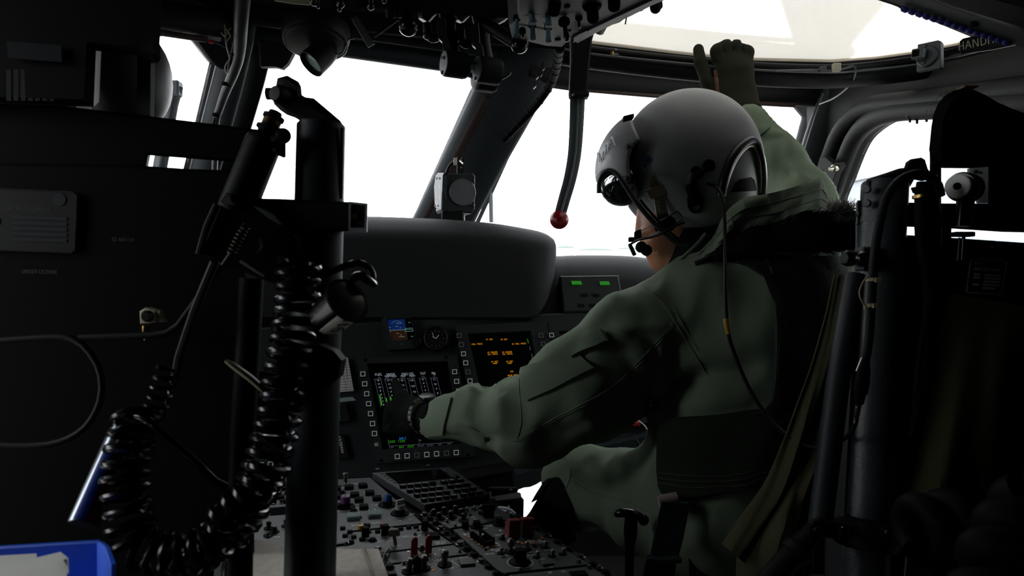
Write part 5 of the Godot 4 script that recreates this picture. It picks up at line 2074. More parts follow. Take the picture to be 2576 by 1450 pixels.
func console_mid():
	var t := thing("flight_control_panel", "panel with purple, blue and white capped knobs behind the strut", "panel", hit(cf.pl, 930, 1280))
	plate(t, [[790, 1214], [932, 1206], [1064, 1322], [862, 1344]])
	var o := knob(t, 868, 1281, 12.5, 11, m.jet, 25)
	cap_on(o, 868, 1281, 11, 12.5, 16, paint(Color(0.36, 0.17, 0.38), 0.4), 3)
	var o2 := knob(t, 975, 1276, 12, 11, m.jet, 24)
	cap_on(o2, 975, 1276, 11, 11.5, 20, paint(Color(0.04, 0.24, 0.50), 0.45), 1)
	var o3 := knob(t, 1006, 1298, 13, 12, m.jet, 24)
	cap_on(o3, 1006, 1298, 12, 12.5, 24, paint(Color(0.62, 0.64, 0.62), 0.45), 2)
	ring_on(t, 868, 1281, 31, 3.6, 5.4, 1.2, m.ink)
	ring_on(t, 975, 1276, 30, 2.9, 4.6, 1.0, m.ink_dim)
	ring_on(t, 1006, 1298, 30, 3.4, 5.6, 1.0, m.ink_dim)
	for q in [[889, 1311], [942, 1305]]:
		var b := push(t, q[0], q[1] - 2, 26, 30, m.console, "push_button", 0.005)
		var p := hit(cf.pl, q[0], q[1] - 2) + cf.n * 0.003
		var k := kk(p)
		var g := MB.new()
		var h := 9.0 * k
		g.box(p + cf.n * h, cf.r * 15.0 * k, cf.u * 17.0 * k, cf.n * 0.0006, 0.0003)
		for e in [-1.0, 1.0]:
			g.box(p + cf.n * h * 0.5 + cf.r * 15.0 * k * e, cf.r * 0.0006, cf.u * 17.0 * k, cf.n * h * 0.5)
		g.box(p + cf.n * h * 0.5 - cf.u * 17.0 * k, cf.r * 15.0 * k, cf.u * 0.0006, cf.n * h * 0.5)
		put("clear_cover", g, m.clear, b, 20)
	for q in [[846, 1238], [878, 1234], [913, 1230], [848, 1258], [892, 1253], [930, 1248], [903, 1266], [948, 1262], [915, 1284], [846, 1282]]:
		push(t, q[0], q[1], 22, 22, m.jet, "push_button", 0.005)
	words_on(t, [["CONTROL", 852, 1233, 6], ["SAS 1", 850, 1252, 5], ["SAS 2", 886, 1249, 5], ["TRIM", 922, 1246, 5], ["FPS", 906, 1264, 5], ["BOOST", 948, 1259, 5], ["RDR ALT", 898, 1284, 5], ["LONG", 952, 1276, 6], ["LAT", 985, 1299, 6], ["DRIFT", 1035, 1300, 5], ["HVR", 845, 1294, 5], ["FAIL", 888, 1308, 5], ["RESET", 941, 1300, 5], ["10", 1005, 1316, 5], ["20", 1032, 1313, 5], ["0", 979, 1311, 5], ["POWER ON RESET", 905, 1222, 4]])
	lines_on(t, [[933, 1278, 938, 1275], [938, 1284, 948, 1292], [962, 1300, 975, 1298]], 1.2, m.ink)
	var pp := thing("pull_pin", "polished steel pull pin standing at the head of the console", "pin", hit(cf.pl, 869, 1222))
	var pm := MB.new()
	var pb := hit(cf.pl, 869, 1222)
	var k2 := kk(pb)
	pm.lathe(pb, up, [[0, 0], [7.5 * k2, 0], [8.0 * k2, 3 * k2], [4.5 * k2, 6 * k2], [4.0 * k2, 9 * k2], [5.2 * k2, 10 * k2], [5.2 * k2, 26 * k2], [6.5 * k2, 27 * k2], [7.2 * k2, 29 * k2], [6.5 * k2, 31 * k2], [0, 31 * k2]], 20)
	put("pin", pm, m.steel, pp)
	var s := thing("stabilator_panel", "panel with yellow and red buttons and a steel wedge lever", "panel", hit(cf.pl, 1000, 1350))
	plate(s, [[866, 1347], [1068, 1326], [1140, 1374], [950, 1397], [900, 1400]])
	push(s, 908, 1336, 5, 5, m.jet, "button_base", 0.002)
	var p3 := hit(cf.pl, 908, 1337) + cf.n * 0.003
	var k3 := kk(p3)
	var ym := MB.new()
	ym.lathe(p3, cf.n, [[0, 0], [8 * k3, 0], [8 * k3, 9 * k3], [7.4 * k3, 10 * k3], [0, 10 * k3]], 20)
	put("push_button", ym, paint(Color(0.72, 0.55, 0.04), 0.4), s)
	var p4 := hit(cf.pl, 963, 1331) + cf.n * 0.003
	var rm := MB.new()
	rm.lathe(p4, cf.n, [[0, 0], [8 * k3, 0], [8 * k3, 8 * k3], [7.4 * k3, 9 * k3], [0, 9 * k3]], 20)
	put("push_button", rm, paint(Color(0.45, 0.05, 0.06), 0.4), s)
	knob(s, 919, 1356, 9.5, 24, m.jet)
	knob(s, 968, 1352, 9.5, 26, m.jet)
	knob(s, 1068, 1339, 9.0, 24, m.jet)
	var wb := hit(cf.pl, 996, 1378)
	var wk := kk(wb)
	var wt := P(991, 1347, far_of(wb) - 3 * wk)
	var st := MB.new()
	st.tube(PackedVector3Array([wb, wt]), 4.5 * wk, 14)
	st.lathe(wb, cf.n, [[0, 0], [9 * wk, 0], [9.5 * wk, 2 * wk], [6 * wk, 5 * wk], [0, 5 * wk]], 18)
	var so := put("slew_lever", st, m.steel_dull, s)
	var wg := MB.new()
	var wd := far_of(wb) - 6 * wk
	wg.prism(PackedVector3Array([P(976, 1335, wd - 0.01), P(1006, 1332, wd - 0.012), P(984, 1326, wd + 0.02)]), (P(976, 1352, wd - 0.012) - P(976, 1335, wd - 0.01)), 0.0008)
	put("wedge", wg, m.steel_dull, so, 20)
	push(s, 1088, 1357, 34, 30, m.jet, "display_window", 0.004)
	for q in [[862, 1337], [880, 1346], [890, 1359], [868, 1356], [884, 1372], [925, 1330], [1008, 1338], [1028, 1335], [1046, 1333], [910, 1365], [950, 1345]]:
		push(s, q[0], q[1], 13, 12, m.jet, "push_button", 0.003)
	words_on(s, [["STABILATOR", 1030, 1356, 8], ["MAN SLEW", 972, 1367, 7], ["UP", 975, 1371, 5], ["DOWN", 1001, 1380, 6], ["MODE", 895, 1328, 6], ["AUTO", 945, 1322, 6], ["GAIN", 924, 1361, 6], ["NAV", 946, 1364, 5], ["MODE", 973, 1355, 5], ["TEST", 1057, 1345, 5], ["ON TO", 1107, 1371, 7], ["RESET", 1109, 1375, 7], ["TONE", 1030, 1334, 4.5]])
	fasteners(s, [[1044, 1352, 6], [1052, 1341, 5]])
	var g := thing("cargo_release_unit", "panel with two upright red guard plates round a small toggle", "panel", hit(cf.pl, 1060, 1395))
	plate(g, [[956, 1400], [1142, 1377], [1176, 1400], [985, 1424]])
	for q in [[1043, 1403, 1042, 1363], [1079, 1398, 1079, 1360]]:
		var base := hit(cf.pl, q[0], q[1]) + cf.n * 0.003
		var k := kk(base)
		var pr := PackedVector3Array()
		var hh := 45.0 * k
		var ww := 15.0 * k
		for i in 9:
			var a := PI * i / 8.0
			pr.append(base + cf.n * (hh - ww * 0.62 + sin(a) * ww * 0.62) + (cf.r * 0.9 + cf.u * 0.45).normalized() * cos(a) * ww * 0.62)
		pr.append(base - (cf.r * 0.9 + cf.u * 0.45).normalized() * ww * 0.62)
		pr.append(base + (cf.r * 0.9 + cf.u * 0.45).normalized() * ww * 0.62)
		var gm := MB.new()
		gm.prism(pr, (cf.u * 0.9 - cf.r * 0.45).normalized() * 4.0 * k, 0.0005)
		put("switch_guard", gm, m.red, g, 20)
	bat(g, 1062, 1390, 1062, 1371, 5.0)
	hazard(g, [[1034, 1398, 0.6], [1041, 1404, 0.0], [1052, 1401, 0.3], [1066, 1394, 0.3], [1084, 1402, 0.4]], 4.5)
	words_on(g, [["ARMED", 965, 1412, 6], ["OPEN", 1110, 1390, 5]])
	var tr := MB.new()
	for q in [[1027, 1394], [1095, 1402]]:
		var p := hit(cf.pl, q[0], q[1]) + cf.n * 0.0035
		var k := kk(p)
		tr.tri(p + cf.r * 4.5 * k - cf.u * 4.0 * k, p - cf.r * 4.5 * k - cf.u * 4.0 * k, p + cf.u * 6.0 * k)
	put("arrow_mark", tr, m.ink, g, 0)
	fasteners(g, [[1156, 1395, 6], [1110, 1385, 2]])
	var h := thing("hook_panel", "panel reading ROTATION with ball ended toggles at the lower edge", "panel", hit(cf.pl, 1090, 1440))
	plate(h, [[985, 1428], [1178, 1404], [1250, 1450], [1270, 1500], [1040, 1530]])
	bat(h, 1028, 1446, 1032, 1405, 9.5, 1)
	bat(h, 1066, 1438, 1069, 1397, 9.5, 1)
	var dg := hit(cf.pl, 1050, 1446) + cf.n * 0.003
	var dk := kk(dg)
	var dp := MB.new()
	dp.prism(PackedVector3Array([dg - cf.r * 11 * dk, dg + cf.r * 11 * dk, dg + cf.r * 11 * dk + cf.n * 30 * dk, dg - cf.r * 2 * dk + cf.n * 42 * dk, dg - cf.r * 11 * dk + cf.n * 34 * dk]), cf.u * 4.0 * dk, 0.0006)
	put("divider", dp, m.console, h, 20)
	bat(h, 1118, 1429, 1119, 1384, 10.0, 1)
	push(h, 1174, 1424, 38, 36, m.console, "push_button", 0.003)
	hazard(h, [[1074, 1431, -0.8], [1080, 1437, -0.8], [1090, 1442, -0.6]], 7.0)
	words_on(h, [["ROTATION", 1090, 1415, 9], ["TEST", 1167, 1412, 8], ["NORM", 1112, 1423, 6], ["SHORT", 1131, 1437, 7], ["APR", 1016, 1437, 6], ["O", 1099, 1428, 5], ["P", 1101, 1432, 5], ["E", 1104, 1436, 5], ["N", 1108, 1440, 5]])
	lines_on(h, [[1136, 1418, 1155, 1414], [1136, 1418, 1157, 1434], [1157, 1434, 1140, 1437], [1181, 1411, 1186, 1410], [1186, 1410, 1184, 1414]], 1.3, m.ink)
	lines_on(h, [[1203, 1445, 1212, 1444]], 3.0, m.red)
	fasteners(h, [[1016, 1426, 7], [1020, 1445, 8]])
	var z := MB.new()
	z.tube(curve(pd([[962, 1418, 0.80], [968, 1396, 0.80], [978, 1380, 0.80], [982, 1384, 0.80], [976, 1404, 0.80], [966, 1424, 0.80]]), 0.004), 0.0022, 8, 0.6)
	single("cable_tie", "white plastic cable tie loop beside the paper", "cable tie", z, paint(Color(0.75, 0.78, 0.76), 0.4))


func console_left():
	var t := thing("keypad_unit", "second keypad unit seen in the gap left of the strut", "keypad", hit(cf.pl, 720, 1290))
	plate(t, [[566, 1228], [786, 1214], [835, 1282], [600, 1302]], 0.010)
	for r in 5:
		for c in 7:
			var a := Vector2(590, 1240).lerp(Vector2(618, 1294), (r + 0.5) / 5.0)
			var b := Vector2(770, 1228).lerp(Vector2(815, 1278), (r + 0.5) / 5.0)
			var q := a.lerp(b, (c + 0.5) / 7.0)
			var p := hit(cf.pl, q.x, q.y) + cf.n * 0.012
			var g := MB.new()
			g.box(p, cf.r * 9.0 * kk(p), cf.u * 9.0 * kk(p), cf.n * 0.002, 0.0006)
			put("key", g, m.jet, t, 20)
	var le := MB.new()
	for q in [["SAR", 684, 1292], ["ABC", 676, 1268], ["TDL", 700, 1262], ["NAV", 690, 1280], ["CLR", 706, 1290]]:
		var p := hit(cf.pl, q[1], q[2]) + cf.n * 0.0144
		text(le, q[0], p, cf.r, cf.u, 5.0 * kk(p))
	put("lettering", le, m.ink, t, 0)
	var d := MB.new()
	var dp := hit(cf.pl, 692, 1219) + cf.n * 0.004
	d.lathe(dp, cf.n, [[0, 0], [0.0035, 0], [0.0035, 0.001], [0, 0.0012]], 14)
	put("screw", d, m.grey, t)
	var s := thing("intercom_panel", "second intercom panel partly covered by the paper left of the strut", "panel", hit(cf.pl, 740, 1350))
	plate(s, [[600, 1310], [842, 1290], [895, 1370], [650, 1400]])
	for q in [[676, 1336, 676, 1312], [690, 1345, 692, 1326], [675, 1354, 674, 1350], [720, 1330, 720, 1308], [760, 1326, 760, 1304]]:
		bat(s, q[0], q[1], q[2], q[3], 6.5, 1, m.gloss)
	bat(s, 674, 1358, 675, 1351, 4.0, 0, m.chrome)
	words_on(s, [["ICS", 682, 1346, 6], ["VOX", 697, 1358, 6]])
	var b2 := thing("blank_panel", "plain console panel under the paper at the lower edge", "panel", hit(cf.pl, 820, 1420))
	plate(b2, [[655, 1405], [898, 1376], [960, 1440], [960, 1500], [720, 1500]])
	bat(b2, 836, 1379, 838, 1372, 5.0, 0, m.chrome)
	bat(b2, 873, 1376, 875, 1368, 5.0, 0, m.chrome)
	lines_on(b2, [[832, 1374, 890, 1368], [832, 1374, 832, 1380]], 1.4, m.ink_dim)


func console_beside():
	var t := thing("junction_box", "grey metal box beside the console in front of the chin window", "box", P(1270, 1330, 1.15))
	var b := MB.new()
	var d := 1.12
	b.prism(pd([[1240, 1262, d], [1312, 1252, d], [1318, 1258, d], [1316, 1345, d], [1242, 1350, d]]), (P(1228, 1240, d + 0.09) - P(1240, 1262, d)), 0.0015)
	put("case", b, paint(Color(0.20, 0.205, 0.21), 0.5), t, 20)
	var l := MB.new()
	l.box(P(1264, 1237, d + 0.06), right * 0.025, up * 0.007, back * 0.006, 0.002)
	l.tube(PackedVector3Array([P(1231, 1240, d + 0.05), P(1231, 1270, d + 0.02)]), 0.0035, 10)
	put("lid", l, m.frame, t)
	for q in [[1284, 1236], [1305, 1247]]:
		screw(t, P(q[0], q[1], d + 0.055), back, 0.004, m.bolt)
	var w := thing("wire_bundle", "small bundle of white and blue wires beside the console", "wires", P(1305, 1312, 1.05))
	var cols := [m.white, paint(Color(0.55, 0.62, 0.68), 0.4), paint(Color(0.10, 0.22, 0.45), 0.4), m.white]
	for i in 5:
		var g := MB.new()
		var o := i * 2.2
		g.tube(curve(pd([[1254, 1276 + o, 1.05], [1270, 1277 + o, 1.04], [1285, 1282 + o, 1.03], [1296, 1292 + o * 0.6, 1.02], [1300 + o, 1304, 1.02], [1301 + o, 1318, 1.02]]), 0.006), 0.0012, 6)
		put("wire", g, cols[i % 4], w)
	var tie := MB.new()
	tie.tube(pd([[1280, 1273, 1.02], [1282, 1284, 1.015], [1279, 1292, 1.02]]), 0.0012, 6)
	put("tie", tie, m.white, w)
	var tag2 := MB.new()
	tag2.prism(pd([[1297, 1288, 1.01], [1311, 1306, 1.01], [1310, 1318, 1.01], [1302, 1314, 1.01]]), back * -0.001)
	put("flag", tag2, paint(Color(0.12, 0.25, 0.48), 0.4), w, 0)


# ---------------------------------------------------------------- copilot seat, strut, cord, tray
func coil(path: PackedVector3Array, r0: float, r1: float, wire: float, pitch: float, steps := 14) -> PackedVector3Array:
	var total := 0.0
	for i in path.size() - 1:
		total += path[i].distance_to(path[i + 1])
	var turns := total / pitch
	var n := int(turns * steps)
	var out := PackedVector3Array()
	var seg := 0
	var done := 0.0
	var u := Vector3.ZERO
	for i in n + 1:
		var s := total * i / n
		while seg < path.size() - 2 and done + path[seg].distance_to(path[seg + 1]) < s:
			done += path[seg].distance_to(path[seg + 1])
			seg += 1
		var l := path[seg].distance_to(path[seg + 1])
		var p := path[seg].lerp(path[seg + 1], clampf((s - done) / maxf(l, 1e-6), 0, 1))
		var d := (path[seg + 1] - path[seg]).normalized()
		if u == Vector3.ZERO:
			u = d.cross(back).normalized()
		u = (u - d * u.dot(d)).normalized()
		var v := d.cross(u)
		var a := TAU * turns * i / n
		var r := lerpf(r0, r1, float(i) / n)
		out.append(p + u * cos(a) * r + v * sin(a) * r)
	return out


func build_left_side():
	var t := thing("copilot_seat", "black back of the copilot seat filling the left of the picture", "seat", Vector3(P(280, 900, 0.68).x, 0.0, P(280, 900, 0.68).z))
	var b := MB.new()
	b.prism(pd([[-500, 396, 0.68], [0, 410, 0.68], [300, 414, 0.68], [370, 418, 0.68], [470, 425, 0.68], [588, 429, 0.68], [600, 520, 0.68], [640, 900, 0.68], [640, 1700, 0.68], [-500, 1700, 0.68]]), ray(590, 430) * 0.05, 0.003)
	put("back_panel", b, m.jet, t, 20)
	var br := MB.new()
	br.prism(pd([[-500, 236, 0.72], [120, 262, 0.72], [236, 276, 0.72], [440, 300, 0.72], [668, 328, 0.72], [690, 420, 0.72], [590, 408, 0.72], [372, 391, 0.72], [366, 422, 0.72], [-500, 425, 0.72]]), ray(560, 360) * 0.03, 0.003)
	put("crossbar", br, m.jet, t, 20)
	var hr := MB.new()
	hr.prism(pd([[-500, -200, 0.70], [398, -200, 0.70], [404, -40, 0.70], [405, 60, 0.70], [402, 110, 0.70], [404, 148, 0.70], [396, 160, 0.70], [345, 138, 0.70], [240, 128, 0.70], [234, 270, 0.70], [-500, 250, 0.70]]), ray(390, 130) * 0.09, 0.008)
	put("headrest", hr, m.jet, t, 20)
	var pz := MB.new()
	pz.prism(pd([[345, 120, 0.735], [390, 120, 0.735], [388, 300, 0.735], [343, 300, 0.735]]), ray(368, 200) * 0.02, 0.004)
	put("post", pz, m.lever, t, 20)
	var fz := MB.new()
	for i in 60:   # worn edge of the headrest cloth
		var y := rng.randf_range(-5, 112)
		var a := P(404 + rng.randf_range(-1, 1), y, 0.70)
		fz.tube(PackedVector3Array([a, a + right * rng.randf_range(0.0005, 0.0022) + up * rng.randf_range(-0.001, 0.001)]), 0.0003, 4)
	var fo := put("frayed_edge", fz, m.rubber, t, 0)
	fo.set_meta("kind", "stuff")
	var dim := paint(Color(0.22, 0.23, 0.24), 0.6, 0.0, 0.2)
	var pl := plane(P(0, 480, 0.678), P(197, 484, 0.678), P(0, 635, 0.678))
	var f := face_of(pl, 0, 480, 197, 484)
	var dp := MB.new()
	dp.prism(px(pl, [[-40, 474], [188, 484], [197, 492], [196, 560], [190, 632], [182, 636], [-40, 628]], 0.002), -pl.n * 0.002, 0.0004)
	var dpo := put("data_plate", dp, m.black, t, 20)
	var dl := MB.new()
	for q in [[[-30, 474], [188, 484]], [[197, 492], [191, 632]], [[-30, 629], [186, 637]]]:
		strip_on(dl, f, q[0], q[1], 0.0006, 0.0026)
	for i in 5:
		strip_on(dl, f, [36, 547 + i * 14], [172 if i < 4 else 172, 552 + i * 13.5], 0.0034, 0.0024)
	strip_on(dl, f, [-20, 556], [4, 557], 0.006, 0.0024)
	put("border", dl, dim, dpo, 0)
	var cc := MB.new()
	cc.lathe(hit(pl, 153, 503) + pl.n * 0.002, pl.n, [[0, 0], [0.0065, 0], [0.0065, 0.0006], [0, 0.0006]], 24)
	put("stamp", cc, dim, dpo, 0)
	var tx := MB.new()
	label_on(tx, f, "SEAT, PILOT-COPILOT", 72, 528, 9, 0.68 / F, 0.0024)
	label_on(tx, f, "UNDER LICENSE", 100, 684, 9, 0.68 / F, 0.0006)
	label_on(tx, f, "02 443-1A", 310, 603, 9, 0.68 / F, 0.0006)
	put("lettering", tx, paint(Color(0.16, 0.165, 0.17), 0.6), t, 0)
	var p2 := MB.new()
	p2.prism(pd([[16, 104, 0.69], [154, 114, 0.69], [156, 156, 0.69], [20, 146, 0.69]]), back * -0.002)
	put("data_plate", p2, paint(Color(0.09, 0.10, 0.125), 0.6, 0.0, 0.2), t, 0)
	for i in 7:
		var g := MB.new()
		g.box(P(24 + i * 18, 215, 0.697), right * 0.0025, up * 0.016, back * 0.001)
		put("vent_slot", g, m.frame, t, 0)
	var hm := MB.new()
	var hc := P(322, 196, 0.95)
	var rings := []
	for i in 17:
		var a := PI * i / 16.0
		var ring := PackedVector3Array()
		for j in 28:
			var c := TAU * j / 28.0
			ring.append(hc + up * cos(a) * 0.076 + right * cos(c) * sin(a) * 0.053 + back * sin(c) * sin(a) * 0.07)
		rings.append(ring)
	hm.loft(rings)
	var ho := thing("hanging_helmet", "rounded grey helmet shell glimpsed past the left headrest post", "helmet", hc - up * 0.076)
	put("shell", hm, paint(Color(0.16, 0.16, 0.158), 0.45, 0.0, 0.3), ho)
	var hk := MB.new()
	hk.tube(pd([[300, 80, 0.77], [305, 90, 0.86], [312, 110, 0.92]]), 0.006, 8)
	put("strap", hk, m.jet, ho)
	var fx := thing("seat_fitting", "cream square fitting with a round screw on the copilot seat back", "fitting", P(372, 850, 0.66))
	var fm := MB.new()
	fm.prism(pd([[350, 784, 0.655], [366, 774, 0.655], [391, 783, 0.655], [391, 812, 0.655], [352, 816, 0.655]]), back * -0.012, 0.001)
	put("block", fm, paint(Color(0.80, 0.77, 0.66), 0.5), fx, 20)
	screw(fx, P(371, 796, 0.654), back, 0.0058, m.bolt)
	var fc := MB.new()
	fc.prism(pd([[394, 784, 0.656], [403, 782, 0.656], [404, 797, 0.656], [415, 808, 0.656], [414, 811, 0.656], [396, 809, 0.656]]), back * -0.006, 0.0006)
	put("clip", fc, paint(Color(0.66, 0.63, 0.52), 0.5), fx, 20)
	var fs := MB.new()
	fs.lathe(P(367, 820, 0.656), -up, [[0, 0], [0.0035, 0], [0.0035, 0.006], [0.002, 0.008], [0.0018, 0.014], [0, 0.014]], 12)
	put("stem", fs, m.brass, fx)
	var hs := MB.new()
	hs.tube(curve(pd([[-60, 862, 0.63], [100, 850, 0.63], [180, 852, 0.63], [228, 890, 0.63], [254, 945, 0.63], [252, 1010, 0.63], [215, 1075, 0.63], [150, 1112, 0.63], [60, 1122, 0.63], [-60, 1116, 0.63]]), 0.012), 0.003, 10)
	single("seat_cable", "thin dark cable looping in an arc on the copilot seat back", "cable", hs, m.rubber)
	var h2 := MB.new()
	h2.tube(curve(pd([[200, 850, 0.65], [300, 846, 0.65], [420, 838, 0.65], [470, 790, 0.65], [540, 690, 0.65], [572, 640, 0.65]]), 0.02), 0.0034, 10)
	single("seat_hose", "dark hose rising from the seat fitting to the damper", "hose", h2, m.rubber)
	build_strut()
	build_cord()
	build_tray()


func build_strut():
	var d := 0.66
	var t := thing("seat_strut", "thick dark strut with an elbow cap standing between the seats", "strut", Vector3(P(785, 1000, d).x, 0.0, P(785, 1000, d).z))
	var tube := MB.new()
	var r := 60.0 * d / F
	tube.lathe(P(777, 1560, 0.62), P(808, 318, d) - P(777, 1560, 0.62), [[0, 0], [r, 0], [r, P(777, 1560, 0.62).distance_to(P(808, 318, d))], [0, P(777, 1560, 0.62).distance_to(P(808, 318, d))]], 32)
	put("tube", tube, m.frame_blue, t)
	var sp := MB.new()
	sp.tube(pd([[862, 322, d - 0.012], [858, 500, d - 0.012]]), 0.0022, 8)
	sp.tube(pd([[852, 590, d - 0.012], [834, 1370, d - 0.03]]), 0.0018, 8)
	put("edge_strip", sp, paint(Color(0.50, 0.53, 0.54), 0.4), t)
	var cap := MB.new()
	cap.prism(pd([[697, 196, d], [722, 189, d], [751, 205, d], [757, 216, d], [759, 238, d], [768, 244, d], [790, 247, d], [856, 303, d], [866, 318, d], [862, 330, d], [752, 330, d], [752, 303, d], [742, 297, d], [722, 290, d], [704, 278, d], [688, 262, d], [684, 236, d], [692, 222, d]]), ray(780, 260) * 0.03, 0.004)
	put("elbow_cap", cap, m.black, t, 24)
	var pin := MB.new()
	pin.lathe(P(702, 238, d - 0.004), (back + right * -0.5).normalized(), [[0, -0.01], [0.009, -0.01], [0.0095, 0.0], [0.007, 0.006], [0, 0.007]], 16)
	pin.lathe(P(676, 236, d), -right, [[0, -0.006], [0.006, -0.006], [0.006, 0.002], [0, 0.003]], 12)
	put("pivot_pin", pin, m.black, t)
	var cl := MB.new()
	cl.prism(pd([[590, 498, d - 0.035], [704, 500, d - 0.035], [880, 508, d - 0.035], [926, 512, d - 0.035], [924, 584, d - 0.035], [878, 582, d - 0.035], [590, 600, d - 0.035]]), ray(890, 520) * 0.08, 0.003)
	put("clamp", cl, m.black, t, 20)
	var cf2 := MB.new()
	var pc := plane(P(880, 510, d - 0.036), P(924, 512, d - 0.036), P(880, 580, d - 0.036))
	var on := func(p: Vector2) -> Vector3: return hit(pc, p.x, p.y) + pc.n * 0.0008
	framed(cf2, on, [[878, 507], [925, 512], [923, 584], [877, 581]], [[883, 513], [919, 517], [917, 574], [882, 573]], -pc.n * 0.002)
	put("end_frame", cf2, paint(Color(0.55, 0.58, 0.60), 0.4), t, 20)
	screw(t, hit(pc, 894, 544), pc.n, 0.003, m.steel)
	var dm := thing("seat_damper", "slanted black damper with a brass ring leaning against the strut", "damper", P(580, 600, 0.62))
	var a := P(694, 282, 0.645)
	var e := P(588, 545, 0.625)
	var ax := (e - a).normalized()
	var k := 0.64 / F
	var bd := MB.new()
	bd.lathe(a, ax, [[0, 0], [16 * k, 0], [18 * k, 10 * k], [27 * k, 12 * k], [27 * k, 20 * k], [20 * k, 22 * k], [20 * k, 44 * k], [32 * k, 46 * k], [32 * k, 52 * k], [24 * k, 54 * k], [26 * k, 66 * k], [42 * k, 80 * k], [45 * k, 92 * k], [45 * k, 270 * k], [40 * k, 282 * k], [0, 282 * k]], 32)
	put("cylinder", bd, m.black, dm)
	var ring := MB.new()
	ring.lathe(a + ax * 24 * k, ax, [[20 * k, 0], [23 * k, 1 * k], [23 * k, 14 * k], [20 * k, 15 * k]], 28)
	put("brass_ring", ring, paint(Color(0.45, 0.36, 0.22), 0.4, 0.8), dm)
	var vb := MB.new()
	vb.ball(P(712, 342, 0.63), 20 * k, 18)
	vb.box(P(706, 372, 0.63), (right * 0.7 - up * 0.3).normalized() * 12 * k, up * 22 * k, back * 12 * k, 0.002)
	put("valve", vb, m.jet, dm)
	var sc := MB.new()
	sc.lathe(P(690, 378, 0.615), back, [[0, 0], [0.0018, 0], [0.0018, 0.001], [0, 0.001]], 8)
	sc.lathe(P(687, 350, 0.615), back, [[0, 0], [0.0022, 0], [0.0022, 0.001], [0, 0.001]], 8)
	put("screw", sc, m.steel, dm)
	var rm := thing("release_mechanism", "dark release mechanism with a spring under the slanted damper", "mechanism", P(640, 760, 0.61))
	var pl := MB.new()
	pl.prism(pd([[560, 500, 0.615], [585, 488, 0.615], [640, 516, 0.615], [690, 540, 0.615], [736, 598, 0.615], [742, 640, 0.615], [700, 720, 0.615], [560, 665, 0.615], [500, 640, 0.615]]), back * -0.012, 0.002)
	put("plate", pl, m.jet, rm, 20)
	var lk := MB.new()
	lk.prism(pd([[551, 508, 0.608], [568, 484, 0.608], [580, 490, 0.608], [582, 506, 0.608], [592, 516, 0.608], [560, 514, 0.608]]), back * -0.006, 0.0006)
	lk.prism(pd([[636, 518, 0.608], [660, 524, 0.608], [690, 540, 0.608], [712, 566, 0.608], [700, 564, 0.608], [672, 546, 0.608]]), back * -0.004, 0.0006)
	put("latch", lk, m.lever, rm, 20)
	var sg := MB.new()
	sg.tube(coil(curve(pd([[622, 570, 0.604], [604, 600, 0.604], [584, 640, 0.604]]), 0.005), 0.0042, 0.0042, 0.0009, 0.0035, 12), 0.0009, 6)
	put("spring", sg, paint(Color(0.20, 0.16, 0.10), 0.5, 0.5), rm)
	var rd := MB.new()
	rd.tube(pd([[580, 640, 0.604], [560, 668, 0.604]]), 0.0018, 8)
	rd.tube(pd([[540, 660, 0.615], [490, 780, 0.62], [450, 900, 0.63], [440, 960, 0.63]]), 0.004, 8)
	rd.tube(pd([[500, 640, 0.612], [520, 570, 0.612], [545, 515, 0.612]]), 0.003, 8)
	put("rod", rd, m.bolt, rm)
	var hk := MB.new()
	hk.tube(curve(pd([[655, 600, 0.605], [662, 616, 0.605], [656, 634, 0.605], [642, 634, 0.605]]), 0.004), 0.0022, 8)
	put("hook", hk, m.bolt, rm)
	var l1 := MB.new()
	l1.tube(pd([[608, 656, 0.602], [640, 676, 0.602], [668, 694, 0.602]]), [0.0035, 0.004, 0.003], 10, 0.6)
	put("lever", l1, paint(Color(0.26, 0.26, 0.22), 0.5), rm)
	var l2 := MB.new()
	l2.tube(pd([[568, 908, 0.58], [584, 918, 0.58], [630, 952, 0.58], [666, 984, 0.58], [684, 998, 0.58]]), [0.0025, 0.0045, 0.0050, 0.0042, 0.0012], 12, 0.5)
	single("tan_lever", "tan pointed lever hanging inside the coiled cord", "lever", l2, paint(Color(0.62, 0.59, 0.48), 0.5))
	var pr := MB.new()
	pr.tube(pd([[632, 700, 0.64], [628, 800, 0.64], [622, 900, 0.63], [610, 1100, 0.62], [600, 1560, 0.58]]), 0.011, 14)
	single("side_rod", "slim black rod left of the thick strut", "rod", pr, m.jet)
	var bx := MB.new()
	bx.prism(pd([[690, 880, 0.595], [800, 868, 0.595], [838, 884, 0.595], [858, 908, 0.595], [850, 950, 0.595], [800, 996, 0.595], [700, 1020, 0.595]]), back * -0.02, 0.002)
	single("junction_pouch", "black angular pouch in front of the strut under the tagged handset", "pouch", bx, m.jet, "", 20)


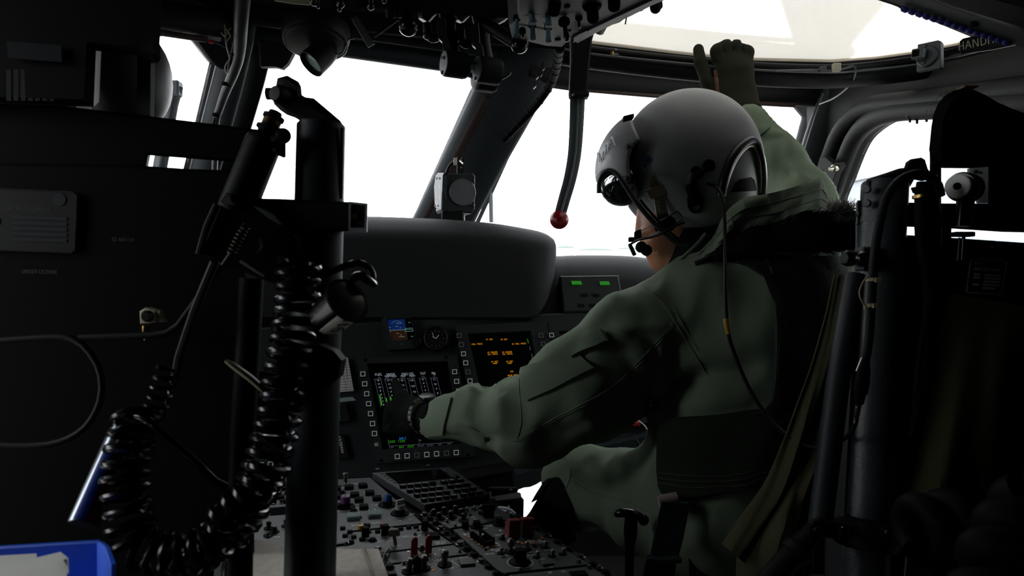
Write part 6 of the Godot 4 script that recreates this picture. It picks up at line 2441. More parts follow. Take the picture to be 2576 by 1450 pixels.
func build_cord():
	var t := thing("coiled_cord", "big glossy black coiled cord hanging in a loop before the strut", "cord", P(430, 1440, 0.56))
	var path := curve(pd([[752, 655, 0.60], [748, 760, 0.60], [735, 860, 0.59], [716, 960, 0.585], [700, 1060, 0.58], [672, 1160, 0.575], [630, 1260, 0.57], [560, 1350, 0.565], [450, 1400, 0.56], [350, 1370, 0.56], [318, 1270, 0.56], [318, 1180, 0.565], [335, 1090, 0.57], [352, 1030, 0.58]]), 0.02)
	var g := MB.new()
	g.tube(coil(path, 0.0165, 0.0165, 0.0036, 0.0122, 16), 0.0038, 8)
	put("coil", g, m.gloss, t)
	var e := MB.new()
	e.tube(curve(pd([[345, 1048, 0.575], [372, 1060, 0.57], [430, 1110, 0.57], [500, 1170, 0.57], [540, 1210, 0.575], [570, 1225, 0.58]]), 0.012), 0.0034, 10)
	put("tail", e, m.gloss, t)
	var f := MB.new()
	f.tube(coil(curve(pd([[420, 930, 0.60], [405, 985, 0.60], [385, 1040, 0.60]]), 0.01), 0.009, 0.009, 0.002, 0.009, 12), 0.002, 6)
	put("small_coil", f, m.gloss, t)
	var h := MB.new()
	h.tube(coil(curve(pd([[690, 1150, 0.56], [640, 1240, 0.555], [580, 1290, 0.555], [545, 1330, 0.555]]), 0.01), 0.014, 0.012, 0.003, 0.013, 14), 0.0042, 8)
	single("short_cord", "second glossy black coil bunched at the bottom of the loop", "cord", h, m.gloss)
	var l := MB.new()
	l.tube(curve(pd([[820, 690, 0.60], [862, 672, 0.60], [902, 662, 0.60], [930, 676, 0.60], [938, 700, 0.60], [936, 716, 0.60]]), 0.006), 0.0032, 10)
	single("lead_loop", "upper loop of black lead right of the strut", "lead", l, m.gloss, "black leads right of the strut")
	var l2 := MB.new()
	l2.tube(curve(pd([[836, 740, 0.59], [868, 722, 0.59], [890, 700, 0.59], [908, 694, 0.59], [926, 706, 0.59], [938, 716, 0.60]]), 0.006), 0.004, 10)
	single("lead_loop", "lower thicker loop of black lead just above the tagged handset", "lead", l2, m.gloss, "black leads right of the strut")
	var hs := thing("handset", "black cylindrical handset with a white tag reading 191J", "handset", P(840, 880, 0.58))
	var c := P(876, 754, 0.575)
	var a := (P(801, 817, 0.60) - c).normalized()
	var k := 0.58 / F
	var hb := MB.new()
	hb.lathe(c, a, [[0, -2 * k], [46 * k, -2 * k], [56 * k, 2 * k], [57 * k, 8 * k], [52 * k, 12 * k], [51 * k, 100 * k], [40 * k, 112 * k], [0, 112 * k]], 32)
	put("body", hb, m.gloss, hs)
	var rg := MB.new()
	rg.lathe(c, a, [[50 * k, -1 * k], [60 * k, 1 * k], [60 * k, 7 * k], [50 * k, 9 * k]], 36)
	put("end_ring", rg, m.jet, hs)
	var side := a.cross(back).normalized()
	if side.dot(up) > 0.0:
		side = -side
	var nrm := side.cross(a).normalized()
	if nrm.dot(back) < 0.0:
		nrm = -nrm
	var tg := MB.new()
	var rings := []
	for i in 2:
		var ring := PackedVector3Array()
		for s in [52.2, 51.2]:
			for j in 11:
				var jj := j if s > 52.0 else 10 - j
				var an := lerpf(-0.35, 1.15, jj / 10.0)
				ring.append(c + a * (14.0 if i == 0 else 98.0) * k + (nrm * sin(an) + side * cos(an)) * s * k)
		rings.append(ring)
	tg.loft(rings)
	put("tag", tg, paint(Color(0.95, 0.95, 0.90), 0.6), hs)
	var tl := MB.new()
	var an2 := 0.42
	var out := nrm * sin(an2) + side * cos(an2)
	var rd := -a
	text(tl, "191J", c + a * 58.0 * k + out * 52.6 * k, rd, out.cross(rd), 0.0125, 1.0, "Droid Sans")
	put("lettering", tl, m.jet, hs, 0)


func build_tray():
	var c := thing("canister", "slim silver canister with a blue and red label left of the coiled cord", "canister", P(205, 1330, 0.55))
	var a := P(208, 1322, 0.55)
	var e := P(318, 1070, 0.60)
	var ax := (e - a).normalized()
	var l := a.distance_to(e)
	var k := 0.56 / F
	var g := MB.new()
	g.lathe(a, ax, [[0, 0], [34 * k, 0], [36 * k, 2 * k], [36 * k, l * 0.9], [28 * k, l], [0, l]], 32)
	put("body", g, paint(Color(0.50, 0.52, 0.54), 0.25, 0.9), c)
	var s := ax.cross(back).normalized()
	if s.dot(right) < 0.0:
		s = -s
	var n := s.cross(ax).normalized()
	if n.dot(back) < 0.0:
		n = -n
	for q in [[0.95, 1.75, Color(0.10, 0.22, 0.55), "blue_label"], [1.75, 2.4, Color(0.45, 0.08, 0.08), "red_label"]]:
		var b := MB.new()
		var rings := []
		for i in 2:
			var ring := PackedVector3Array()
			for rr in [36.8, 35.8]:
				for j in 8:
					var jj := j if rr > 36.5 else 7 - j
					var an := lerpf(q[0], q[1], jj / 7.0)
					ring.append(a + ax * (l * (0.02 if i == 0 else 0.66)) + (n * sin(an + 0.35) * 1.0 * -1.0 * -1.0 + s * -cos(an + 0.35)) * rr * k)
			rings.append(ring)
		b.loft(rings)
		put(q[3], b, paint(q[2], 0.35), c)
	var blue := paint(Color(0.07, 0.36, 0.86), 0.45)
	var t := thing("blue_tray", "bright blue open tray cut by the lower left corner", "tray", P(130, 1520, 0.46))
	var bk := MB.new()
	bk.prism(pd([[-160, 1390, 0.52], [0, 1378, 0.52], [246, 1363, 0.52], [246, 1560, 0.52], [-160, 1560, 0.52]]), back * -0.004, 0.001)
	put("back_wall", bk, blue, t, 20)
	var rw := MB.new()
	rw.prism(PackedVector3Array([P(246, 1363, 0.52), P(262, 1376, 0.50), P(276, 1420, 0.45), P(276, 1600, 0.45), P(246, 1560, 0.52)]), right * 0.004, 0.001)
	put("side_wall", rw, blue, t, 20)
	var bt := MB.new()
	bt.prism(PackedVector3Array([P(-160, 1550, 0.52), P(246, 1550, 0.52), P(276, 1610, 0.43), P(-200, 1610, 0.43)]), up * -0.004)
	put("bottom", bt, blue, t, 20)
	for q in [[[[-120, 1406], [92, 1393], [92, 1430], [-120, 1500]], 0.500, "white paper standing at the back of the blue tray"], [[[-120, 1440], [60, 1418], [152, 1396], [160, 1402], [172, 1412], [173, 1448], [100, 1500], [-120, 1520]], 0.478, "folded white card with a dark corner in the blue tray"], [[[-120, 1446], [80, 1432], [168, 1440], [160, 1500], [-120, 1540]], 0.462, "front white sheet in the blue tray cut by the picture edge"]]:
		var pts := []
		for p in q[0]:
			pts.append([p[0], p[1], q[1]])
		var pp := MB.new()
		for i in pts.size():
			pts[i][2] -= (pts[i][1] - 1400.0) * 0.0007
		var q4 := pd(pts)
		pp.prism(q4, (q4[1] - q4[0]).cross(q4[2] - q4[0]).normalized() * 0.002)
		single("paper", q[2], "paper", pp, paint(Color(0.93, 0.93, 0.90), 0.8), "papers in the blue tray", 20)
	var dk := MB.new()
	dk.prism(pd([[146, 1414, 0.463], [166, 1408, 0.466], [168, 1440, 0.445], [152, 1436, 0.448], [138, 1428, 0.453]]), back * -0.001)
	single("paper_patch", "dark torn patch on the folded card in the blue tray", "patch", dk, paint(Color(0.20, 0.21, 0.28), 0.7), "", 20)
	var pg := thing("paper_pad", "grey beige paper pad lying over the near end of the console", "paper", P(760, 1500, 0.62))
	var sm := MB.new()
	var grid := []
	for j in 9:
		var v := j / 8.0
		var row := []
		for i in 21:
			var u := i / 20.0
			var x := lerpf(lerpf(597, 548, v), lerpf(952, 1010, v), u)
			var ytop := 1354.0 + 26.0 * smoothstep(0.05, 0.55, u) + 4.0 * sin(u * 9.0) * 0.5
			var y := lerpf(ytop, 1545.0, v)
			var dd := lerpf(0.70, 0.58, v) + 0.004 * sin(u * 5.0 + v * 3.0)
			row.append(P(x, y, dd))
		grid.append(row)
	var th2 := -up * 0.004 - back * 0.002
	for j in 8:
		for i in 20:
			sm.quad(grid[j][i], grid[j][i + 1], grid[j + 1][i + 1], grid[j + 1][i])
			sm.quad(grid[j][i] + th2, grid[j + 1][i] + th2, grid[j + 1][i + 1] + th2, grid[j][i + 1] + th2)
	for i in 20:
		sm.quad(grid[0][i], grid[0][i] + th2, grid[0][i + 1] + th2, grid[0][i + 1])
	for j in 8:
		sm.quad(grid[j][0], grid[j + 1][0], grid[j + 1][0] + th2, grid[j][0] + th2)
		sm.quad(grid[j][20], grid[j][20] + th2, grid[j + 1][20] + th2, grid[j + 1][20])
	sm.turn_out(0)
	var gp := ramp_tex(0.03, 3, 5, Color(0.70, 0.68, 0.63), Color(0.80, 0.78, 0.73))
	put("sheet", sm, mottle(Color.WHITE, 0.1, 12.0, gp, paint(Color.WHITE, 0.85)), pg, 60)
	var bd := MB.new()
	bd.tube(curve(pd([[914, 1380, 0.692], [925, 1410, 0.675], [936, 1440, 0.655], [950, 1480, 0.63]]), 0.01), 0.0022, 8, 0.5)
	put("binding_tape", bd, paint(Color(0.60, 0.58, 0.53), 0.8), pg)
	var ck := MB.new()
	ck.prism(pd([[558, 1374, 0.685], [574, 1368, 0.685], [566, 1420, 0.66], [560, 1500, 0.62], [534, 1500, 0.62], [540, 1420, 0.66]]), -up * 0.006, 0.001)
	put("clip_edge", ck, paint(Color(0.30, 0.33, 0.30), 0.4), pg, 20)
	for q in [[603, 1384], [604, 1407]]:
		var ho := MB.new()
		ho.lathe(P(q[0], q[1], 0.672 - (q[1] - 1384) * 0.0007), (up + back * 0.6).normalized(), [[0, 0.004], [0.0011, 0.004], [0.0011, 0.005], [0, 0.005]], 10)
		put("punch_hole", ho, m.frame, pg, 0)


# ---------------------------------------------------------------- pilot seat
func build_right_seat():
	var d := 0.86
	var olive := with_bump(paint(Color(0.27, 0.275, 0.20), 0.9, 0.0, 0.2), m.weave, 60.0, 0.05)
	var t := thing("pilot_seat", "dark tubular back frame of the pilot seat with a padded headrest", "seat", Vector3(P(2220, 1300, d).x, 0.0, P(2220, 1300, d).z))
	var lo := P(2172, 1560, 0.80)
	var hi := P(2226, 462, d)
	var ax := (hi - lo).normalized()
	var l := lo.distance_to(hi)
	var r := 53.0 * d / F
	var po := MB.new()
	po.lathe(lo, ax, [[0, 0], [r * 0.98, 0], [r, l * 0.90], [r * 1.02, l * 0.90], [r * 1.02, l - 0.002], [r * 0.98, l], [0, l]], 36)
	put("post", po, with_bump(paint(Color(0.20, 0.225, 0.24), 0.42), m.grain, 9.0, 0.04), t)
	for q in [[2178, 477], [2178, 512]]:
		var g := MB.new()
		var n := (-right * 0.75 + back * 0.66).normalized()
		g.lathe(P(q[0] + 4, q[1], d - 0.022), n, [[0, 0], [0.005, 0], [0.005, 0.003], [0.004, 0.004], [0, 0.004]], 16)
		put("rivet", g, m.lever, t)
	var cap := MB.new()
	cap.prism(pd([[2179, 462, d - 0.012], [2180, 452, d - 0.012], [2262, 424, d - 0.012], [2276, 422, d - 0.012], [2280, 408, d - 0.012], [2292, 400, d - 0.012], [2318, 396, d - 0.012], [2328, 402, d - 0.012], [2334, 424, d - 0.012], [2342, 438, d - 0.012], [2344, 452, d - 0.012], [2318, 456, d - 0.012], [2300, 452, d - 0.012], [2290, 470, d - 0.012], [2268, 478, d - 0.012], [2180, 474, d - 0.012]]), ray(2200, 440) * 0.03, 0.003)
	put("cap_bracket", cap, m.black, t, 24)
	var bolt := MB.new()
	bolt.lathe(P(2338, 444, d - 0.015), back, [[0, 0], [0.007, 0], [0.007, 0.005], [0.004, 0.008], [0, 0.008]], 12)
	put("bolt", bolt, m.jet, t)
	var tab := MB.new()
	tab.prism(pd([[2153, 512, d], [2158, 504, d], [2172, 504, d], [2174, 566, d], [2153, 566, d]]), ray(2160, 530) * 0.03, 0.002)
	tab.tube(pd([[2161, 560, d + 0.02], [2161, 700, d + 0.015]]), 0.0045, 10)
	var to := put("side_tab", tab, m.lever, t, 24)
	screw(to, P(2162, 540, d - 0.001), back, 0.0036, m.bolt)
	var cl := MB.new()
	cl.box(P(2180, 652, d - 0.03), right * 0.0105, up * 0.0145, back * 0.01, 0.002)
	put("clamp", cl, m.lever, t)
	var kb := MB.new()
	kb.lathe(P(2172, 652, d - 0.04), (back * 0.9 - right * 0.4).normalized(), [[0, 0], [0.0085, 0], [0.0098, 0.003], [0.0098, 0.01], [0.007, 0.014], [0.005, 0.015], [0, 0.013]], 24)
	kb.lathe(P(2138, 650, d - 0.028), (-right * 0.9 + back * 0.3).normalized(), [[0, -0.008], [0.0085, -0.008], [0.010, -0.004], [0.010, 0.006], [0.007, 0.009], [0, 0.009]], 8)
	put("clamp_knob", kb, m.gloss, t)
	var st := MB.new()
	st.tube(pd([[2152, 690, d - 0.012], [2108, 960, d - 0.024], [2062, 1330, d - 0.04]]), [0.0125, 0.0135, 0.014], 20)
	put("strut", st, m.frame_blue, t)
	var fc := MB.new()
	fc.lathe(P(2178, 1352, 0.80), ax, [[0, -0.01], [0.034, -0.01], [0.036, -0.006], [0.036, 0.012], [0.033, 0.016], [0.026, 0.022], [0, 0.022]], 32)
	put("collar", fc, m.black, t)
	var fa := MB.new()
	fa.prism(pd([[2040, 1306, 0.775], [2060, 1302, 0.775], [2120, 1318, 0.775], [2170, 1326, 0.775], [2172, 1352, 0.775], [2116, 1358, 0.775], [2050, 1350, 0.775], [2036, 1330, 0.775]]), ray(2100, 1330) * 0.03, 0.003)
	put("foot_bracket", fa, m.black, t, 24)
	for q in [[2052, 1332, 0.77], [2116, 1342, 0.77], [2230, 1338, 0.765]]:
		var g := MB.new()
		g.lathe(P(q[0], q[1], q[2]), back, [[0, 0], [0.0075, 0], [0.0075, 0.003], [0.005, 0.004], [0.0045, 0.008], [0.002, 0.009], [0, 0.009]], 14)
		put("bolt", g, m.bolt if q[0] > 2200 else m.gloss, t)
	var ds := MB.new()
	ds.tube(pd([[2052, 1332, 0.785], [2000, 1392, 0.78], [1920, 1480, 0.77]]), [0.011, 0.014, 0.014], 16)
	ds.lathe(P(2012, 1378, 0.776), P(1920, 1480, 0.77) - P(2012, 1378, 0.776), [[0.013, 0], [0.017, 0.001], [0.017, 0.01], [0.013, 0.011]], 18)
	put("floor_brace", ds, m.black, t)
	var hp := pd([[2342, 318, d], [2347, 290, d], [2358, 262, d], [2376, 240, d], [2400, 226, d], [2424, 222, d], [2452, 225, d], [2480, 238, d], [2510, 256, d], [2546, 272, d], [2600, 292, d], [2700, 310, d], [2700, 428, d], [2344, 424, d], [2342, 402, d], [2336, 378, d]])
	var hm := MB.new()
	hm.prism(hp, ray(2400, 330) * 0.10, 0.012)
	put("headrest", hm, with_bump(paint(Color(0.055, 0.055, 0.05), 0.95, 0.0, 0.15), m.weave, 60.0, 0.08), t, 40)
	var fz := MB.new()
	var edge := curve(hp.slice(0, 12), 0.003)
	for p in edge:
		for j in 3:
			var a := p + right * rng.randf_range(-0.001, 0.001) + back * rng.randf_range(-0.02, 0.004)
			var dir := (right * rng.randf_range(-1, 0.3) + up * rng.randf_range(-0.2, 1) + back * rng.randf_range(-0.5, 0.5)).normalized()
			fz.tube(PackedVector3Array([a, a + dir * rng.randf_range(0.0012, 0.003)]), 0.00022, 3)
	var fo := put("fuzz", fz, m.rubber, t, 0)
	fo.set_meta("kind", "stuff")
	var yt := MB.new()
	yt.box(P(2432, 222, d + 0.02), right * 0.009, up * 0.0012, back * 0.01, 0.0005)
	put("yellow_tape", yt, paint(Color(0.40, 0.30, 0.08), 0.8), t)
	var hp2 := MB.new()
	hp2.prism(pd([[2338, 378, d + 0.01], [2368, 378, d + 0.01], [2368, 520, d + 0.01], [2340, 520, d + 0.01]]), ray(2350, 440) * 0.03, 0.004)
	put("headrest_post", hp2, m.frame_blue, t, 24)
	var cb := MB.new()
	cb.prism(pd([[2262, 509, d], [2300, 510, d], [2368, 512, d], [2486, 512, d], [2486, 418, d], [2700, 412, d], [2700, 588, d], [2520, 584, d], [2400, 576, d], [2260, 570, d]]), ray(2420, 540) * 0.04, 0.003)
	put("crossbar", cb, m.jet, t, 24)
	var bp := MB.new()
	bp.prism(pd([[2200, 588, d - 0.01], [2268, 590, d - 0.01], [2400, 598, d - 0.01], [2576, 610, d - 0.01], [2760, 622, d - 0.01], [2760, 1700, d - 0.06], [2180, 1700, d - 0.06]]), ray(2420, 900) * 0.04, 0.003)
	put("back_panel", bp, m.jet, t, 24)
	var gap := MB.new()
	gap.box(P(2368, 590, d + 0.02), right * 0.008, up * 0.016, back * 0.01, 0.002)
	put("spacer", gap, m.jet, t)
	var dp := plane(P(2430, 650, d - 0.022), P(2533, 656, d - 0.022), P(2430, 740, d - 0.026))
	var f := face_of(dp, 2430, 650, 2533, 656)
	var pm := MB.new()
	pm.prism(px(dp, [[2444, 651, 0], [2530, 656, 0], [2534, 662, 0], [2520, 738, 0], [2514, 742, 0], [2434, 736, 0], [2430, 728, 0], [2440, 656, 0]]), -dp.n * 0.002, 0.0003)
	var pmo := put("data_plate", pm, m.black, t, 20)
	var bl := MB.new()
	for q in [[[2443, 652], [2532, 657]], [[2533, 659], [2518, 741]], [[2516, 742], [2432, 736]], [[2431, 734], [2442, 654]]]:
		strip_on(bl, f, q[0], q[1], 0.0008, 0.0004)
	for q in [[[2450, 690], [2466, 691]], [[2448, 698], [2464, 699]], [[2446, 716], [2462, 717]]]:
		strip_on(bl, f, q[0], q[1], 0.0028, 0.0004)
	for i in 5:
		strip_on(bl, f, [2476 - i * 1.2, 692 + i * 8.2], [2518 - i * 1.4 - (10 if i == 4 else 0), 695 + i * 8.0], 0.0026, 0.0004)
	put("border", bl, paint(Color(0.62, 0.63, 0.64), 0.5), pmo, 0)
	var lt := MB.new()
	label_on(lt, f, "SEAT", 2460, 663, 7, d / F, 0.0005)
	label_on(lt, f, "ARMORED CREW", 2482, 678, 6, d / F, 0.0005)
	put("lettering", lt, m.ink, pmo, 0)
	var sl := MB.new()
	sl.lathe(P(2496, 621, d - 0.021), back, [[0, 0], [0.0022, 0], [0.0022, 0.0006], [0, 0.0006]], 12)
	put("rivet", sl, m.white, t)
	var hg := thing("headrest_hinge", "dark elbow hinge with a pale round disc beside a grey plate", "hinge", P(2440, 540, d - 0.02))
	var gp := MB.new()
	gp.prism(pd([[2438, 424, d - 0.006], [2487, 420, d - 0.006], [2487, 511, d - 0.006], [2462, 511, d - 0.006], [2440, 470, d - 0.006]]), back * -0.004, 0.0006)
	put("plate", gp, paint(Color(0.90, 0.92, 0.93), 0.4), hg, 20)
	screw(hg, P(2453, 432, d - 0.006), back, 0.0024, m.brass)
	screw(hg, P(2468, 435, d - 0.006), back, 0.0013, m.jet)
	var el := MB.new()
	el.lathe(P(2426, 472, d - 0.04), (-right * 0.8 + back * 0.6).normalized(), [[0, -0.016], [0.016, -0.016], [0.018, -0.012], [0.018, 0.008], [0.016, 0.012], [0, 0.012]], 28)
	el.tube(pd([[2430, 480, d - 0.04], [2428, 520, d - 0.045], [2424, 570, d - 0.045]]), [0.010, 0.0095, 0.009], 14)
	put("elbow", el, m.gloss, hg)
	var dn := (-right * 0.80 + back * 0.6).normalized()
	var dc := P(2409, 469, d - 0.052)
	var dm := MB.new()
	dm.lathe(dc, dn, [[0, -0.003], [0.0142, -0.003], [0.0142, 0.0], [0.0132, 0.001], [0, 0.001]], 32)
	var dmo := put("disc", dm, m.white, hg)
	screw(dmo, dc + dn * 0.001, dn, 0.0045, m.jet)
	var rod := MB.new()
	rod.tube(pd([[2424, 596, d - 0.03], [2421, 654, d - 0.03]]), 0.0022, 10)
	rod.tube(pd([[2414, 598, d - 0.03], [2409, 656, d - 0.03]]), 0.0015, 8)
	put("rod", rod, m.bolt, hg)
	var wn := MB.new()
	wn.box(P(2422, 590, d - 0.03), right * 0.012, up * 0.003, back * 0.006, 0.001)
	put("nut_bar", wn, m.jet, hg)
	for q in [[2322, 478, 2320, 0.80, "thicker black hose with a brass collar hanging from the seat cap"], [2352, 470, 2356, 0.80, "thinner black hose with a brass collar next to the headrest post"]]:
		var hs := thing("seat_hose", q[4], "hose", P(q[2], 690, q[3]), "hoses hanging from the seat cap")
		var a := P(q[0], q[1], q[3])
		var big: bool = q[0] < 2340
		var rr := 0.0085 if big else 0.0055
		var hb := MB.new()
		hb.tube(curve(pd([[q[0], q[1] - 20, q[3]], [q[0] - 2, q[1] + 40, q[3]], [q[2], 560, q[3]], [q[2] + (6 if big else -4), 640, q[3]], [q[2] + (20 if big else -10), 720, q[3]], [q[2] + (10 if big else -40), 900, q[3]], [q[2] - (20 if big else 58), 1100, q[3]]]), 0.02), [rr * 0.8, rr] + range(60).map(func(_i): return rr), 14)
		put("tube", hb, m.jet, hs)
		var br := MB.new()
		br.lathe(a + up * -0.006, -up, [[rr, 0], [rr * 1.35, 0.0005], [rr * 1.35, 0.004], [rr, 0.0045]], 20)
		put("collar", br, m.brass, hs)
		var fl := MB.new()
		fl.lathe(a + up * 0.003, -up, [[rr, 0], [rr * 1.5, 0.0], [rr * 1.25, 0.006], [rr, 0.006]], 20)
		put("flange", fl, m.jet, hs)
	var cr := thing("headset_lead", "thick black headset lead arching over the seat cap and down the post", "lead", P(2186, 960, 0.80))
	var cm := MB.new()
	cm.tube(curve(pd([[2366, 492, 0.79], [2360, 466, 0.785], [2342, 446, 0.78], [2312, 437, 0.775], [2280, 444, 0.77], [2252, 465, 0.77], [2230, 500, 0.77], [2216, 550, 0.77], [2204, 610, 0.77], [2197, 680, 0.77], [2192, 760, 0.77], [2186, 850, 0.77], [2178, 902, 0.77]]), 0.012), 0.0050, 12)
	put("cable", cm, m.rubber, cr)
	var pg := MB.new()
	var pa := P(2179, 898, 0.77)
	var pb := P(2152, 1066, 0.77)
	var pax := (pb - pa).normalized()
	var k := 0.77 / F
	pg.lathe(pa, pax, [[0, 0], [8 * k, 0], [9 * k, 2 * k], [16 * k, 40 * k], [16 * k, 56 * k], [18 * k, 60 * k], [17 * k, 92 * k], [13 * k, 98 * k], [12 * k, 118 * k], [8 * k, 122 * k], [0, 122 * k]], 20)
	var pgo := put("plug", pg, m.jet, cr)
	for i in 5:
		var g := MB.new()
		var an := -0.9 + i * 0.5
		var o := pax.cross(back).normalized()
		var w := o * sin(an) + o.cross(pax).normalized() * -cos(an)
		g.tube(PackedVector3Array([pa + pax * 2 * k + w * 9 * k, pa + pax * 40 * k + w * 16.5 * k]), 0.0009, 6)
		put("rib", g, m.steel, pgo)
	var sg := MB.new()
	sg.tube(coil(PackedVector3Array([pa + pax * 120 * k, pa + pax * 170 * k]), 0.0028, 0.0022, 0.0007, 0.0022, 12), 0.0009, 6)
	put("strain_spring", sg, m.bolt, pgo)
	for q in [[2186, 703, "upper cream cable tie on the pilot seat post"], [2180, 768, "lower cream cable tie on the pilot seat post"]]:
		var z := MB.new()
		z.lathe(P(q[0] + 8, q[1], 0.768), (up - right * 0.1).normalized(), [[0.0056, -0.0018], [0.0066, -0.0018], [0.0066, 0.0018], [0.0056, 0.0018]], 20)
		z.box(P(q[0] + 22, q[1] + 2, 0.762), right * 0.0035, up * 0.0025, back * 0.002, 0.0006)
		single("cable_tie", q[2], "cable tie", z, paint(Color(0.66, 0.63, 0.52), 0.5), "cream cable ties on the seat post")
	var zl := MB.new()
	zl.tube(curve(pd([[2184, 694, 0.765], [2170, 712, 0.765], [2162, 735, 0.765], [2166, 754, 0.765], [2176, 770, 0.765], [2174, 780, 0.765]]), 0.004), 0.0011, 6)
	single("tie_tail", "thin cream loop between the two cable ties", "tie", zl, paint(Color(0.60, 0.57, 0.46), 0.5))
	build_drapes(olive)
	var cc := MB.new()
	cc.tube(coil(curve(pd([[2290, 1330, 0.62], [2360, 1318, 0.62], [2440, 1320, 0.62]]), 0.01), 0.020, 0.022, 0.005, 0.024, 14), 0.011, 12)
	single("ribbed_hose", "dark ribbed hose lying beside the foot of the pilot seat", "hose", cc, m.jet)
	var ch := MB.new()
	ch.tube(coil(curve(pd([[2590, 1270, 0.58], [2556, 1320, 0.57], [2520, 1380, 0.56], [2490, 1460, 0.55], [2480, 1540, 0.55]]), 0.01), 0.013, 0.014, 0.004, 0.030, 16), 0.0165, 14)
	single("thick_hose", "thick black corrugated hose in the lower right corner", "hose", ch, m.jet)
	var wp := MB.new()
	wp.prism(pd([[2278, 1400, 0.60], [2300, 1408, 0.60], [2320, 1418, 0.60], [2360, 1456, 0.60], [2400, 1500, 0.60], [2270, 1500, 0.60]]), ray(2300, 1430) * 0.01, 0.001)
	single("edge_plate", "dark grey angled plate at the lower edge right of the seat foot", "plate", wp, m.frame_blue, "", 20)


func ribbon(mb: MB, mid: Array, half: Array, thick: float, fold: float):
	var c := curve(pd(mid), 0.015)
	var n := c.size()
	var rings := []
	for i in n:
		var s := float(i) / (n - 1)
		var fi := s * (half.size() - 1)
		var w: float = lerpf(half[int(fi)], half[mini(int(fi) + 1, half.size() - 1)], fi - int(fi)) * far_of(c[i]) / F
		var t := (c[mini(i + 1, n - 1)] - c[maxi(i - 1, 0)]).normalized()
		var side := t.cross(back).normalized()
		if side.dot(right) < 0:
			side = -side
		var nrm := side.cross(t).normalized()
		if nrm.dot(back) < 0:
			nrm = -nrm
		var ring := PackedVector3Array()
		var k := 15
		for face in 2:
			for j in k:
				var jj := j if face == 0 else k - 1 - j
				var u := lerpf(-1.0, 1.0, jj / (k - 1.0))
				var h := fold * (sin(u * 4.2 + s * 3.0) * 0.6 + sin(u * 8.5 - s * 5.0) * 0.3) + fold * 1.2 * (1.0 - u * u)
				ring.append(c[i] + side * w * u + nrm * (h - (thick if face == 1 else 0.0)))
		rings.append(ring)
	mb.loft(rings)


func build_drapes(olive: Material):
	var a := MB.new()
	ribbon(a, [[2116, 694, 0.90], [2098, 790, 0.90], [2064, 920, 0.895], [2030, 1030, 0.89], [2002, 1120, 0.885], [1960, 1240, 0.875], [1896, 1340, 0.865], [1852, 1400, 0.86]], [18, 20, 22, 26, 30, 38, 44, 40], 0.004, 0.006)
	var t := thing("seat_cover", "olive cloth cover hanging in long folds behind the pilot", "cloth", P(2000, 1440, 0.87))
	put("front_fold", a, olive, t, 60)
	var b := MB.new()
	ribbon(b, [[2146, 716, 0.91], [2126, 800, 0.91], [2092, 930, 0.905], [2066, 1040, 0.90], [2046, 1160, 0.89], [2036, 1290, 0.88], [2030, 1440, 0.87]], [14, 18, 30, 36, 44, 46, 44], 0.004, 0.009)
	put("rear_fold", b, olive, t, 60)
	var c := MB.new()
	ribbon(c, [[2040, 1120, 0.90], [2010, 1190, 0.885], [1972, 1290, 0.87], [1946, 1380, 0.86], [1950, 1480, 0.86]], [16, 34, 62, 84, 90], 0.004, 0.012)
	put("lower_sling", c, olive, t, 60)
	var fz := MB.new()
	for i in 26:
		var p := P(2098 + rng.randf_range(0, 38), 697 + rng.randf_range(-4, 4), 0.89)
		fz.tube(PackedVector3Array([p, p + (up * rng.randf_range(0.2, 1.0) + right * rng.randf_range(-0.8, 0.8)).normalized() * rng.randf_range(0.002, 0.005)]), 0.0006, 4)
	var fo := put("frayed_edge", fz, paint(Color(0.40, 0.40, 0.30), 0.9), t, 0)
	fo.set_meta("kind", "stuff")
	var mb := MB.new()
	var rings := []
	for i in 15:
		var v := i / 14.0
		var ring := PackedVector3Array()
		var xl := lerpf(2392, 2262, pow(v, 0.85))
		var y := lerpf(738, 1262, v)
		var k := 22
		for face in 2:
			for j in k:
				var jj := j if face == 0 else k - 1 - j
				var u := jj / (k - 1.0)
				var x := lerpf(xl, 2660, u)
				var yy := y + u * lerpf(50, 0, v) + 14 * sin(u * 3.0) * v
				var dd := 0.765 + 0.014 * sin(u * 9.0 + v * 2.0) * v + 0.008 * sin(u * 19.0) * v - 0.02 * u - 0.02 * v
				ring.append(P(x, yy, dd + (0.006 if face == 1 else 0.0)))
		rings.append(ring)
	mb.loft(rings)
	single("canvas_pouch", "large dark olive canvas pouch hanging on the back of the pilot seat", "pouch", mb, with_bump(paint(Color(0.17, 0.175, 0.115), 0.95, 0.0, 0.1), m.weave, 60.0, 0.05), "", 60)


# ---------------------------------------------------------------- distance fields for the figure
func L(x: float, y: float, d: float) -> Vector3:   # right, up, ahead of the eye in metres
	return Vector3((x - 1288.0) * d / F, (725.0 - y) * d / F, d)


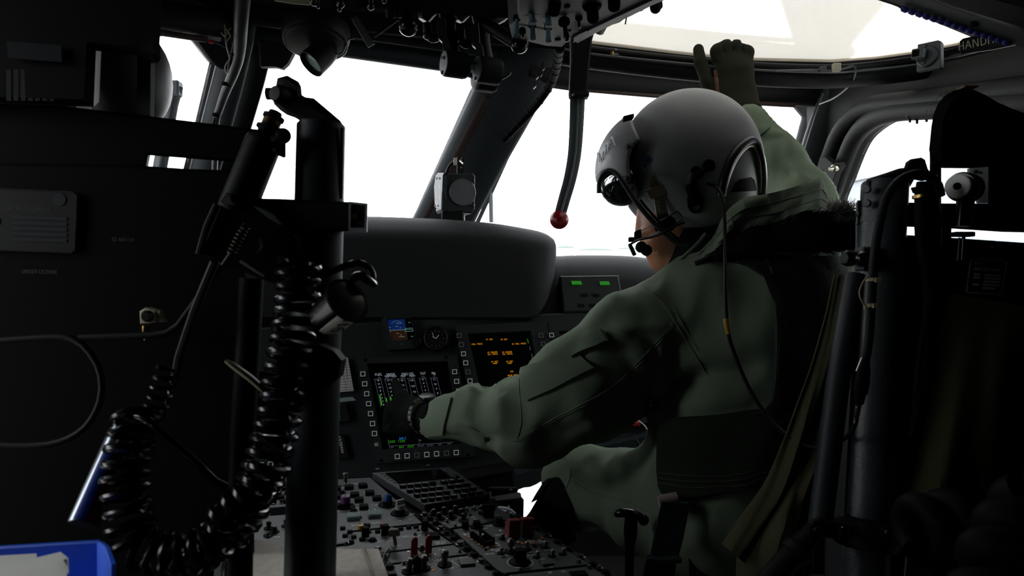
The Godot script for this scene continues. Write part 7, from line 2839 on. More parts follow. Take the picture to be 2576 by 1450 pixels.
class Field:
	var o: Vector3
	var c: float
	var nx: int
	var ny: int
	var nz: int
	var v := PackedFloat32Array()

	func _init(lo: Vector3, hi: Vector3, cell: float):
		o = lo
		c = cell
		nx = int((hi.x - lo.x) / cell) + 2
		ny = int((hi.y - lo.y) / cell) + 2
		nz = int((hi.z - lo.z) / cell) + 2
		v.resize(nx * ny * nz)
		v.fill(1.0)

	func span(lo: Vector3, hi: Vector3) -> Array:
		return [clampi(int((lo.x - o.x) / c), 0, nx), clampi(int((hi.x - o.x) / c) + 2, 0, nx), clampi(int((lo.y - o.y) / c), 0, ny), clampi(int((hi.y - o.y) / c) + 2, 0, ny), clampi(int((lo.z - o.z) / c), 0, nz), clampi(int((hi.z - o.z) / c) + 2, 0, nz)]

	func capsule(a: Vector3, b: Vector3, ra: float, rb: float, k := 0.03):
		var m := Vector3.ONE * (maxf(ra, rb) + maxf(k, 0.02) + 2.0 * c)
		var s := span(a.min(b) - m, a.max(b) + m)
		var ba := b - a
		var bb := maxf(ba.length_squared(), 1e-9)
		for z in range(s[4], s[5]):
			for y in range(s[2], s[3]):
				var i := (z * ny + y) * nx + int(s[0])
				var p := o + Vector3(s[0], y, z) * c - a
				for x in range(s[0], s[1]):
					var h := clampf(p.dot(ba) / bb, 0.0, 1.0)
					var d := (p - ba * h).length() - lerpf(ra, rb, h)
					var f := v[i]
					var w := maxf(k - absf(f - d), 0.0)
					v[i] = minf(f, d) - w * w * 0.25 / k
					p.x += c
					i += 1

	func ellipsoid(a: Vector3, r: Vector3, k := 0.02):
		var m := r + Vector3.ONE * (k + 3.0 * c)
		var s := span(a - m, a + m)
		for z in range(s[4], s[5]):
			for y in range(s[2], s[3]):
				var i := (z * ny + y) * nx + int(s[0])
				var p := o + Vector3(s[0], y, z) * c - a
				for x in range(s[0], s[1]):
					var q := p / r
					var l := q.length()
					var g := (q / r).length()
					var d := l * (l - 1.0) / maxf(g, 1e-6)
					var f := v[i]
					var w := maxf(k - absf(f - d), 0.0)
					v[i] = minf(f, d) - w * w * 0.25 / k
					p.x += c
					i += 1

	func cut(at: Vector3, n: Vector3, k := 0.004):   # keep what lies behind the plane
		for z in nz:
			for y in ny:
				var i := (z * ny + y) * nx
				var p := o + Vector3(0, y, z) * c - at
				for x in nx:
					var f := v[i]
					if f < 0.05:
						var d := p.dot(n)
						var w := maxf(k - absf(f - d), 0.0)
						v[i] = maxf(f, d) + w * w * 0.25 / k
					p.x += c
					i += 1

	func within(poly: PackedVector2Array, k := 0.004):   # keep what the outline (x/d, y/d) encloses
		var n := poly.size()
		for z in nz:
			var d := o.z + z * c
			for y in ny:
				for x in nx:
					var i := (z * ny + y) * nx + x
					var f := v[i]
					if f > 0.03:
						continue
					var p := Vector2((o.x + x * c) / d, (o.y + y * c) / d)
					var best := 1e9
					var ins := false
					for e in n:
						var a := poly[e]
						var b := poly[(e + 1) % n]
						var ab := b - a
						var h := clampf((p - a).dot(ab) / ab.length_squared(), 0.0, 1.0)
						best = minf(best, (p - a - ab * h).length_squared())
						if (a.y > p.y) != (b.y > p.y) and p.x < (b.x - a.x) * (p.y - a.y) / (b.y - a.y) + a.x:
							ins = not ins
					var s := sqrt(best) * d * (-1.0 if ins else 1.0)
					var w := maxf(k - absf(f - s), 0.0)
					v[i] = maxf(f, s) + w * w * 0.25 / k

	func rough(n: FastNoiseLite, scale: Vector3, amount: float, top := 9.0):   # cloth folds: ridges in and out of the surface
		for z in nz:
			for y in ny:
				var i := (z * ny + y) * nx
				for x in nx:
					if absf(v[i]) < 0.045:
						var p := o + Vector3(x, y, z) * c
						var a := n.get_noise_3dv(p * scale)
						v[i] += amount * (absf(a) * 2.0 - 0.5)
					i += 1

	func crease(line: PackedVector2Array, width: float, depth: float):
		var lo := line[0]
		var hi := line[0]
		for p in line:
			lo = lo.min(p)
			hi = hi.max(p)
		lo -= Vector2.ONE * width * 2.5
		hi += Vector2.ONE * width * 2.5
		for z in range(1, nz - 1):
			var d := o.z + z * c
			for y in ny:
				var py := (o.y + y * c) / d
				if py < lo.y or py > hi.y:
					continue
				for x in nx:
					var px_ := (o.x + x * c) / d
					if px_ < lo.x or px_ > hi.x:
						continue
					var i := (z * ny + y) * nx + x
					if absf(v[i]) > 0.055 or v[i + nx * ny] > v[i - nx * ny]:
						continue
					var p := Vector2(px_, py)
					var best := 1e9
					for e in line.size() - 1:
						var ab := line[e + 1] - line[e]
						var h := clampf((p - line[e]).dot(ab) / maxf(ab.length_squared(), 1e-12), 0.0, 1.0)
						best = minf(best, (p - line[e] - ab * h).length_squared())
					v[i] += depth * exp(-best / (width * width))

	func at(p: Vector3) -> float:
		var q := (p - o) / c
		var x := int(q.x)
		var y := int(q.y)
		var z := int(q.z)
		if q.x < 0 or q.y < 0 or q.z < 0 or x >= nx - 1 or y >= ny - 1 or z >= nz - 1:
			return 1.0
		var f := q - Vector3(x, y, z)
		var i := (z * ny + y) * nx + x
		var j := i + nx * ny
		return lerpf(lerpf(lerpf(v[i], v[i + 1], f.x), lerpf(v[i + nx], v[i + nx + 1], f.x), f.y), lerpf(lerpf(v[j], v[j + 1], f.x), lerpf(v[j + nx], v[j + nx + 1], f.x), f.y), f.z)

	func grad(p: Vector3) -> Vector3:
		var e := c * 0.7
		return Vector3(at(p + Vector3(e, 0, 0)) - at(p - Vector3(e, 0, 0)), at(p + Vector3(0, e, 0)) - at(p - Vector3(0, e, 0)), at(p + Vector3(0, 0, e)) - at(p - Vector3(0, 0, e))).normalized()

	func front(sx: float, sy: float) -> float:   # distance at which the line of sight (slopes) meets the surface, or -1
		var d := o.z
		var last := 1.0
		while d < o.z + (nz - 1) * c:
			var f := at(Vector3(sx * d, sy * d, d))
			if f < 0.0 and last < 1.0:
				return d - c * 0.5 * f / (f - last) if absf(f - last) > 1e-9 else d
			last = f
			d += c * 0.5
		return -1.0


func mesh_field(called: String, f: Field, mat: Material, parent: Node) -> MeshInstance3D:
	var at := origin_of(parent)
	var verts := PackedVector3Array()
	var nors := PackedVector3Array()
	var idx := PackedInt32Array()
	var of := {}
	var v := f.v
	var sx := 1
	var sy := f.nx
	var sz := f.nx * f.ny
	for z in f.nz - 1:
		for y in f.ny - 1:
			var i := (z * f.ny + y) * f.nx - 1
			for x in f.nx - 1:
				i += 1
				var a := v[i]
				if absf(a) > 2.0 * f.c + 0.02:
					continue
				var b := v[i + sx]
				var c2 := v[i + sy]
				var d := v[i + sx + sy]
				var e := v[i + sz]
				var g := v[i + sx + sz]
				var h := v[i + sy + sz]
				var k := v[i + sx + sy + sz]
				var n := int(a < 0.0) + int(b < 0.0) + int(c2 < 0.0) + int(d < 0.0) + int(e < 0.0) + int(g < 0.0) + int(h < 0.0) + int(k < 0.0)
				if n == 0 or n == 8:
					continue
				var s := Vector3.ZERO
				var m2 := 0
				for q in [[a, b, 0, 0, 0, 1, 0, 0], [c2, d, 0, 1, 0, 1, 0, 0], [e, g, 0, 0, 1, 1, 0, 0], [h, k, 0, 1, 1, 1, 0, 0], [a, c2, 0, 0, 0, 0, 1, 0], [b, d, 1, 0, 0, 0, 1, 0], [e, h, 0, 0, 1, 0, 1, 0], [g, k, 1, 0, 1, 0, 1, 0], [a, e, 0, 0, 0, 0, 0, 1], [b, g, 1, 0, 0, 0, 0, 1], [c2, h, 0, 1, 0, 0, 0, 1], [d, k, 1, 1, 0, 0, 0, 1]]:
					if (q[0] < 0.0) != (q[1] < 0.0):
						var t: float = q[0] / (q[0] - q[1])
						s += Vector3(q[2] + q[5] * t, q[3] + q[6] * t, q[4] + q[7] * t)
						m2 += 1
				var p := f.o + (Vector3(x, y, z) + s / m2) * f.c
				of[i] = verts.size()
				verts.append(p)
				nors.append(f.grad(p))
	for i in of:
		var z := int(i) / sz
		var y := (int(i) / sy) % f.ny
		var x := int(i) % f.nx
		if x == 0 or y == 0 or z == 0:
			continue
		var a := v[i]
		for ax in 3:
			var st: int = [sx, sy, sz][ax]
			var b := v[i + st]
			if (a < 0.0) == (b < 0.0):
				continue
			var u: int = [sy, sz, sx][ax]
			var w: int = [sz, sx, sy][ax]
			if not (of.has(i - u) and of.has(i - w) and of.has(i - u - w)):
				continue
			var q := [of[i], of[i - u], of[i - u - w], of[i - w]]
			if a < 0.0:
				idx.append_array(PackedInt32Array([q[0], q[1], q[2], q[0], q[2], q[3]]))
			else:
				idx.append_array(PackedInt32Array([q[0], q[2], q[1], q[0], q[3], q[2]]))
	for k in verts.size():
		var p := verts[k]
		verts[k] = eye + look * Vector3(p.x, p.y, -p.z) - at
		var n := nors[k]
		nors[k] = look * Vector3(n.x, n.y, -n.z)
	if idx.size() >= 3:
		var bad := 0
		for k in range(0, mini(idx.size(), 900), 3):
			var fn := (verts[idx[k + 2]] - verts[idx[k]]).cross(verts[idx[k + 1]] - verts[idx[k]])
			if fn.dot(nors[idx[k]]) < 0.0:
				bad += 1
		if bad * 6 > mini(idx.size(), 900):
			for k in range(0, idx.size(), 3):
				var t := idx[k + 1]
				idx[k + 1] = idx[k + 2]
				idx[k + 2] = t
	var arr := []
	arr.resize(Mesh.ARRAY_MAX)
	arr[Mesh.ARRAY_VERTEX] = verts
	arr[Mesh.ARRAY_NORMAL] = nors
	arr[Mesh.ARRAY_INDEX] = idx
	var am := ArrayMesh.new()
	am.add_surface_from_arrays(Mesh.PRIMITIVE_TRIANGLES, arr)
	var o := MeshInstance3D.new()
	o.name = called
	o.mesh = am
	o.material_override = mat
	parent.add_child(o, true)
	return o


func on_field(f: Field, x: float, y: float, lift: float, fallback := 1.1) -> Vector3:   # a frame point laid on the figure
	var sx := (x - 1288.0) / F
	var sy := (725.0 - y) / F
	var d := f.front(sx, sy)
	if d < 0.0:
		d = fallback
	var p := Vector3(sx * d, sy * d, d)
	p += f.grad(p) * lift
	return eye + look * Vector3(p.x, p.y, -p.z)


func slopes(pts: Array) -> PackedVector2Array:
	var r := PackedVector2Array()
	for p in pts:
		r.append(Vector2((p[0] - 1288.0) / F, (725.0 - p[1]) / F))
	return r


func seam(mb: MB, f: Field, pts: Array, r: float, lift := 0.0, step := 9.0):
	var path := PackedVector3Array()
	for q in smooth2(pts, step):
		if f.front((q[0] - 1288.0) / F, (725.0 - q[1]) / F) > 0.0:
			path.append(on_field(f, q[0], q[1], lift))
	mb.tube(path, r, 6)


func patch(mb: MB, f: Field, rows: Array, cols: int, lift: float):
	var g := []
	var inner := []
	var fb := f.o.z + f.nz * f.c * 0.5
	for rw in rows:
		var a := PackedVector3Array()
		var b := PackedVector3Array()
		for j in cols + 1:
			var u := float(j) / cols
			var x := lerpf(rw[1], rw[3], u)
			var y := lerpf(rw[0], rw[2], u)
			var p := on_field(f, x, y, lift, fb)
			fb = far_of(p)
			a.append(p)
			b.append(on_field(f, x, y, -0.003, fb))
		g.append(a)
		inner.append(b)
	var from := mb.t.size()
	for i in rows.size() - 1:
		for j in cols:
			mb.quad(g[i][j], g[i][j + 1], g[i + 1][j + 1], g[i + 1][j])
			mb.quad(inner[i][j], inner[i + 1][j], inner[i + 1][j + 1], inner[i][j + 1])
	var n := rows.size() - 1
	for j in cols:
		mb.quad(g[0][j], inner[0][j], inner[0][j + 1], g[0][j + 1])
		mb.quad(g[n][j], g[n][j + 1], inner[n][j + 1], inner[n][j])
	for i in n:
		mb.quad(g[i][0], g[i + 1][0], inner[i + 1][0], inner[i][0])
		mb.quad(g[i][cols], inner[i][cols], inner[i + 1][cols], g[i + 1][cols])
	mb.turn_out(from)


func quad_rows(a: Array, b: Array, c: Array, d: Array, n: int) -> Array:   # corners round: a-b is the first row, d-c the last
	var r := []
	for i in n + 1:
		var v := float(i) / n
		r.append([lerpf(a[1], d[1], v), lerpf(a[0], d[0], v), lerpf(b[1], c[1], v), lerpf(b[0], c[0], v)])
	return r


func rpx(n: float, d: float) -> float:
	return n * d / F


# ---------------------------------------------------------------- the pilot
func build_pilot():
	var t := thing("person", "seated pilot in green flight suit and grey helmet, one gloved hand raised to the roof", "person", Vector3(P(1800, 1250, 1.08).x, 0.0, P(1800, 1250, 1.08).z))
	m.suit = with_bump(paint(Color(0.45, 0.505, 0.43), 0.9, 0.0, 0.2), m.weave, 70.0, 0.04)
	m.vest = with_bump(paint(Color(0.165, 0.195, 0.16), 0.95, 0.0, 0.15), m.weave, 34.0, 0.10)
	m.skin = paint(Color(0.72, 0.50, 0.38), 0.5, 0.0, 0.4)
	m.skin.subsurf_scatter_enabled = true
	m.skin.subsurf_scatter_strength = 0.15
	m.glove = with_bump(paint(Color(0.155, 0.16, 0.125), 0.9, 0.0, 0.2), m.weave, 110.0, 0.03)
	build_body(t)
	build_suit(t)
	build_gloves(t)
	build_helmet(t)
	build_seat_fur()
	build_belt()


func build_body(t: Node3D):
	var f := Field.new(L(1560, 760, 1.0), L(1900, 300, 1.34) + Vector3(0.02, 0.02, 0.0), 0.0042)
	f.ellipsoid(L(1705, 490, 1.195), Vector3(rpx(98, 1.2), rpx(140, 1.2), 0.085), 0.02)
	f.ellipsoid(L(1672, 606, 1.195), Vector3(rpx(56, 1.2), rpx(64, 1.2), 0.058), 0.02)
	f.ellipsoid(L(1640, 560, 1.195), Vector3(rpx(32, 1.2), rpx(62, 1.2), 0.05), 0.015)
	f.capsule(L(1613, 530, 1.19), L(1607, 582, 1.19), rpx(7, 1.2), rpx(10, 1.2), 0.012)
	f.ellipsoid(L(1620, 588, 1.18), Vector3(rpx(11, 1.2), rpx(9, 1.2), 0.016), 0.008)
	f.ellipsoid(L(1628, 622, 1.19), Vector3(rpx(10, 1.2), rpx(7, 1.2), 0.022), 0.006)
	f.ellipsoid(L(1633, 637, 1.19), Vector3(rpx(9, 1.2), rpx(7, 1.2), 0.02), 0.006)
	f.ellipsoid(L(1657, 660, 1.19), Vector3(rpx(21, 1.2), rpx(23, 1.2), 0.03), 0.012)
	f.capsule(L(1740, 600, 1.18), L(1800, 760, 1.14), 0.055, 0.06, 0.02)
	f.crease(slopes([[1616, 596], [1624, 600], [1634, 599]]), 3.0 / F, 0.004)   # the nostril wing
	f.crease(slopes([[1624, 630], [1640, 633], [1652, 632]]), 2.5 / F, 0.003)   # the line of the lips
	mesh_field("body", f, m.skin, t)


func build_suit(t: Node3D):
	var f := Field.new(L(1020, 1470, 1.0) - Vector3(0.02, 0.0, 0.16), Vector3(0.62, 0.40, 1.50), 0.0105)
	f.capsule(L(1815, 1255, 1.04), L(1850, 1100, 1.07), 0.115, 0.120, 0.05)
	f.capsule(L(1850, 1100, 1.07), L(1895, 880, 1.10), 0.120, 0.138, 0.05)
	f.capsule(L(1895, 880, 1.10), L(1930, 700, 1.13), 0.138, 0.118, 0.05)
	f.capsule(L(1760, 790, 1.11), L(2040, 680, 1.24), 0.078, 0.095, 0.06)
	f.capsule(L(1780, 700, 1.14), L(1880, 640, 1.14), 0.050, 0.062, 0.05)
	f.capsule(L(1745, 1150, 1.05), L(1760, 1230, 1.04), 0.050, 0.052, 0.03)
	f.capsule(L(1715, 822, 1.10), L(1600, 868, 1.09), 0.080, 0.082, 0.05)
	f.capsule(L(1600, 868, 1.09), L(1470, 975, 1.10), 0.084, 0.083, 0.03)
	f.capsule(L(1470, 975, 1.10), L(1330, 1056, 1.13), 0.083, 0.070, 0.03)
	f.capsule(L(1330, 1062, 1.13), L(1215, 1042, 1.20), 0.070, 0.055, 0.03)
	f.capsule(L(1215, 1042, 1.20), L(1098, 1054, 1.27), 0.053, 0.037, 0.02)
	f.capsule(L(2040, 680, 1.24), L(2010, 520, 1.34), 0.090, 0.072, 0.05)
	f.capsule(L(2000, 515, 1.36), L(1945, 420, 1.40), 0.066, 0.062, 0.03)
	f.capsule(L(1945, 420, 1.40), L(1880, 322, 1.43), 0.060, 0.047, 0.02)
	f.capsule(L(1810, 1310, 1.03), L(1640, 1262, 1.12), 0.108, 0.080, 0.05)
	f.capsule(L(1640, 1262, 1.12), L(1462, 1208, 1.24), 0.080, 0.062, 0.03)
	f.capsule(L(1455, 1215, 1.24), L(1420, 1430, 1.27), 0.062, 0.052, 0.03)
	f.capsule(L(1880, 1330, 1.12), L(1700, 1230, 1.38), 0.100, 0.070, 0.04)
	var n := FastNoiseLite.new()
	n.seed = 5
	n.frequency = 1.0
	n.fractal_octaves = 2
	f.rough(n, Vector3(9.0, 6.0, 7.0), 0.0075)
	var q := 1.0 / F
	f.crease(slopes([[1226, 976], [1208, 1000], [1200, 1036], [1216, 1080], [1236, 1104]]), 20 * q, 0.015)
	f.crease(slopes([[1262, 965], [1250, 1010], [1256, 1070]]), 16 * q, -0.008)
	f.crease(slopes([[1168, 990], [1150, 1015], [1140, 1050]]), 12 * q, 0.008)
	f.crease(slopes([[1130, 1090], [1200, 1100], [1290, 1104]]), 9 * q, 0.006)
	f.crease(slopes([[1560, 880], [1610, 960], [1640, 1020]]), 16 * q, 0.007)
	f.crease(slopes([[1640, 860], [1650, 930], [1640, 1010]]), 14 * q, 0.008)
	f.crease(slopes([[1690, 870], [1700, 960], [1680, 1030]]), 16 * q, 0.010)
	f.crease(slopes([[1530, 800], [1560, 790], [1620, 800]]), 12 * q, 0.006)
	f.crease(slopes([[1540, 840], [1600, 820], [1660, 830]]), 12 * q, -0.006)
	f.crease(slopes([[1380, 1100], [1430, 1085], [1500, 1040]]), 16 * q, 0.006)
	f.crease(slopes([[1345, 1020], [1350, 1060], [1330, 1110]]), 14 * q, -0.006)
	f.crease(slopes([[1730, 960], [1790, 940], [1880, 930]]), 24 * q, 0.014)
	f.crease(slopes([[1680, 1055], [1780, 1050], [1900, 1030]]), 12 * q, 0.012)
	f.crease(slopes([[1480, 1160], [1500, 1200], [1530, 1240]]), 16 * q, 0.006)
	f.crease(slopes([[1560, 1170], [1575, 1215], [1610, 1270]]), 16 * q, 0.005)
	f.crease(slopes([[1960, 380], [1965, 420], [1990, 450]]), 14 * q, 0.010)
	f.crease(slopes([[1905, 345], [1940, 350], [1965, 352]]), 8 * q, 0.008)
	mesh_field("flight_suit", f, m.suit, t)
	var suit := t.get_node("flight_suit")
	var sm := MB.new()
	for l in [[[1299, 1108], [1387, 1058], [1536, 976], [1630, 885], [1694, 812]], [[1300, 1112], [1388, 1063], [1538, 982], [1634, 890], [1698, 816]], [[1619, 724], [1660, 756], [1692, 800], [1746, 888], [1780, 944]], [[1632, 722], [1676, 754], [1708, 800], [1758, 884]], [[1160, 1066], [1230, 1096], [1299, 1112]], [[1432, 1200], [1500, 1240], [1580, 1265], [1664, 1300]], [[1424, 1150], [1436, 1190], [1420, 1240]], [[1312, 935], [1306, 970], [1312, 1060], [1299, 1108]]]:
		seam(sm, f, l, 0.0011, 0.0002)
	put("seam", sm, m.suit, suit)
	var pk := MB.new()
	patch(pk, f, quad_rows([1311, 932], [1446, 884], [1496, 926], [1332, 1010], 8), 12, 0.006)
	put("sleeve_pocket", pk, m.suit, suit, 60)
	var fl := MB.new()
	patch(fl, f, quad_rows([1425, 878], [1520, 834], [1532, 858], [1444, 908], 5), 9, 0.012)
	put("pocket_flap", fl, m.suit, suit, 60)
	var cu := MB.new()
	patch(cu, f, quad_rows([1088, 1014], [1140, 1002], [1116, 1092], [1072, 1096], 8), 8, 0.005)
	put("cuff_strap", cu, m.suit, suit, 60)
	var cr := MB.new()
	patch(cr, f, quad_rows([1886, 318], [1912, 292], [1936, 322], [1900, 352], 5), 5, 0.004)
	put("cuff", cr, m.suit, suit, 60)
	var vs := MB.new()
	var rows := []
	for s in [[650, 1800, 648, 2118], [672, 1880, 690, 2118], [700, 1925, 730, 2112], [770, 1950, 800, 2106], [850, 1955, 880, 2080], [940, 1952, 960, 2056], [1000, 1946, 1010, 2040], [1030, 1925, 1040, 2030]]:
		rows.append(s)
	patch(vs, f, rows, 12, 0.009)
	put("vest", vs, m.vest, t, 60)
	var ve := MB.new()
	seam(ve, f, [[1750, 668], [1830, 640], [1900, 640], [1935, 668], [1950, 740], [1954, 860], [1948, 980], [1930, 1030], [1890, 1050], [1780, 1062], [1700, 1062]], 0.0038, 0.004)
	put("edge_binding", ve, paint(Color(0.13, 0.16, 0.13), 0.8), t.get_node("vest"))
	var po := MB.new()
	patch(po, f, [[1068, 1672, 1030, 1950], [1100, 1666, 1070, 1980], [1150, 1664, 1120, 1986], [1190, 1664, 1160, 1980], [1230, 1668, 1200, 1972], [1258, 1684, 1228, 1962]], 14, 0.010)
	put("waist_pouch", po, m.vest, t, 60)
	var hs := MB.new()
	for k in 3:
		var y := 1194.0 + k * 13.0
		seam(hs, f, [[1668, y], [1750, y + 10], [1850, y + 6], [1960, y - 34]], 0.0008, 0.0105)
	put("stitching", hs, paint(Color(0.22, 0.25, 0.20), 0.8), t.get_node("waist_pouch"))
	var kf := MB.new()
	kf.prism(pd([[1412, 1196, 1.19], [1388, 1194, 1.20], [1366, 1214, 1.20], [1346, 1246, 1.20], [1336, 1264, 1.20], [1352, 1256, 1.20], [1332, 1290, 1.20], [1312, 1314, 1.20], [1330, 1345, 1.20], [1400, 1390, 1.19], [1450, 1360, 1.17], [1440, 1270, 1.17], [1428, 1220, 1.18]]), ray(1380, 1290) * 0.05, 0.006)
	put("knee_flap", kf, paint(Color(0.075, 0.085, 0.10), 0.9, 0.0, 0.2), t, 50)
	var cl := MB.new()
	var rings := []
	var top := smooth2([[1752, 640], [1792, 598], [1822, 540], [1868, 500], [1930, 488], [2000, 470], [2050, 450], [2072, 454], [2080, 500]], 16)
	var bot := smooth2([[1744, 660], [1800, 650], [1850, 622], [1900, 600], [1950, 590], [2000, 575], [2040, 562], [2080, 548], [2088, 530]], 16)
	var nn := 40
	for i in nn + 1:
		var s := float(i) / nn
		var a = top[int(s * (top.size() - 1))]
		var b = bot[int(s * (bot.size() - 1))]
		var d0 := 1.10 - 0.10 * sin(PI * s) + 0.03 * s
		var ring := PackedVector3Array()
		var k := 9
		for j in k:
			var w := j / (k - 1.0)
			var bul := sin(PI * w) * 0.014 + 0.006 * sin(w * 9.0 + s * 14.0)
			ring.append(P(lerpf(a[0], b[0], w), lerpf(a[1], b[1], w), d0 - bul))
		for j in k:
			var w := 1.0 - j / (k - 1.0)
			ring.append(P(lerpf(a[0], b[0], w), lerpf(a[1], b[1], w), d0 + 0.03))
		rings.append(ring)
	cl.loft(rings)
	var clo := put("collar", cl, m.suit, t, 70)
	var cs := MB.new()
	for off in [0.30, 0.55, 0.62]:
		var path := PackedVector3Array()
		for i in range(8, nn):
			var r: PackedVector3Array = rings[i]
			path.append(r[int(off * 8)] - ray(1900, 550) * 0.0006)
		cs.tube(path, 0.0009, 5)
	put("stitching", cs, paint(Color(0.30, 0.34, 0.27), 0.8), clo)
	var ce := MB.new()
	ce.tube(curve(pd([[1776, 588, 1.075], [1750, 618, 1.08], [1716, 650, 1.09], [1696, 672, 1.10], [1688, 686, 1.11]]), 0.01), 0.0032, 8)
	put("collar_edge", ce, m.suit, clo)
	var g := Field.new(L(1640, 790, 1.0), L(1990, 530, 1.28), 0.006)
	g.capsule(L(1752, 585, 1.165), L(1790, 720, 1.12), 0.047, 0.060, 0.02)
	g.capsule(L(1712, 690, 1.15), L(1830, 640, 1.105), 0.024, 0.050, 0.02)
	mesh_field("neck_gaiter", g, with_bump(paint(Color(0.085, 0.09, 0.105), 0.95, 0.0, 0.2), m.weave, 90.0, 0.06), t)


func glove_field(lo: Vector3, hi: Vector3) -> Field:
	return Field.new(lo, hi, 0.0034)


func build_gloves(t: Node3D):
	var d := 1.485
	var f := glove_field(L(1715, 340, 1.36), L(1935, 60, 1.62) + Vector3(0.02, 0.02, 0.0))
	var kn := [[1806, 120], [1828, 110], [1853, 111], [1879, 123]]
	for i in 4:
		var x: float = kn[i][0]
		var y: float = kn[i][1]
		var r := rpx(18.5 if i < 3 else 17.0, d)
		f.capsule(L(lerpf(1846, x, 0.25), 255, d), L(x, y + 12, d), 0.022, r, 0.012)
		f.capsule(L(x, y + 8, d), L(x - 1, y + 4, d + 0.052), r, 0.0105, 0.006)
		f.capsule(L(x - 1, y + 4, d + 0.052), L(x - 1, y + 48, d + 0.105), 0.0105, 0.0095, 0.004)
		f.capsule(L(x - 1, y + 48, d + 0.105), L(x - 1, y + 76, d + 0.085), 0.0095, 0.0088, 0.004)
	f.capsule(L(1850, 190, d), L(1850, 250, d), 0.036, 0.040, 0.02)
	f.capsule(L(1812, 262, d), L(1782, 205, d - 0.004), 0.020, 0.0165, 0.014)
	f.capsule(L(1782, 205, d - 0.004), L(1762, 158, d + 0.004), 0.0160, 0.0140, 0.006)
	f.capsule(L(1762, 158, d + 0.004), L(1757, 124, d + 0.014), 0.0138, 0.0115, 0.004)
	f.capsule(L(1852, 250, d), L(1876, 306, d - 0.03), 0.041, 0.038, 0.02)
	f.capsule(L(1862, 286, d - 0.022), L(1892, 325, d - 0.045), 0.041, 0.040, 0.01)
	f.crease(slopes([[1836, 286], [1868, 282], [1906, 268]]), 5.0 / F, 0.006)
	f.crease(slopes([[1830, 300], [1868, 300], [1908, 284]]), 5.0 / F, -0.003)
	f.crease(slopes([[1800, 160], [1792, 190], [1800, 236]]), 6.0 / F, 0.006)
	f.crease(slopes([[1817, 108], [1820, 132]]), 3.0 / F, 0.004)
	f.crease(slopes([[1841, 102], [1843, 128]]), 3.0 / F, 0.004)
	f.crease(slopes([[1866, 106], [1868, 130]]), 3.0 / F, 0.004)
	mesh_field("glove", f, m.glove, t)
	var pm := MB.new()
	patch(pm, f, quad_rows([1796, 176], [1804, 176], [1812, 248], [1800, 240], 6), 3, 0.0012)
	put("leather_palm", pm, paint(Color(0.36, 0.22, 0.14), 0.6), t.get_node("glove"), 60)
	var e := 1.36
	var g := glove_field(L(930, 1125, 1.22), L(1100, 935, 1.50) + Vector3(0.01, 0.01, 0.0))
	g.capsule(L(1092, 1052, 1.27), L(1052, 1046, e - 0.02), 0.031, 0.035, 0.015)
	var mc := [[1012, 1003], [1000, 1022], [994, 1042], [994, 1062]]
	for i in 4:
		g.capsule(L(1056, 1032 + i * 9, e - 0.02), L(mc[i][0], mc[i][1], e + 0.01 - i * 0.006), 0.017, 0.0150, 0.012)
	g.capsule(L(1012, 1003, e + 0.01), L(1002, 981, e + 0.045), 0.0140, 0.0112, 0.006)
	g.capsule(L(1002, 981, e + 0.045), L(993, 966, e + 0.080), 0.0110, 0.0096, 0.004)
	g.capsule(L(993, 966, e + 0.080), L(988, 960, e + 0.098), 0.0096, 0.0080, 0.003)
	for i in [1, 2, 3]:
		var x: float = mc[i][0]
		var y: float = mc[i][1]
		var dd: float = e + 0.01 - i * 0.006
		g.capsule(L(x, y, dd), L(x - 30, y + 4, dd + 0.010), 0.0132, 0.0110, 0.005)
		g.capsule(L(x - 30, y + 4, dd + 0.010), L(x - 38, y + 16, dd - 0.010), 0.0110, 0.0100, 0.003)
		g.capsule(L(x - 38, y + 16, dd - 0.010), L(x - 20, y + 26, dd - 0.018), 0.0100, 0.0088, 0.003)
	g.capsule(L(1045, 1076, e - 0.03), L(1012, 1090, e - 0.04), 0.0165, 0.0135, 0.01)
	g.capsule(L(1012, 1090, e - 0.04), L(982, 1078, e - 0.042), 0.0130, 0.0102, 0.004)
	g.crease(slopes([[1046, 1010], [1038, 1050], [1044, 1090]]), 5.0 / F, 0.004)
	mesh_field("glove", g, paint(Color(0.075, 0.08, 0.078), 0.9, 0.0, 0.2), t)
	var w := MB.new()
	var wc := P(1074, 1046, 1.285)
	var wax := (P(1092, 1054, 1.27) - P(1052, 1046, 1.345)).normalized()
	var wo: MeshInstance3D
	var base := MB.new()
	base.lathe(wc, wax, [[0.0330, -0.005], [0.0348, -0.005], [0.0348, 0.005], [0.0330, 0.005]], 36)
	wo = put("wrist_watch", base, m.steel, t)
	var u := wax.cross(up).normalized()
	var v := wax.cross(u).normalized()
	for i in 26:
		var a := TAU * i / 26.0
		var o := u * cos(a) + v * sin(a)
		var li := MB.new()
		var tn := wax.cross(o).normalized()
		li.box(wc + o * 0.0356, tn * 0.0036, wax * 0.0022, o * 0.0012, 0.0006)
		for s in [-1.0, 1.0]:
			li.box(wc + o * 0.0353 + wax * 0.0052 * s, tn * 0.0038, wax * 0.0024, o * 0.0012, 0.0006)
		put("link", li, m.chrome if i % 2 else m.steel, wo, 20)
	var fc := MB.new()
	fc.lathe(wc + up * 0.0345, up + back * 0.2, [[0, -0.002], [0.0145, -0.002], [0.0155, 0.001], [0.0145, 0.004], [0.012, 0.005], [0, 0.005]], 28)
	put("dial", fc, m.bolt, wo)


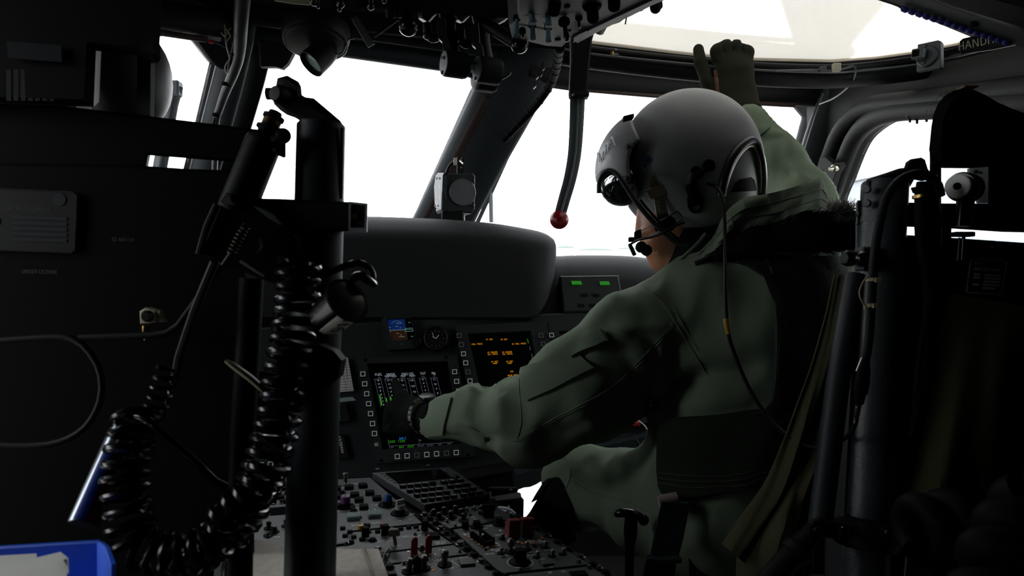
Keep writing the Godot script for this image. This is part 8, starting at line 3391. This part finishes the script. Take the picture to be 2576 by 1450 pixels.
func build_helmet(t: Node3D):
	var shell := with_bump(paint(Color(0.60, 0.61, 0.615), 0.46, 0.0, 0.4), m.grain, 30.0, 0.006)
	var f := Field.new(L(1490, 660, 1.0), L(1960, 205, 1.40), 0.0050)
	f.ellipsoid(L(1748, 424, 1.2), Vector3(rpx(164, 1.2), rpx(193, 1.2), 0.122), 0.01)
	f.ellipsoid(L(1700, 415, 1.2), Vector3(rpx(142, 1.2), rpx(168, 1.2), 0.116), 0.03)
	f.ellipsoid(L(1765, 500, 1.19), Vector3(rpx(104, 1.2), rpx(118, 1.2), 0.108), 0.03)
	f.cut(L(1586, 517, 1.2), Vector3(-0.64, -0.76, -0.05).normalized())
	var h := mesh_field("helmet", f, shell, t)
	var g := Field.new(L(1470, 560, 1.0), L(1650, 250, 1.40), 0.0045)
	g.ellipsoid(L(1652, 412, 1.2), Vector3(rpx(148, 1.2), rpx(138, 1.2), 0.124), 0.01)
	g.ellipsoid(L(1625, 440, 1.2), Vector3(rpx(112, 1.2), rpx(90, 1.2), 0.118), 0.03)
	g.within(slopes([[1440, 285], [1588, 291], [1596, 320], [1610, 350], [1594, 368], [1583, 395], [1583, 425], [1590, 445], [1597, 456], [1576, 478], [1560, 456], [1546, 436], [1533, 430], [1518, 436], [1508, 456], [1500, 490], [1440, 480]]), 0.006)
	mesh_field("visor_housing", g, shell, h)
	var v := Field.new(L(1490, 545, 1.02), L(1650, 410, 1.38), 0.0042)
	v.ellipsoid(L(1570, 468, 1.2), Vector3(rpx(60, 1.2), rpx(50, 1.2), 0.098), 0.01)
	v.within(slopes([[1500, 400], [1590, 420], [1612, 500], [1612, 530], [1500, 530]]), 0.003)
	mesh_field("visor", v, paint(Color(0.05, 0.06, 0.07), 0.08, 0.0, 0.7), h)
	var er := MB.new()
	var path := PackedVector3Array()
	for q in smooth2([[1507, 486], [1508, 458], [1518, 438], [1533, 429], [1548, 434], [1562, 450], [1578, 474], [1600, 508], [1640, 556], [1684, 598], [1706, 612], [1730, 616]], 8):
		path.append(P(q[0], q[1], 1.075 + 0.02 * clampf((1560.0 - q[0]) / 50.0, 0, 1) + 0.012 * clampf((q[0] - 1600.0) / 100.0, 0, 1)))
	er.tube(path, 0.0040, 10)
	put("edge_roll", er, paint(Color(0.24, 0.26, 0.275), 0.5), h)
	var er2 := MB.new()
	var p2 := PackedVector3Array()
	for q in path:
		p2.append(q + right * 0.0062 + up * 0.0035 + back * 0.001)
	er2.tube(p2.slice(p2.size() / 2), 0.0022, 8)
	put("edge_bead", er2, paint(Color(0.10, 0.11, 0.115), 0.5), h)
	var gl := MB.new()
	for q in [[[1520, 462], [1528, 450], [1534, 478], [1534, 494], [1527, 486]], [[1533, 448], [1541, 442], [1543, 470], [1538, 482]]]:
		var pp := PackedVector3Array()
		for s in q:
			pp.append(on_field(v, s[0], s[1], 0.0008, 1.12))
		gl.prism(pp, ray(1530, 470) * 0.001)
	put("clear_strip", gl, paint(Color(0.62, 0.66, 0.66), 0.2), h.get_node("visor"), 0)
	var sl := MB.new()
	sl.box(on_field(f, 1590, 304, 0.010), (right + up * 0.25).normalized() * 0.009, up * 0.004, back * 0.006, 0.001)
	put("slot", sl, m.jet, h)
	for q in [[1582, 369], [1578, 449]]:
		var at := on_field(g, q[0], q[1], 0.0)
		var n := back * 0.97 - right * 0.25
		var wr := MB.new()
		wr.lathe(at, n, [[0, -0.004], [0.0064, -0.004], [0.0064, 0.0012], [0.005, 0.002], [0, 0.0016]], 24)
		put("washer", wr, shell, h)
		screw(h, at + n * 0.0016, n.normalized(), 0.0040, m.steel_dull)
	var le := MB.new()
	var lo := MB.new()
	for q in [["A", 1540, 362, 36], ["I", 1528, 377, 36], ["M", 1517, 395, 36]]:
		var at := on_field(g, q[1], q[2], 0.0012, 1.2)
		var rr := (right * 0.36 + up * 0.10 + back * 0.75).normalized()
		text(le, q[0], at + back * 0.0012 - right * 0.0016, rr, up, q[3] * 1.1 / F * 0.62, 1.1, "Droid Sans", 0.0)
		text(lo, q[0], at, rr, up, q[3] * 1.1 / F, 1.6, "Droid Sans", 0.0)
	put("lettering_outline", lo, paint(Color(0.85, 0.88, 0.92), 0.3), h.get_node("visor_housing"), 0)
	put("lettering", le, paint(Color(0.06, 0.08, 0.10), 0.2), h.get_node("visor_housing"), 0)
	for q in [[[1611, 421], [1624, 403.5], [1634, 415], [1621, 434], Color(0.62, 0.74, 0.85), "white_sticker"], [[1624, 403.5], [1633, 392], [1643, 402], [1634, 415], Color(0.13, 0.30, 0.60), "blue_sticker"]]:
		var s := MB.new()
		patch(s, f, quad_rows(q[0], q[1], q[2], q[3], 3), 3, 0.0010)
		put(q[5], s, paint(q[4], 0.4), h, 60)
	var sk := MB.new()
	seam(sk, f, [[1619, 420], [1627, 409]], 0.0010, 0.0011, 3)
	seam(sk, f, [[1624, 422], [1631, 412]], 0.0007, 0.0011, 3)
	seam(sk, f, [[1628, 408], [1634, 401]], 0.0008, 0.0011, 3)
	put("sticker_print", sk, m.frame, h)
	var tan_metal := paint(Color(0.66, 0.62, 0.55), 0.4, 0.1)
	var fn := (back * 0.98 - right * 0.05 - up * 0.15).normalized()
	var c0 := on_field(f, 1652, 482, 0.004)
	var mp := Plane3.new(c0, c0 + right, c0 + right, eye)
	mp.n = fn
	var mu := MB.new()
	var arc := []
	for i in 9:
		var a := PI * i / 8.0
		arc.append([1647 - 14 * cos(a) , 455 - 14 * sin(a)])
	arc.append([1668, 480])
	arc.append([1636, 484])
	mu.prism(px(mp, arc, 0.002), -fn * 0.004, 0.0003)
	put("mount_plate", mu, tan_metal, h, 20)
	var mb2 := MB.new()
	mb2.prism(px(mp, [[1624, 478], [1674, 463], [1679, 488], [1634, 503]], 0.0065), -fn * 0.007, 0.0006)
	put("mount_block", mb2, tan_metal, h, 20)
	var mst := MB.new()
	mst.prism(px(mp, [[1644, 500], [1671, 492], [1679, 534], [1650, 540]], 0.004), -fn * 0.003, 0.0003)
	put("mount_strip", mst, tan_metal, h, 20)
	var mfo := MB.new()
	mfo.prism(px(mp, [[1650, 540], [1679, 534], [1681, 548], [1653, 553]], 0.006), -fn * 0.004, 0.0003)
	put("mount_fold", mfo, m.grey, h, 20)
	for q in [[1626.5, 482], [1670, 468], [1675, 479], [1675.5, 488], [1632, 493], [1637, 500], [1648, 457], [1657, 465], [1640, 470], [1658, 509], [1654, 518], [1665, 514], [1662, 526]]:
		var rv := MB.new()
		rv.lathe(hit(mp, q[0], q[1]) + fn * 0.006, fn, [[0, -0.004], [0.0016, -0.004], [0.0016, 0.0006], [0.0006, 0.0012], [0, 0.0006]], 10)
		put("rivet", rv, m.chrome, h)
	var sw := MB.new()
	var sc := hit(mp, 1664, 568) + fn * 0.010
	sw.lathe(sc + right * 0.009 + up * 0.004, fn, [[0, -0.012], [0.013, -0.012], [0.013, 0.003], [0, 0.004]], 24)
	sw.lathe(sc, (fn - right * 0.5).normalized(), [[0, -0.004], [0.0122, -0.004], [0.0122, 0.006], [0.010, 0.008], [0.005, 0.0085], [0.0035, 0.006], [0, 0.006]], 24)
	put("swivel", sw, m.gloss, h)
	var wi := MB.new()
	wi.tube(curve(pd([[1606, 585, 1.13], [1640, 566, 1.10], [1676, 548, 1.075], [1704, 532, 1.07], [1709, 535, 1.07], [1716, 553, 1.07], [1697, 563, 1.07]]), 0.008), 0.0011, 6)
	wi.tube(curve(pd([[1612, 604, 1.13], [1640, 592, 1.10], [1664, 580, 1.08]]), 0.008), 0.0011, 6)
	put("boom_wire", wi, m.bolt, h)
	var bo := MB.new()
	bo.tube(curve(pd([[1722, 560, 1.07], [1700, 568, 1.07], [1670, 585, 1.07], [1640, 596, 1.09], [1612, 602, 1.11], [1594, 610, 1.13], [1585, 616, 1.14]]), 0.008), 0.0022, 8)
	put("mic_boom", bo, m.rubber, h)
	var mi := MB.new()
	mi.box(P(1604, 592, 1.13), (right * 0.8 + up * 0.3).normalized() * 0.006, up * 0.008, back * 0.006, 0.0015)
	mi.box(P(1590, 603, 1.14), right * 0.006, up * 0.004, back * 0.005, 0.001)
	mi.box(P(1590, 628, 1.14), (right * 0.4 - up * 0.9).normalized() * 0.011, (right * 0.9 + up * 0.4).normalized() * 0.0025, back * 0.006, 0.001)
	put("microphone", mi, m.jet, h)
	var fo := MB.new()
	fo.ball(P(1613, 622, 1.135), 0.010, 16)
	fo.ball(P(1626, 630, 1.15), 0.010, 16)
	put("foam_tip", fo, m.rubber, h)
	var ea := MB.new()
	var e0 := on_field(f, 1783, 417, 0.0)
	ea.lathe(e0, back, [[0, -0.004], [0.0098, -0.004], [0.0098, 0.002], [0.007, 0.003], [0.006, 0.001], [0, 0.001]], 24)
	put("grommet", ea, m.gloss, h)
	var ec := MB.new()
	var lines := [[[1783, 417], [1768, 436], [1752, 452], [1744, 470]], [[1760, 430], [1748, 422], [1740, 432], [1738, 452]], [[1746, 452], [1738, 480], [1734, 500], [1736, 520], [1748, 532], [1764, 524], [1766, 500]], [[1778, 462], [1800, 470], [1816, 488], [1820, 510]]]
	for l in lines:
		seam(ec, f, l, 0.0026, 0.003, 6)
	put("ear_cable", ec, m.jet, h)
	var bx := MB.new()
	bx.box(on_field(f, 1748, 488, 0.006), (right * 0.3 - up * 0.9).normalized() * 0.018, (right * 0.9 + up * 0.3).normalized() * 0.009, back * 0.006, 0.002)
	put("cable_box", bx, m.jet, h)
	var cn := MB.new()
	var ca := on_field(f, 1741, 434, 0.006)
	var cb := on_field(f, 1736, 459, 0.006)
	cn.lathe(ca, cb - ca, [[0, 0], [0.0028, 0], [0.0034, 0.002], [0.0034, 0.009], [0.0026, 0.010], [0.0026, 0.017], [0, 0.017]], 14)
	put("connector", cn, m.grey, h)
	var nf := MB.new()
	var np := PackedVector3Array()
	for q in smooth2([[1812, 492], [1820, 450], [1836, 406], [1858, 374], [1880, 358], [1894, 361], [1902, 378], [1910, 410], [1913, 450], [1911, 486]], 10):
		np.append(on_field(f, q[0], q[1], 0.003, 1.17))
	nf.tube(np, 0.0078, 12)
	put("nape_frame", nf, paint(Color(0.13, 0.14, 0.15), 0.35), h)
	var nl := MB.new()
	var nq := PackedVector3Array()
	for i in np.size():
		nq.append(np[i] + (P(1880, 450, 1.09) - np[i]).normalized() * 0.0075 - ray(1870, 420) * 0.003)
	nl.tube(nq, 0.0030, 8)
	put("nape_bead", nl, m.steel_dull, h)
	var ng := MB.new()
	ng.lathe(P(1897, 361, 1.125), (right + up * 0.3), [[0.0075, -0.002], [0.0088, -0.002], [0.0088, 0.002], [0.0075, 0.002]], 16)
	put("nape_clip", ng, m.jet, h)
	var no := MB.new()
	patch(no, f, [[452, 1860, 446, 1888], [462, 1848, 452, 1896], [474, 1842, 466, 1900], [484, 1838, 480, 1902]], 8, 0.0012)
	put("nape_opening", no, m.jet, h, 60)
	var ld := thing("helmet_lead", "thin black lead with a yellow band running down the pilot back to the seat plug", "lead", P(2080, 1128, 0.9))
	var lp := curve(pd([[1800, 470, 1.05], [1816, 490, 1.03], [1822, 540, 1.01], [1824, 600, 0.99], [1825, 700, 0.945], [1827, 780, 0.93], [1833, 842, 0.93], [1846, 885, 0.93], [1876, 960, 0.925], [1910, 1020, 0.915], [1950, 1070, 0.90], [1996, 1108, 0.885], [2050, 1127, 0.865], [2100, 1118, 0.84], [2138, 1092, 0.80], [2152, 1066, 0.77]]), 0.015)
	var lm := MB.new()
	lm.tube(lp, 0.0026, 10)
	put("cable", lm, m.rubber, ld)
	var yb := MB.new()
	yb.tube(curve(pd([[1826, 802, 0.9275], [1828, 820, 0.9275], [1833, 840, 0.9275]]), 0.006), 0.0036, 12)
	put("yellow_band", yb, paint(Color(0.66, 0.52, 0.10), 0.5), ld)


func build_seat_fur():
	var t := thing("fleece_pad", "shaggy black fleece pad with a pale tuft behind the pilot collar", "fleece", P(2000, 660, 1.04))
	var f := Field.new(L(1770, 690, 0.90), L(2190, 480, 1.16), 0.0075)
	f.capsule(L(1815, 640, 1.04), L(1900, 608, 1.00), 0.014, 0.018, 0.02)
	f.capsule(L(1900, 608, 1.00), L(2020, 580, 0.98), 0.018, 0.021, 0.02)
	f.capsule(L(2020, 580, 0.98), L(2130, 562, 1.00), 0.021, 0.022, 0.02)
	f.capsule(L(2000, 605, 0.98), L(2140, 606, 1.00), 0.014, 0.016, 0.02)
	var dark := paint(Color(0.075, 0.075, 0.08), 0.95, 0.0, 0.2)
	mesh_field("pad", f, dark, t)
	var fur := MB.new()
	var pale := MB.new()
	for i in 3600:
		var x := rng.randf_range(1800, 2156)
		var y := rng.randf_range(524, 645)
		var sx := (x - 1288.0) / F
		var sy := (725.0 - y) / F
		var d := f.front(sx, sy)
		if d < 0.0:
			continue
		var p := Vector3(sx * d, sy * d, d)
		var n := f.grad(p)
		var w := eye + look * Vector3(p.x, p.y, -p.z)
		var nw := look * Vector3(n.x, n.y, -n.z)
		var lay := (right * rng.randf_range(0.2, 1.2) + up * rng.randf_range(-0.35, 0.25)).normalized()
		var l := rng.randf_range(0.006, 0.016)
		var k := w + (nw * 0.35 + lay * 0.8) * l * 0.5
		var e := k + (nw * 0.15 + lay).normalized() * l * 0.6
		(pale if x > 2080 and y < 560 and rng.randf() < 0.6 else fur).tube(PackedVector3Array([w, k, e]), [0.0007, 0.0005, 0.0002], 3)
	var fo := put("fur", fur, dark, t, 60)
	fo.set_meta("kind", "stuff")
	for i in 420:
		var w := P(rng.randf_range(2082, 2142), rng.randf_range(520, 545), rng.randf_range(0.985, 1.01))
		var l := rng.randf_range(0.006, 0.02)
		var dir := (up * rng.randf_range(0.3, 1.0) + right * rng.randf_range(-0.5, 0.9) + back * rng.randf_range(-0.3, 0.5)).normalized()
		pale.tube(PackedVector3Array([w, w + dir * l * 0.5, w + (dir + right * rng.randf_range(-0.4, 0.6)).normalized() * l]), [0.0005, 0.0004, 0.0002], 3)
	var po := put("pale_tuft", pale, paint(Color(0.50, 0.48, 0.47), 0.9), t, 60)
	po.set_meta("kind", "stuff")


func build_belt():
	var web := with_bump(paint(Color(0.19, 0.21, 0.235), 0.9, 0.0, 0.2), m.weave, 50.0, 0.06)
	var t := thing("lap_belt", "wide dark grey lap belt hanging down beside the pilot hip", "belt", P(1660, 1460, 0.92))
	var a := MB.new()
	a.prism(pd([[1664, 1262, 0.925], [1736, 1268, 0.925], [1730, 1300, 0.92], [1718, 1360, 0.915], [1706, 1406, 0.91], [1634, 1400, 0.91], [1646, 1340, 0.92]]), ray(1680, 1330) * 0.005, 0.0012)
	put("webbing", a, web, t, 30)
	var b := MB.new()
	b.tube(pd([[1626, 1404, 0.905], [1660, 1412, 0.903], [1712, 1408, 0.905]]), 0.0065, 12, 0.7)
	put("folded_end", b, web, t)
	var c := MB.new()
	c.prism(pd([[1622, 1412, 0.908], [1702, 1418, 0.908], [1690, 1500, 0.90], [1606, 1500, 0.90]]), ray(1660, 1450) * 0.005, 0.0012)
	put("lower_webbing", c, web, t, 30)
	var s := MB.new()
	for i in 14:
		var p := P(lerpf(1632, 1700, i / 13.0), 1405 + 6 * sin(PI * i / 13.0), 0.8975)
		s.box(p, right * 0.0014, up * 0.0006, back * 0.0004)
	put("stitching", s, m.grey, t, 0)
	var w := MB.new()
	w.lathe(P(1668, 1262, 0.935), (right + up * 0.2).normalized(), [[0, -0.006], [0.008, -0.006], [0.009, 0.0], [0.009, 0.02], [0, 0.02]], 16)
	single("strap_guide", "small pinkish white roller at the top of the lap belt", "roller", w, paint(Color(0.60, 0.54, 0.52), 0.4))
	var b2 := MB.new()
	b2.prism(pd([[1740, 1285, 0.95], [1800, 1290, 0.95], [1812, 1340, 0.94], [1830, 1440, 0.93], [1840, 1520, 0.93], [1740, 1520, 0.93], [1730, 1400, 0.94]]), ray(1790, 1400) * 0.005, 0.0012)
	single("harness_strap", "second dark strap behind the lap belt under the waist pouch", "strap", b2, web, "", 30)
	var h := thing("control_grip", "glossy black T handle on a dark stem left of the lap belt", "handle", P(1585, 1460, 0.98))
	var g := MB.new()
	g.tube(curve(pd([[1550, 1296, 0.98], [1562, 1291, 0.975], [1585, 1292, 0.97], [1606, 1300, 0.965], [1620, 1310, 0.965]]), 0.006), [0.0045, 0.0065] + range(40).map(func(_i): return 0.0078), 14, 0.8)
	g.ball(P(1619, 1309, 0.965), 0.0078, 14)
	put("grip", g, m.gloss, h)
	var st := MB.new()
	st.tube(pd([[1588, 1300, 0.975], [1586, 1340, 0.975], [1584, 1380, 0.975], [1582, 1560, 0.975]]), [0.009, 0.010, 0.0065, 0.0065], 14)
	put("stem", st, m.jet, h)
